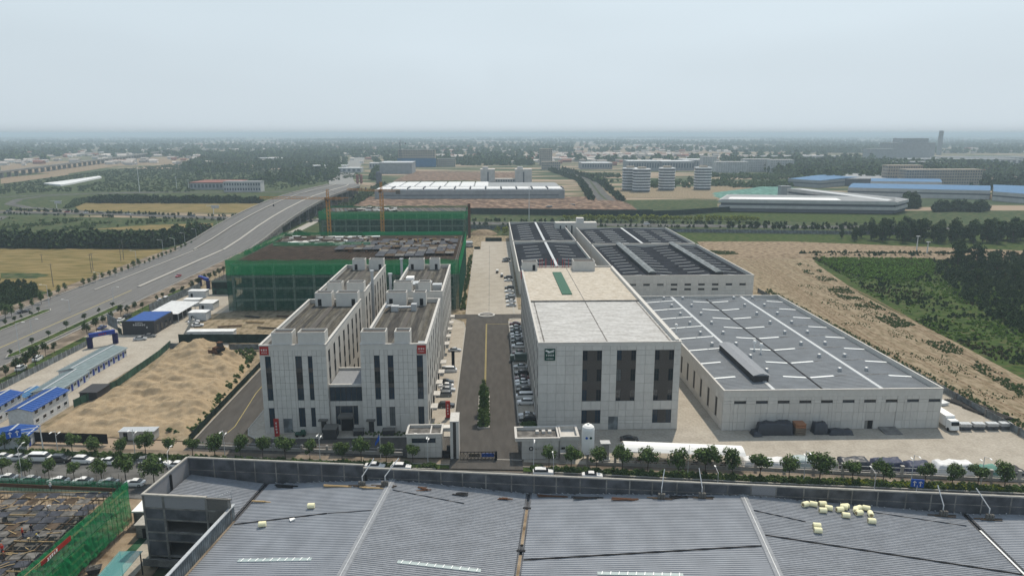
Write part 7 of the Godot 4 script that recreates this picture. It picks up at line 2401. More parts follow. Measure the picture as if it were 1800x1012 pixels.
func make_tree_kinds() -> void:
	# nominal heights in metres; scaled to each tree
	TREES.street = []
	for k in 5:
		TREES.street.append([trunk_mesh(2.0, .11, 3.6, .9, k), crown_mesh(100 + k, 2.15 + .2 * (k % 3), 1.85, 3.7, 15, 1300, .22, G_STREET), 5.6])
	TREES.oval = []
	for k in 4:
		TREES.oval.append([trunk_mesh(2.2, .12, 4.2, .6, k), crown_mesh(200 + k, 1.75, 2.1, 4.5, 12, 700, .22, G_DARK + [Color(.04, .065, .022)], .35), 6.6])
	TREES.cone = []
	for k in 3:
		TREES.cone.append([trunk_mesh(1.0, .12, 4.2, .5, k), crown_mesh(300 + k, 1.9, 3.1, 4.2, 16, 800, .22, G_STREET, .7), 7.2])
	TREES.broad = []
	for k in 5:
		TREES.broad.append([trunk_mesh(4.0, .3, 9.0, 2.6, k), crown_mesh(400 + k, 4.4, 4.6, 9.4, 20, 1300, .5, G_DARK, .1), 14.0])
	TREES.poplar = []
	for k in 5:
		TREES.poplar.append([trunk_mesh(2.0, .3, 9.0, 1.2, k), crown_mesh(450 + k, 3.4, 7.0, 6.8, 30, 1300, .5, G_DARK + [Color(.06, .09, .035)], .45), 14.0])
	TREES.island = [[trunk_mesh(2.0, .14, 9, .5, 5), crown_mesh(500, 1.5, 5.6, 6.2, 26, 2200, .2, G_STREET + [Color(.05, .09, .025)], .5), 12.0]]
	TREES.shrub = []
	for k in 3:
		TREES.shrub.append([trunk_mesh(.6, .1, 1.6, .5, k), crown_mesh(600 + k, 2.0, 1.7, 2.2, 9, 320, .32, G_YELLOW + [Color(.07, .1, .03)]), 4.2])

func tree(kind: String, called: String, label: String, at: Vector3, h: float, group: String, k := -1) -> void:
	var v: Array = TREES[kind][(k if k >= 0 else rng.randi()) % TREES[kind].size()]
	var t := thing(called, label, "tree" if kind != "shrub" else "shrub", at, rng.randf_range(0, 360), group)
	t.scale = Vector3.ONE * (h / v[2]) * Vector3(rng.randf_range(.82, 1.18), 1, rng.randf_range(.82, 1.18))
	part(t, "trunk", v[0])
	part(t, "crown", v[1])

func tree_row(kind: String, called: String, list: Array, what: String, group: String) -> void:
	for i in list.size():
		var p: Vector3 = list[i]
		tree(kind, called, what % ordinal(i), V(p.x, p.y), p.z * rng.randf_range(.9, 1.1), group, i * 7 + int(absf(p.x)))

func scatter(n: int, poly: Array, sc0: float, sc1: float, y := 0.0, sd := 1, clump := 0.0, holes := []) -> Array:
	var r := RandomNumberGenerator.new()
	r.seed = sd
	var ns := FastNoiseLite.new()
	ns.seed = sd
	ns.frequency = clump if clump > 0 else .01
	var pv := PackedVector2Array(poly)
	var lo := pv[0]
	var hi := pv[0]
	for p in pv:
		lo = lo.min(p); hi = hi.max(p)
	var out := []
	var tries := 0
	while out.size() < n and tries < n * 30:
		tries += 1
		var p := Vector2(r.randf_range(lo.x, hi.x), r.randf_range(lo.y, hi.y))
		if not Geometry2D.is_point_in_polygon(p, pv):
			continue
		var out_of := false
		for h in holes:
			if Geometry2D.is_point_in_polygon(p, PackedVector2Array(h)):
				out_of = true
		if out_of:
			continue
		if clump > 0 and ns.get_noise_2d(p.x, p.y) < r.randf_range(-.05, .25):
			continue
		var s := r.randf_range(sc0, sc1)
		out.append(Transform3D(Basis(Vector3.UP, r.randf() * TAU).scaled(Vector3(s, s * r.randf_range(.8, 1.2), s)), V(p.x, p.y, y)))
	return out

func make_plants() -> void:
	make_tree_kinds()
	tree_row("street", "street_tree", [Vector3(-117.7, 162.5, 5.1), Vector3(-112, 161.7, 4.8), Vector3(-100.7, 160.7, 5.4), Vector3(-95.2, 160.2, 5), Vector3(-88.3, 158.8, 4.6), Vector3(-82.7, 159.3, 5.5), Vector3(-77.1, 158.8, 4.8), Vector3(-71.2, 158.3, 4.6), Vector3(-65.8, 157.8, 5.9), Vector3(-59.7, 157.4, 5.8), Vector3(-54.2, 156.6, 6), Vector3(-48.8, 156.1, 5.6), Vector3(-43, 156, 5.3), Vector3(-35.3, 155.1, 5.3), Vector3(-30.7, 154.4, 5.9), Vector3(-24.6, 152.8, 6.2), Vector3(-18.6, 153.8, 4.8)], "round crowned street tree on the office verge, %s from the road sign", "street trees along the office verge")
	tree_row("street", "street_tree", [Vector3(13, 150.5, 5.6), Vector3(17.9, 148.7, 5.8), Vector3(23.8, 149.1, 5.6), Vector3(29.4, 147.5, 6.7), Vector3(35.2, 147.3, 5.7), Vector3(41.5, 145, 7.2), Vector3(47.6, 145, 6.9), Vector3(53.4, 144.1, 6.4), Vector3(59.4, 143.3, 6.4), Vector3(65.3, 141.9, 6.5), Vector3(72.1, 141.7, 6.7), Vector3(78.7, 140.4, 5.5), Vector3(85.4, 140, 5.9), Vector3(94.2, 139.2, 6.1), Vector3(99.8, 138.5, 5.5), Vector3(105, 137.8, 6), Vector3(110.5, 137.2, 5.7)], "street tree before the east yard railing, %s from the gate", "street trees along the east railing")
	tree_row("street", "street_tree", [Vector3(-109.9, 149.7, 5), Vector3(-104.1, 148.5, 5.4), Vector3(-98.8, 148.3, 4.7), Vector3(-92.9, 147.6, 4.6), Vector3(-86.7, 147.2, 5.6), Vector3(-80.9, 146.2, 5.9), Vector3(-74.2, 145, 6.2)], "dark street tree between road and green net, %s from the edge", "street trees behind the green net")
	tree_row("oval", "avenue_tree", [Vector3(-151.8, 215, 5.2), Vector3(-150.9, 218.7, 7), Vector3(-149.9, 222, 7.3), Vector3(-149.9, 226.6, 8.5), Vector3(-153.2, 237.6, 6.1), Vector3(-152.6, 241.4, 4.3), Vector3(-151.6, 260.4, 7), Vector3(-153.3, 269.8, 5.9), Vector3(-153.7, 275.6, 5.3), Vector3(-154.4, 283.5, 5), Vector3(-154.4, 290.7, 5.4), Vector3(-154, 295.5, 4.7), Vector3(-153.2, 300.3, 5), Vector3(-151.5, 303.3, 4.6), Vector3(-151.9, 318.2, 3.4), Vector3(-151.9, 323.8, 3.8), Vector3(-149.2, 328.4, 4.9), Vector3(-147.7, 335.6, 4.2), Vector3(-145.9, 341.8, 5.4), Vector3(-145.8, 349.6, 5.5), Vector3(-145.9, 357.8, 5.6), Vector3(-145.5, 363.5, 5.4), Vector3(-145, 369.3, 5.2), Vector3(-145.2, 375.4, 5.8), Vector3(-144.5, 380, 5.6)], "dark avenue tree on the camp side pavement, %s counting away from us", "avenue trees on the camp side")
	tree_row("cone", "avenue_tree", [Vector3(-201.3, 290.3, 7.7), Vector3(-201.2, 294, 5.9), Vector3(-201.9, 301.8, 5.8), Vector3(-202, 308.9, 4.9), Vector3(-202.6, 316.4, 6.8), Vector3(-203.9, 325.4, 5.6), Vector3(-205.6, 334.9, 5.5), Vector3(-207, 342.4, 4.5), Vector3(-204.8, 354.1, 4.9), Vector3(-204.2, 358.2, 4.4), Vector3(-204.1, 363.8, 4.8), Vector3(-204.1, 371.1, 4.5), Vector3(-203.7, 377.1, 4.6), Vector3(-202.3, 380.1, 6.2), Vector3(-202.6, 388.1, 4.4), Vector3(-202.5, 394.7, 4.5), Vector3(-203, 401.5, 5.2), Vector3(-203.2, 408.5, 5), Vector3(-202.5, 414, 3), Vector3(-202.4, 419.5, 4.1), Vector3(-202.4, 425.3, 3.8), Vector3(-203.3, 433.2, 3.8), Vector3(-203, 437.2, 4.2), Vector3(-204, 445.6, 3.6), Vector3(-203.9, 452, 3.6), Vector3(-204.9, 461, 3.7), Vector3(-205.1, 470.2, 3.8), Vector3(-206.2, 479.8, 3.5), Vector3(-206.4, 489.9, 3.5)], "young roadside tree on the field side pavement, %s counting away from us", "avenue trees on the field side")
	tree("island", "island_tree", "tall slender tree filling the planted island in the site road", V(-2.3, 178), 12.0, "")
	tree("island", "island_tree", "second slender tree close behind on the planted island", V(-2.2, 184), 11.0, "")
	tree("cone", "island_tree", "short bushy tree at the gate end of the island", V(-2.3, 174.5), 5.0, "")
	for i in 7:
		tree("oval", "median_tree", "median bush beside the avenue's camp side lane, %s counting away from us" % ordinal(i), V(-165.7 + rng.randf_range(-.6, .6), 238 + i * 11.5), rng.randf_range(3, 6), "bushes in the avenue's camp side bed")
	for i in 8:
		tree("oval", "median_tree", "median bush in the bed by the field side lane, %s counting away from us" % ordinal(i), V(-193 + rng.randf_range(-.5, .5), 262 + i * 5.2), rng.randf_range(2.5, 4.5), "bushes in the avenue's field side bed")
	# tall belt and dark grove at the east edge
	for i in 88:
		var x := 258.0 + i * 2.3 + rng.randf_range(-2, 2)
		tree("poplar", "belt_tree", "tall dark belt tree behind the dirt bank, %s from the shrubs" % ordinal(i), V(x, 506 - i * .18 + rng.randf_range(-18, 6)), rng.randf_range(12, 20) if i > 6 else rng.randf_range(7, 12), "tall belt trees behind the dirt bank")
	var gr := [[275, 402, 15], [281, 396, 14], [270, 396, 12], [284, 385, 10], [262, 372, 8], [276, 372, 9], [250, 350, 8], [268, 348, 10], [285, 350, 11], [240, 330, 7], [256, 322, 9], [272, 326, 10], [236, 305, 7], [250, 300, 9], [262, 304, 9], [232, 285, 7], [246, 282, 8], [288, 366, 11], [226, 268, 7]]
	for i in gr.size():
		tree("broad", "grove_tree", "dark bushy tree in the grove beyond the meadow, %s from its far end" % ordinal(i), V(gr[i][0], gr[i][1]), gr[i][2], "grove trees beyond the meadow")
	for i in 56:
		var q := i / 55.0
		tree("shrub", "roadside_shrub", "yellow green roadside shrub along the cross road, %s from the sheds" % ordinal(i), V(lerpf(66, 232, q), lerpf(622, 606, q) + rng.randf_range(-5, 5)), rng.randf_range(4.6, 7.4), "yellow green shrubs along the cross road")
	for i in 24:
		tree("broad", "roadside_tree", "small dark roadside tree between wall and cross road, %s from the sheds" % ordinal(i), V(lerpf(190, 300, i / 23.0), lerpf(548, 530, i / 23.0) + rng.randf_range(-4, 4)), rng.randf_range(5, 8), "small dark trees by the cross road")
	for s in [[20, 528, 8, "pale green tree at the end of the concrete road"], [12, 536, 7, "second pale green tree at the road end beside the wall"], [5, 552, 5, "small tree against the grey wall at the road end"]]:
		tree("shrub", "young_tree", s[3], V(s[0], s[1]), s[2], "")
	tree("shrub", "young_tree", "small shrub in a pot beside the gatehouse roof", V(-14.6, 171.4), 2.6, "")
	# ---- masses
	var bush := crown_mesh(700, 1.0, .8, .7, 7, 120, .3, G_STREET, 0, "leaf_far")
	var dark := crown_mesh(701, 1.0, 1.0, 1.0, 9, 150, .3, G_DARK, 0, "leaf_far")
	var bright := crown_mesh(702, 1.0, .8, .6, 7, 110, .3, G_BRIGHT, 0, "leaf_far")
	var blue := crown_mesh(703, 1.0, 1.1, 1.0, 9, 110, .34, G_STREET, 0, "leaf_far")
	var yel := crown_mesh(704, 1.0, .8, .6, 7, 110, .3, G_YELLOW, 0, "leaf_far")
	stuff("tree_belt", "dense dark tree belt behind the wheat field", "tree belt", dark, scatter(520, [Vector2(-375.4, 482.4), Vector2(-329.6, 481.1), Vector2(-221.6, 475.4), Vector2(-215.4, 505.9), Vector2(-213, 543.7), Vector2(-221.2, 540.9), Vector2(-234.7, 495.8), Vector2(-339.7, 496.4), Vector2(-386.9, 497.8)], 3.4, 4.8, 0, 3))
	stuff("tree_belt", "dark hedge of trees beyond the cross road fields", "tree belt", dark, scatter(400, [Vector2(-441.6, 793.6), Vector2(-453.2, 820.8), Vector2(-366, 825.2), Vector2(-264, 808.3), Vector2(-245.1, 787.8)], 2.2, 3.6, 0, 4))
	var orch := crown_mesh(706, 1.0, .6, .5, 8, 120, .3, [Color(.05, .082, .034), Color(.06, .095, .038), Color(.04, .066, .03), Color(.075, .1, .045)], 0, "leaf_far")
	stuff("orchard", "rows of green nursery trees west of the avenue", "orchard", orch, scatter(5200, [Vector2(-755.1, 913.6), Vector2(-618.7, 918.1), Vector2(-568.2, 952.1), Vector2(-521.1, 960.1), Vector2(-419.2, 947.7), Vector2(-306, 917.4), Vector2(-263.9, 1105.3), Vector2(-230.8, 1315), Vector2(-324.9, 1574.2), Vector2(-784.7, 1789.1), Vector2(-793.5, 1492.3), Vector2(-727.4, 1082.3), Vector2(-929.3, 1032.2)], 1.2, 2.4, 0, 5, 0.0, [[Vector2(-633.6, 1023.5), Vector2(-695.8, 1185.2), Vector2(-698.3, 1311.3), Vector2(-618.1, 1168.9), Vector2(-593.6, 1022.3)], [Vector2(-361.4, 877.4), Vector2(-417.8, 1017.1), Vector2(-305.9, 1013.7), Vector2(-264.6, 874.5)]]) + scatter(500, [Vector2(-437.7, 739.2), Vector2(-484.8, 843), Vector2(-466.6, 896.7), Vector2(-424.3, 895.5), Vector2(-448.4, 800.4), Vector2(-432.6, 750.5)], 1.0, 2.2, 0, 55))
	stuff("orchard", "scrub and saplings around the slip roads", "scrub", bush, scatter(600, [Vector2(-427.2, 534.9), Vector2(-368, 539.1), Vector2(-271.7, 548.6), Vector2(-248.4, 554.3), Vector2(-234.6, 611), Vector2(-227.8, 618.7), Vector2(-309.5, 637.7), Vector2(-441.5, 650.2), Vector2(-532.4, 670.8)], .7, 1.5, 0, 6, .02, [[Vector2(-321.9, 569.8), Vector2(-293.5, 608.8), Vector2(-239.1, 623.1), Vector2(-220.7, 573.6), Vector2(-249.8, 557.6)]]))
	stuff("scrub", "bushy nursery ground between wheat and avenue", "scrub", dark, scatter(520, [Vector2(-217.5, 290.8), Vector2(-213.2, 305.1), Vector2(-213.6, 321.1), Vector2(-213, 332.7), Vector2(-231.9, 359), Vector2(-254.9, 368.2), Vector2(-276.9, 374.7)], .7, 1.3, 0, 7))
	stuff("forest", "far wood along the western side of the far avenue", "wood", blue, scatter(1500, [Vector2(-560, 1330), Vector2(-280, 1080), Vector2(-300, 1450), Vector2(-430, 2050), Vector2(-520, 2400), Vector2(-900, 2400), Vector2(-720, 1700)], 4, 7, 0, 8, .004))
	stuff("forest", "far wood between the two avenues", "wood", blue, scatter(700, [Vector2(-110, 1720), Vector2(110, 1720), Vector2(100, 2080), Vector2(-300, 2080), Vector2(-260, 1800)], 4, 7, 0, 9))
	stuff("forest", "trees along both sides of the far avenue", "wood", blue, scatter(260, [Vector2(-270, 1180), Vector2(-262, 1180), Vector2(-340, 1700), Vector2(-420, 2126), Vector2(-432, 2126), Vector2(-350, 1700)], 3, 5, 0, 10) + scatter(260, [Vector2(-200, 1180), Vector2(-190, 1180), Vector2(-255, 1700), Vector2(-335, 2126), Vector2(-347, 2126), Vector2(-265, 1700)], 3, 5, 0, 11) + scatter(200, [Vector2(-156, 700), Vector2(-144, 700), Vector2(-150, 1050), Vector2(-160, 1050)], 1.8, 3, 0, 12))
	stuff("forest", "trees lining the second avenue", "wood", dark, scatter(160, [Vector2(146, 800), Vector2(152, 800), Vector2(176, 1150), Vector2(156, 1500), Vector2(148, 1500), Vector2(168, 1150)], 2.4, 4, 0, 13) + scatter(160, [Vector2(112, 800), Vector2(118, 800), Vector2(146, 1150), Vector2(126, 1500), Vector2(118, 1500), Vector2(138, 1150)], 2.4, 4, 0, 14))
	stuff("forest", "wooded ground behind the striped towers", "wood", bush, scatter(900, [Vector2(160, 1000), Vector2(420, 1000), Vector2(560, 1180), Vector2(520, 1300), Vector2(170, 1300)], 2, 4.5, 0, 15, .006))
	stuff("forest", "wood between the blue factories and the power station", "wood", blue, scatter(2200, [Vector2(500, 1100), Vector2(590, 1080), Vector2(780, 1200), Vector2(1100, 1300), Vector2(1100, 1650), Vector2(620, 1900), Vector2(560, 1500)], 5, 9, 0, 16))
	stuff("forest", "dark trees in front of the long blue roofed hall", "wood", dark, scatter(260, [Vector2(423.8, 713.6), Vector2(435.4, 713.3), Vector2(471.1, 773.1), Vector2(466.2, 786.6)], 3, 5.5, 0, 17) + scatter(120, [Vector2(432, 681.1), Vector2(484.8, 679.5), Vector2(506.9, 711.1), Vector2(451.7, 712.8)], 3, 4.6, 0, 57) + scatter(120, [Vector2(659.5, 964.2), Vector2(765.2, 903.4), Vector2(904.5, 1070.6), Vector2(778.6, 1127.4)], 4, 8, 0, 18))
	var plain := []
	var r := RandomNumberGenerator.new()
	r.seed = 40
	for k in 420:   # shelter belts and village trees over the far plain
		var f := 1900.0 * pow(8.0, r.randf())
		var x := r.randf_range(-.85, .85) * f + 100
		if x > 1000 and f < 2700 or absf(x + 400) < 160 and f < 2400:
			continue
		if x > -350 and x < 1000 and f < 3600 and r.randf() < .6 or absf(x - lerpf(-1000, -1290, (f - 1968) / 985.0)) < 260 and f < 3100:
			continue
		var n := 12 + r.randi() % 34
		var dx := r.randf_range(.5, 1.2) * n * 13
		for j in n:
			var s := r.randf_range(6, 11)
			plain.append(Transform3D(Basis(Vector3.UP, r.randf() * TAU).scaled(Vector3(s * 1.3, s, s * 1.3)), V(x + r.randf_range(-.5, .5) * dx * 2, f + r.randf_range(-9, 9) * (1 + f / 4000))))
	stuff("shelter_belt", "shelter belts and village trees over the far plain", "wood", blue, plain)
	var hb := MB.new()
	hb.box(-.5, .5, 0, .5, -.5, .5)
	hb.col = Color(.8, .75, .72)
	hb.hexa([V(-.55, -.55, .5), V(.55, -.55, .5), V(.55, .55, .5), V(-.55, .55, .5), V(-.55, -.06, .75), V(.55, -.06, .75), V(.55, .06, .75), V(-.55, .06, .75)])
	var hx := []
	var hc := []
	for k in 130:
		var f := 1900.0 * pow(4.6, r.randf())
		var x := r.randf_range(-.85, .85) * f + 100
		if absf(x + 400) < 200 and f < 2400 or x > 1100 and x < 1700 and f < 2700:
			continue
		for j in 18 + r.randi() % 18:
			var s := r.randf_range(9, 26)
			hx.append(Transform3D(Basis(Vector3.UP, r.randf_range(-.1, .1)).scaled(Vector3(s, r.randf_range(7, 12), s * .6)), V(x + r.randfn() * 130, f + r.randfn() * 90)))
			var q := r.randf_range(.25, .75)
			hc.append(Color(q, q * .96, q * .92) if r.randf() < .85 else Color(.3, .14, .11))
	stuff("far_village", "scattered villages on the hazy far plain", "village", hb.done(M.leaf_far), hx, hc)
	# east meadow, weeds on the bare ground, hedges
	var reed := crown_mesh(705, .8, .9, .7, 6, 90, .26, [Color(.1, .085, .05), Color(.075, .075, .035), Color(.06, .07, .03)], 0, "leaf_far")
	var mdw := [Vector2(197.6, 427.4), Vector2(269.6, 419.2), Vector2(304.4, 389.9), Vector2(324.9, 342.5), Vector2(164, 165.1), Vector2(170.4, 211.4), Vector2(171.7, 257.8), Vector2(180.1, 318.6), Vector2(192.3, 383)]
	stuff("meadow_plants", "bright green undergrowth along the far side of the meadow", "undergrowth", bright, scatter(2400, [Vector2(202.9, 427.2), Vector2(269.6, 419.2), Vector2(250.4, 382.9), Vector2(219, 357), Vector2(198.3, 363.6), Vector2(195.6, 396.7)], .5, 1.2, -.3, 20) + scatter(2600, mdw, .35, .9, -.3, 21, .02) + scatter(1500, mdw, .3, .7, -.3, 61))
	stuff("meadow_plants", "dark green undergrowth around the grove", "undergrowth", dark, scatter(1500, [Vector2(252.4, 391.5), Vector2(304.2, 439.1), Vector2(400.2, 425.5), Vector2(212.7, 218.7), Vector2(201.7, 253), Vector2(216.7, 308.3)], .7, 1.9, -.2, 22) + scatter(420, [Vector2(194.2, 440.2), Vector2(299.2, 437.1), Vector2(290.9, 424.6), Vector2(199.4, 427.3)], .6, 1.3, -.2, 23) + scatter(1500, mdw, .3, .8, -.3, 62, .03))
	stuff("meadow_plants", "dry brown reeds standing in the meadow", "reeds", reed, scatter(2600, mdw, .3, .9, -.2, 63, .015))
	stuff("weeds", "tufts of weed scattered on the bare ground", "weeds", bush, scatter(2600, [Vector2(180.5, 408.2), Vector2(187.3, 400.6), Vector2(173.6, 316.5), Vector2(170, 273.8), Vector2(167.8, 235.2), Vector2(162.3, 200.6), Vector2(161, 161.7), Vector2(152.4, 152.3), Vector2(153.9, 189.4), Vector2(158.3, 224), Vector2(159.1, 259), Vector2(160.5, 301.3), Vector2(169.4, 367.6)], .12, .42, -.15, 24, .04) + scatter(500, [Vector2(142.1, 455.2), Vector2(157.4, 450.2), Vector2(157.2, 428.6), Vector2(144.4, 433.1)], .2, .5, -.15, 58) + scatter(900, [Vector2(154.7, 347.5), Vector2(177.7, 346.8), Vector2(158.4, 246.7), Vector2(153.9, 189.4), Vector2(152.4, 152.3), Vector2(141.7, 173.1), Vector2(139, 220.9), Vector2(140.6, 271.2)], .1, .32, -.15, 59, .05) + scatter(900, [Vector2(131.4, 328.6), Vector2(134, 248.9), Vector2(135.6, 197.4), Vector2(137.6, 167.7), Vector2(141.2, 172.4), Vector2(139.6, 203.8), Vector2(138.2, 257.2), Vector2(137.1, 339.9)], .18, .5, -.15, 25))
	stuff("weeds", "weeds on the sand heap and along its fence", "weeds", bush, scatter(90, [Vector2(-107.7, 201.8), Vector2(-96.5, 204.8), Vector2(-95.7, 202.8), Vector2(-106.7, 200.8)], .3, .8, 1.0, 26) + scatter(160, [Vector2(-86.1, 172.5), Vector2(-75.4, 170.8), Vector2(-80.3, 227.4), Vector2(-83.7, 245.4), Vector2(-92.3, 243), Vector2(-83.4, 231.2), Vector2(-79.6, 177.8)], .3, .9, 0, 27))
	stuff("hedge", "clipped hedges and plants along the front verge", "hedge", bush, scatter(950, [Vector2(-160, 167.4), Vector2(-47, 155.4), Vector2(-13, 151.8), Vector2(-13, 150.4), Vector2(-47, 153.2), Vector2(-160, 165.4)], .35, .7, -.05, 28) + scatter(950, [Vector2(9, 150.2), Vector2(62, 143.6), Vector2(130, 135.6), Vector2(130, 133.4), Vector2(62, 141.4), Vector2(9, 148.6)], .35, .7, -.05, 29))
	stuff("hedge", "yellow green hedge plants on the east verge", "hedge", yel, scatter(220, [Vector2(74, 142), Vector2(110, 137.6), Vector2(110, 136.2), Vector2(74, 140.6)], .35, .6, -.05, 30))
	stuff("hedge", "dark hedges along both sides of the cross road", "hedge", dark, scatter(500, [Vector2(-480, 722), Vector2(-220, 656), Vector2(100, 606), Vector2(341, 578), Vector2(341, 575), Vector2(100, 603), Vector2(-220, 653), Vector2(-480, 719)], 1.0, 1.6, -.1, 31) + scatter(420, [Vector2(-480, 694), Vector2(-220, 629), Vector2(100, 579), Vector2(341, 552), Vector2(500, 534), Vector2(500, 531), Vector2(341, 549), Vector2(100, 576), Vector2(-220, 626), Vector2(-480, 691)], .8, 1.4, -.1, 32))
	stuff("hedge", "low planting on the office and island beds", "hedge", bush, scatter(160, [Vector2(-3.5, 173.2), Vector2(-1.1, 173.2), Vector2(-1.1, 198.4), Vector2(-3.5, 198.4)], .4, .8, .1, 33) + scatter(70, [Vector2(7.6, 172.6), Vector2(11.4, 172.6), Vector2(11.4, 175.8), Vector2(7.6, 175.8)], .35, .6, 0, 34) + scatter(90, [Vector2(-32.6, 168.4), Vector2(-20, 168.4), Vector2(-20, 170.6), Vector2(-32.6, 170.6)], .2, .4, .06, 35))
	stuff("scrub", "bushes beside the netted frame and the road end", "scrub", bush, scatter(140, [Vector2(-13.4, 300), Vector2(-11.6, 300), Vector2(-12, 440), Vector2(-13.8, 440)], .4, 1.0, 0, 36) + scatter(160, [Vector2(16, 526), Vector2(60, 526), Vector2(60, 556), Vector2(16, 560)], 1, 2.2, 0, 37) + scatter(220, [Vector2(-156, 445), Vector2(-140, 440), Vector2(-130, 515), Vector2(-150, 560)], .8, 1.8, 0, 38))

# ================================================================ street lamps, signs, poles
func make_lamps() -> void:
	var front := [Vector3(-104.8, 161.8, 5.7), Vector3(-85.2, 159.3, 7), Vector3(-63.7, 158.4, 6.7), Vector3(-40.7, 156.2, 6.6), Vector3(-15.1, 153.7, 6.8), Vector3(9.4, 150.1, 7.5), Vector3(43.8, 145.4, 7.6), Vector3(68.6, 141.8, 7.5), Vector3(91.5, 139.8, 7.2), Vector3(106, 138.3, 7.3)]
	for i in front.size():
		var p: Vector3 = front[i]
		var t := thing("street_lamp", "slim grey street lamp on the front verge, %s from the road sign" % ordinal(i), "lamp", V(p.x, p.y), -5, "street lamps on the front verge")
		var b := MB.new()
		b.tube(Vector3(0, 0, 0), Vector3(0, p.z - .3, 0), .1, .06, 6)
		b.tube(Vector3(0, p.z - .3, 0), Vector3(.2, p.z, 1.6), .05, .04, 5)
		b.tube(Vector3(0, p.z * .72, 0), Vector3(.1, p.z * .78, -.9), .04, .03, 5)
		built(t, "pole", b, M.pole)
		for q in [Vector3(.22, p.z, 1.8), Vector3(.1, p.z * .78, -1.1)]:
			b = MB.new()
			b.tbox(Transform3D(Basis(Vector3.RIGHT, .1), q), Vector3(.28, .1, .8))
			built(t, "lamp_head", b, M.white)
	var near := [[-104.2, 147.6], [-70.6, 144.8], [13.0, 139.4], [46.0, 131.8], [78.0, 130.6]]
	for i in near.size():
		var t := thing("street_lamp", "grey street lamp on the near kerb behind the parapet, %s along" % ordinal(i), "lamp", V(near[i][0], near[i][1]), 175, "street lamps on the near kerb")
		var b := MB.new()
		b.tube(Vector3.ZERO, Vector3(0, 7.4, 0), .1, .06, 6)
		b.tube(Vector3(0, 7.4, 0), Vector3(.2, 7.9, 1.8), .05, .04, 5)
		built(t, "pole", b, M.pole)
		b = MB.new()
		b.tbox(Transform3D(Basis(Vector3.RIGHT, .1), Vector3(.22, 7.9, 2.1)), Vector3(.28, .1, .8))
		built(t, "lamp_head", b, M.white)
	var av := [Vector3(-165.1, 242.5, 11.1), Vector3(-196.4, 311.9, 9.8), Vector3(-181.9, 302.2, 5.3), Vector3(-172.4, 319.9, 6.9), Vector3(-204.5, 408.6, 9.3), Vector3(-202.9, 439.3, 11), Vector3(-210.3, 472.7, 7.2), Vector3(-210.8, 490, 8.3), Vector3(-211.5, 511.3, 8.2), Vector3(-214.7, 528.6, 8.4), Vector3(-217.2, 566.7, 9), Vector3(-217.2, 587.7, 9.4), Vector3(-204.8, 369.6, 4.2), Vector3(-176.9, 268.1, 5.6)]
	for i in av.size():
		var p: Vector3 = av[i]
		var t := thing("street_lamp", "tall pale avenue lamp post, %s counting away from us" % ordinal(i), "lamp", V(p.x, p.y), 90 if p.x < -180 else -90, "lamp posts along the avenue")
		var b := MB.new()
		b.tube(Vector3(0, 0, 0), Vector3(0, p.z - .4, 0), .14, .08, 6)
		b.tube(Vector3(0, p.z - .4, 0), Vector3(0, p.z, -2.2), .07, .05, 5)
		built(t, "pole", b, M.pole)
		b = MB.new()
		b.tbox(Transform3D(Basis(), Vector3(0, p.z, -2.6)), Vector3(.35, .12, 1.0))
		built(t, "lamp_head", b, M.white)
	var pw := [Vector3(-219.1, 353.2, 11.8), Vector3(-221.3, 391.9, 10.2), Vector3(-223.1, 397, 9.7), Vector3(-223.5, 431.8, 12.5), Vector3(-223.2, 427.8, 9.7), Vector3(-267.2, 423.4, 5.1), Vector3(-225, 475.5, 11.1)]
	for i in pw.size():
		var p: Vector3 = pw[i]
		var t := thing("power_pole", "thin dark power pole in the wheat, %s counting from the edge" % ordinal(i), "pole", V(p.x, p.y), 0, "power poles in the wheat")
		var b := MB.new()
		b.tube(Vector3.ZERO, Vector3(0, p.z, 0), .16, .11, 6)
		built(t, "post", b, M.concrete_dark)
		b = MB.new()
		b.bar(Vector3(-1.1, p.z - .5, 0), Vector3(1.1, p.z - .5, 0), .12, .12)
		built(t, "crossarm", b, M.concrete_dark)
	for s in [Vector3(-455.8, 939.6, 40.7), Vector3(-437.2, 1007.1, 15.6), Vector3(-420.6, 1006.6, 11.7), Vector3(33.3, 619.1, 29.2), Vector3(278.8, 451.2, 9.4), Vector3(274.8, 433.5, 8.3)]:
		var t := thing("tall_mast", "slender pale mast rising beside the %s" % ("dark shed roofs" if s.x > 0 and s.x < 100 else "dirt bank, nearer the meadow" if s.x > 250 and s.y < 440 else "dirt bank" if s.x > 100 else "nursery trees" if s.x < -480 else "grid office, nearer the overpass" if s.x > -430 else "grid office, farther from the overpass" if s.x < -430 and s.x > -445 else "nursery trees"), "mast", V(s.x, s.y))
		var b := MB.new()
		b.tube(Vector3.ZERO, Vector3(0, s.z, 0), .4, .2, 6)
		built(t, "pole", b, M.pole)
		b = MB.new()
		b.tbox(Transform3D(Basis(), Vector3(0, s.z, 0)), Vector3(2.2, .4, 1))
		built(t, "head", b, M.pole)
	# blue direction sign at the corner, flags, second sign by the hall
	var t := thing("road_sign", "blue direction sign with white arrows on a cantilever pole", "sign", V(-108.6, 162.4), 14)
	var b := MB.new()
	b.tube(Vector3(0, 0, 0), Vector3(0, 6.8, 0), .16, .12, 8)
	b.tube(Vector3(0, 6.2, 0), Vector3(-5.6, 6.8, 3.0), .09, .06, 6)
	b.tube(Vector3(0, 5.4, 0), Vector3(-5.6, 6.0, 3.0), .07, .05, 6)
	built(t, "mast", b, M.pole)
	var bb := Basis(Vector3.UP, .5)
	var face := part(t, "sign_face", unit, M.blue_sign, Transform3D(bb * Basis.from_scale(Vector3(3.0, 1.9, .1)), Vector3(-4.6, 6.2, 2.7)))
	b = MB.new()
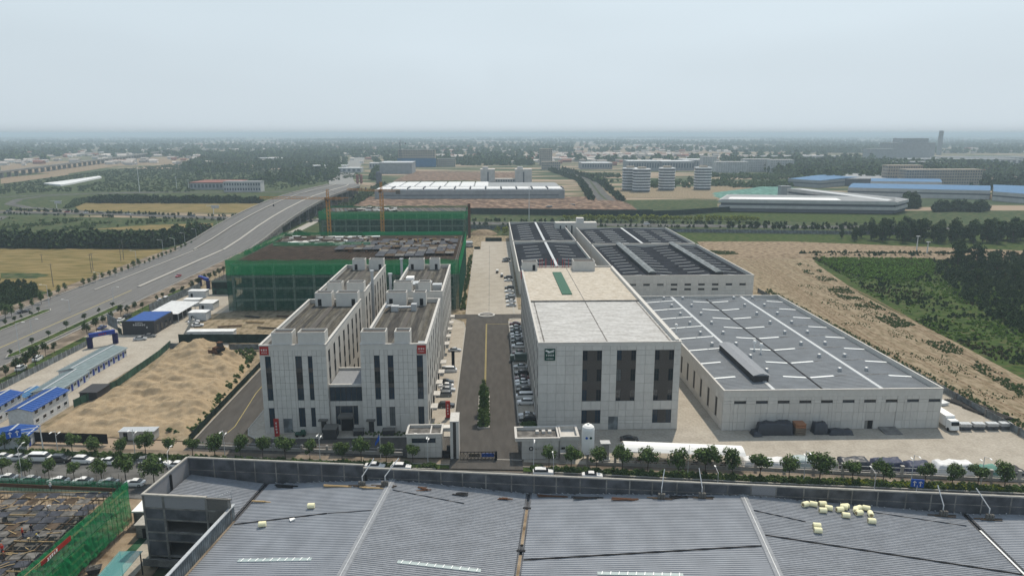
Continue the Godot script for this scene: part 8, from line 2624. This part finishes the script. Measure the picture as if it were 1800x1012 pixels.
	for s in [-.7, .7]:
		b.tbox(Transform3D(bb, Vector3(-4.6, 6.1, 2.7) + bb * Vector3(s, 0, .07)), Vector3(.18, 1.2, .04))
		b.tbox(Transform3D(bb * Basis(Vector3(0, 0, 1), .8), Vector3(-4.6, 6.55, 2.7) + bb * Vector3(s + .15, 0, .08)), Vector3(.16, .6, .04))
		b.tbox(Transform3D(bb * Basis(Vector3(0, 0, 1), -.8), Vector3(-4.6, 6.55, 2.7) + bb * Vector3(s - .15, 0, .08)), Vector3(.16, .6, .04))
	var ar := part(face, "arrow", b.done(M.white))
	ar.transform = face.transform.affine_inverse()
	t = thing("flag_pole", "white flagpole with blue flag hanging before the office", "flag", V(-26.4, 155.8))
	b = MB.new()
	b.tube(Vector3.ZERO, Vector3(0, 6.4, 0), .07, .05, 6)
	built(t, "pole", b, M.white)
	b = MB.new()
	for k in 5:
		b.quad(Vector3(-.1 - k * .22, 6.2 - k * .45, sin(k) * .12), Vector3(-.32 - k * .22, 5.75 - k * .45, sin(k + 1) * .12), Vector3(-.3 - k * .24, 4.3 - k * .3, sin(k + 1.5) * .12), Vector3(-.05 - k * .2, 4.9 - k * .3, sin(k + .5) * .12))
	built(t, "flag", b, M.blue_sign)
	t = thing("road_sign", "blue road sign standing beyond the bright lined gutter", "sign", V(84.8, 127.5), -12)
	b = MB.new()
	b.tube(Vector3.ZERO, Vector3(0, 6.4, 0), .08, .08, 6)
	built(t, "mast", b, M.pole)
	face = part(t, "sign_face", unit, M.blue_sign, Transform3D(Basis.from_scale(Vector3(2.4, 1.7, .1)), Vector3(0, 6.8, 0)))
	b = MB.new()
	for s in [-.55, .55]:
		b.tbox(Transform3D(Basis(), Vector3(s, 6.7, .07)), Vector3(.16, 1.0, .04))
		for q in [-1.0, 1.0]:
			b.tbox(Transform3D(Basis(Vector3(0, 0, 1), q * .8), Vector3(s + q * .14, 7.1, .075)), Vector3(.14, .5, .04))
	ar = part(face, "arrow", b.done(M.white))
	ar.transform = face.transform.affine_inverse()

# ================================================================ vehicles
var CARS := {}

func ring_loft(b: MB, st: Array) -> void:   # st: [z, half width, y bottom, y top, inset at top]
	var rings := []
	for s in st:
		var w: float = s[1]
		var r := [Vector3(-w, s[2], s[0]), Vector3(w, s[2], s[0]), Vector3(w, lerpf(s[2], s[3], .6), s[0]), Vector3(w - s[4], s[3], s[0]), Vector3(-w + s[4], s[3], s[0]), Vector3(-w, lerpf(s[2], s[3], .6), s[0])]
		rings.append(r)
	for i in rings.size() - 1:
		for k in 6:
			var j := (k + 1) % 6
			b.quad(rings[i][j], rings[i][k], rings[i + 1][k], rings[i + 1][j])
	for e in [0, rings.size() - 1]:
		var r = rings[e]
		for k in range(1, 5):
			if e == 0:
				b.tri(r[0], r[k + 1], r[k])
			else:
				b.tri(r[0], r[k], r[k + 1])

func car_meshes(kind: String) -> Dictionary:
	var body := MB.new()
	var glass := MB.new()
	var roof := MB.new()
	var L := 2.3
	match kind:
		"sedan":
			ring_loft(body, [[-2.3, .72, .38, .72, .12], [-2.1, .85, .25, .82, .12], [-1.0, .9, .22, .98, .1], [.9, .9, .22, 1.0, .1], [1.9, .88, .25, 1.02, .12], [2.28, .76, .4, .95, .14]])
			ring_loft(glass, [[-1.0, .76, .95, 1.0, .05], [-.35, .76, .95, 1.38, .14], [.75, .76, .95, 1.38, .14], [1.65, .74, .98, 1.04, .08]])
			ring_loft(roof, [[-.42, .62, 1.36, 1.44, .06], [.0, .64, 1.38, 1.49, .06], [.6, .63, 1.38, 1.47, .06], [.85, .6, 1.34, 1.42, .06]])
		"suv":
			ring_loft(body, [[-2.3, .76, .42, .85, .12], [-2.1, .88, .28, .98, .12], [-1.1, .93, .25, 1.1, .1], [1.0, .93, .25, 1.1, .08], [2.1, .9, .28, 1.12, .1], [2.32, .82, .42, 1.05, .14]])
			ring_loft(glass, [[-1.1, .82, 1.05, 1.1, .05], [-.5, .82, 1.05, 1.6, .14], [1.7, .82, 1.05, 1.6, .12], [2.15, .8, 1.06, 1.15, .08]])
			ring_loft(roof, [[-.58, .68, 1.58, 1.66, .06], [.2, .7, 1.6, 1.72, .06], [1.4, .69, 1.6, 1.71, .06], [1.85, .68, 1.55, 1.66, .06]])
		"van":
			L = 2.5
			ring_loft(body, [[-2.5, .78, .4, .8, .1], [-2.35, .9, .28, 1.05, .1], [-1.7, .93, .25, 1.25, .06], [2.3, .93, .25, 1.25, .06], [2.5, .9, .35, 1.2, .08]])
			ring_loft(glass, [[-2.0, .84, 1.2, 1.28, .05], [-1.35, .84, 1.2, 1.8, .1], [2.3, .86, 1.2, 1.8, .08], [2.46, .84, 1.2, 1.3, .08]])
			ring_loft(roof, [[-1.45, .76, 1.76, 1.84, .06], [-1.0, .8, 1.78, 1.95, .08], [2.2, .8, 1.78, 1.95, .08], [2.42, .78, 1.74, 1.86, .06]])
		"lorry":
			L = 3.4
			ring_loft(body, [[-3.3, .85, .45, 1.6, .1], [-3.15, .98, .4, 2.2, .12], [-1.8, 1.0, .4, 2.3, .1], [-1.75, 1.0, .5, 1.0, .05], [3.3, 1.0, .5, 1.0, .05]])
			ring_loft(glass, [[-3.28, .8, 1.5, 1.55, .05], [-3.12, .8, 1.45, 2.1, .1], [-3.1, .8, 1.45, 2.1, .1]])
			ring_loft(roof, [[-1.6, 1.05, 1.0, 2.9, .02], [3.35, 1.05, 1.0, 2.9, .02]])
	var w := MB.new()
	w.tube(Vector3(-.11, 0, 0), Vector3(.11, 0, 0), .33, .33, 12)
	var rim := MB.new()
	rim.tube(Vector3(-.125, 0, 0), Vector3(.125, 0, 0), .19, .19, 8)
	var hl := MB.new()
	hl.tbox(Transform3D(Basis(), Vector3.ZERO), Vector3(.34, .14, .08))
	return {"body": body.done(M.car_white), "glass": glass.done(M.glass), "roof": roof.done(M.car_white), "wheel": w.done(M.tyre), "rim": rim.done(M.galv), "light": hl.done(M.lamp_glass), "L": L}

func car(kind: String, colour: String, label: String, x: float, f: float, turn: float, group: String, y := 0.0) -> void:
	if not CARS.has(kind):
		CARS[kind] = car_meshes(kind)
	var c: Dictionary = CARS[kind]
	var t := thing("parked_car" if kind != "lorry" else "box_lorry", label, "car" if kind != "van" and kind != "lorry" else "van" if kind == "van" else "truck", V(x, f, y), turn, group)
	part(t, "body", c.body, M["car_" + colour])
	part(t, "window", c.glass)
	part(t, "roof", c.roof, M["car_" + colour])
	var wz: float = c.L * .6
	for z in [-wz, wz]:
		for s in [-1, 1]:
			var w := part(t, "wheel", c.wheel, null, Transform3D(Basis(), Vector3(s * .8, .33, z)))
			part(w, "rim", c.rim)
	for s in [-1, 1]:
		part(t, "headlight", c.light, null, Transform3D(Basis(), Vector3(s * .55, .7, -c.L + .06)))
		part(t, "taillight", c.light, M.tail, Transform3D(Basis(), Vector3(s * .6, .82, c.L - .06)))

func make_cars() -> void:
	# nose: 0 = away from us, 90 = west, -90 = east, 180 = towards us
	var a := [[902, 571, "sedan", "darkred"], [903, 577, "sedan", "silver"], [903, 583, "sedan", "grey"], [904, 590, "sedan", "white"], [904, 595, "sedan", "silver"], [905, 602, "sedan", "black"], [906, 611, "suv", "white"], [907, 622, "sedan", "darkred"], [911, 635, "lorry", "green"], [910, 647, "sedan", "silver"], [913, 659, "suv", "black"], [914, 667, "sedan", "darkred"], [915, 673, "sedan", "white"], [916, 679, "sedan", "silver"], [917, 689, "suv", "black"], [916, 700, "van", "white"], [919, 710, "suv", "white"], [922, 733, "sedan", "silver"], [924, 740, "suv", "black"]]
	var used := {}
	var pts := [Vector2(8.6, 274.2), Vector2(8.7, 269.1), Vector2(8.5, 264.2), Vector2(8.5, 258.7), Vector2(8.4, 254.9), Vector2(8.5, 249.7), Vector2(8.4, 243.4), Vector2(8.4, 236), Vector2(8.9, 227.8), Vector2(8.4, 220.7), Vector2(8.7, 214), Vector2(8.7, 209.7), Vector2(8.8, 206.6), Vector2(8.8, 203.6), Vector2(8.8, 198.8), Vector2(8.4, 193.7), Vector2(8.7, 189.3), Vector2(8.7, 179.8), Vector2(8.9, 177.1)]
	for i in a.size():
		car(a[i][2], a[i][3], "%s %s parked by the tall factory block, %s from the crossing" % [{"darkred": "dark red"}.get(a[i][3], a[i][3]), {"suv": "off-road car", "lorry": "box lorry"}.get(a[i][2], a[i][2]), ordinal(i)], 9.35, pts[i].y, 90 + rng.randf_range(-2, 2), "vehicles parked by the tall factory block", .06)
	var L := [["sedan", "silver", "silver sedan parked beside the black totem sign", -13.1, 239.9, -90], ["van", "white", "white van parked on the office pavement", -13.7, 218, -90], ["sedan", "black", "black sedan behind the white one on the office pavement", -14, 207.3, -90], ["sedan", "white", "white sedan in the middle of the office pavement row", -13.9, 203.8, 90], ["sedan", "silver", "silver sedan just in front of the white pavement sedan", -13.2, 200.4, -90], ["suv", "grey", "dark grey off-road car at the office pavement row's near end", -14.1, 196.2, 90], ["suv", "black", "black off-road car beside the red totem sign", -12.8, 187.8, -90], ["sedan", "black", "black sedan parked before the tall factory block", 34.2, 164.1, -90],
		["sedan", "white", "white sedan cut by the edge in the front road row", -115.7, 158.4, 86], ["sedan", "silver", "silver sedan behind the minibus on the front road", -111.8, 158, 86], ["van", "white", "white minibus parked along the front road", -106.2, 157.5, -94], ["suv", "black", "black off-road car between minibus and white cars", -101.1, 156.8, -94], ["suv", "white", "white off-road car next to the black one", -95.6, 156.1, -94], ["sedan", "white", "white sedan in the middle of the front road row", -89.1, 155.3, -94], ["sedan", "grey", "small dark grey car turned across the front verge", -81.7, 155.6, 20], ["sedan", "white", "white sedan past the small grey car", -77.1, 154.3, -94], ["sedan", "white", "white car half hidden by the hall parapet corner", -72.4, 153, -94], ["sedan", "white", "white sedan behind the parapet step", -27, 151.1, -94], ["suv", "white", "white off-road car past the parapet step", -20.9, 150.1, -94], ["suv", "white", "white car with dark roof rails near the east gatehouse", 11.4, 146.7, -94], ["sedan", "white", "white car with dark glass before the white tank", 22.2, 145, -94],
		["sedan", "white", "white sedan behind the green net at the edge", -107.6, 147.8, 86], ["sedan", "silver", "silver sedan behind the net, second from the edge", -102.1, 146.8, 86], ["sedan", "white", "white sedan behind the net, third from the edge", -95.4, 146.1, 86], ["sedan", "white", "white sedan behind the net, fourth from the edge", -90, 145.7, 86], ["sedan", "silver", "silver sedan behind the net, fifth from the edge", -84.1, 145, 86], ["sedan", "white", "white sedan just past the green net's corner", -78.2, 144.6, 86],
		["sedan", "black", "black sedan driving on the avenue's field side lane", -200.7, 300.8, -25], ["sedan", "red", "red sedan driving on the avenue", -167.7, 377.6, 180], ["suv", "black", "dark car under the camp side trees by the gate arch", -146.4, 345.7, 0], ["sedan", "white", "white sedan by the camp side trees, nearer of a pair", -151.6, 320.4, 0], ["suv", "white", "white car by the camp side trees, farther of a pair", -150.3, 323.8, 0], ["sedan", "white", "white sedan parked behind the hoarding", -151.9, 285.2, 0], ["suv", "black", "black car parked next to the hoarding's white sedan", -151.8, 290.7, 0], ["sedan", "blue", "dark blue sedan beside the gate arch trees", -153.3, 273.9, 0], ["suv", "white", "white car on the avenue kerb, nearer of the two by the huts", -153.2, 224.4, 8], ["suv", "white", "white car on the avenue kerb, farther of the two by the huts", -154, 234.5, 8], ["sedan", "silver", "silver sedan in front of the charcoal shed", -130.7, 257.5, -80], ["sedan", "grey", "dark sedan against the charcoal shed's wall", -129.1, 261.3, -80], ["sedan", "white", "white sedan on the camp lane, farther of two", -120.8, 281.6, -60], ["sedan", "white", "white sedan on the camp lane, nearer of two", -117.1, 276.2, -70], ["sedan", "black", "dark car beside the grey store at the shelter end", -124.1, 310.8, 60], ["sedan", "black", "black sedan in the shed's shadow on the concrete road", 9.2, 424.9, 90], ["sedan", "black", "second black sedan in the shed's shadow", 8.6, 417.1, 90], ["suv", "black", "black car first of the row beside the narrow shed", 8.8, 367.8, 90], ["sedan", "white", "white sedan second of the row beside the narrow shed", 8.9, 360.4, 90], ["suv", "black", "black car third of the row beside the narrow shed", 8.8, 342.4, 90], ["sedan", "white", "white sedan fourth of the row beside the narrow shed", 8.6, 334.7, 90], ["sedan", "silver", "silver sedan fifth of the row beside the narrow shed", 8.9, 326.1, 90], ["suv", "grey", "grey car sixth of the row beside the narrow shed", 8.7, 320.2, 90], ["sedan", "white", "white sedan seventh of the row beside the narrow shed", 8.8, 313.4, 90], ["sedan", "silver", "silver sedan last of the row beside the narrow shed", 8.8, 305.8, 90],
		["sedan", "grey", "grey sedan on the cross road near the loop", -475.5, 713.2, -80], ["van", "yellow", "yellow green van on the cross road by the slip", -466.6, 723.5, -80], ["sedan", "red", "red sedan on the cross road", -411.8, 701, -80], ["sedan", "white", "white sedan on the cross road after the red one", -390.8, 695.4, -80], ["suv", "black", "black car on the cross road after the white one", -373.3, 689.9, -80], ["sedan", "silver", "silver sedan on the cross road near the belt", -342.9, 679.2, -80], ["suv", "grey", "dark car on the cross road near the overpass", -275.9, 663.2, -80], ["sedan", "black", "black car on the cross road just before the overpass", -234.9, 652.9, -80], ["van", "white", "white van on the cross road behind the sheds", 131.3, 592.3, -84], ["sedan", "silver", "silver car on the cross road by the belt trees", 317.5, 564.7, -84], ["lorry", "grey", "dark lorry working on the red earthworks", 59.3, 724.4, 90], ["lorry", "grey", "second dark lorry farther along the earthworks", 84.5, 741, 90]]
	for c in L:
		car(c[0], c[1], c[2], c[3], c[4], c[5] + rng.randf_range(-2, 2), "cars about the site", -.1)

# ================================================================ assembly
func rebase() -> void:
	for o in get_children():
		if not (o is Node3D) or o is MeshInstance3D or o is MultiMeshInstance3D or o is Camera3D or o is Light3D or o.get_child_count() == 0:
			continue
		if o.has_meta("no_rebase") or not o.transform.is_equal_approx(Transform3D()):
			continue
		var box := AABB()
		var first := true
		for c in o.get_children():
			if c is MeshInstance3D and c.mesh:
				var a: AABB = c.transform * c.mesh.get_aabb()
				box = a if first else box.merge(a)
				first = false
		var at := Vector3(box.get_center().x, 0, box.get_center().z)
		o.position = at
		for c in o.get_children():
			c.position -= at

func _ready() -> void:
	rng.seed = 7
	make_view()
	make_materials()
	make_ground()
	make_offices()
	make_tall_block()
	make_sheds()
	make_hall()
	make_scaffold_frame()
	make_camp()
	make_mid()
	make_far()
	make_gate()
	make_plants()
	make_lamps()
	make_cars()
	rebase()
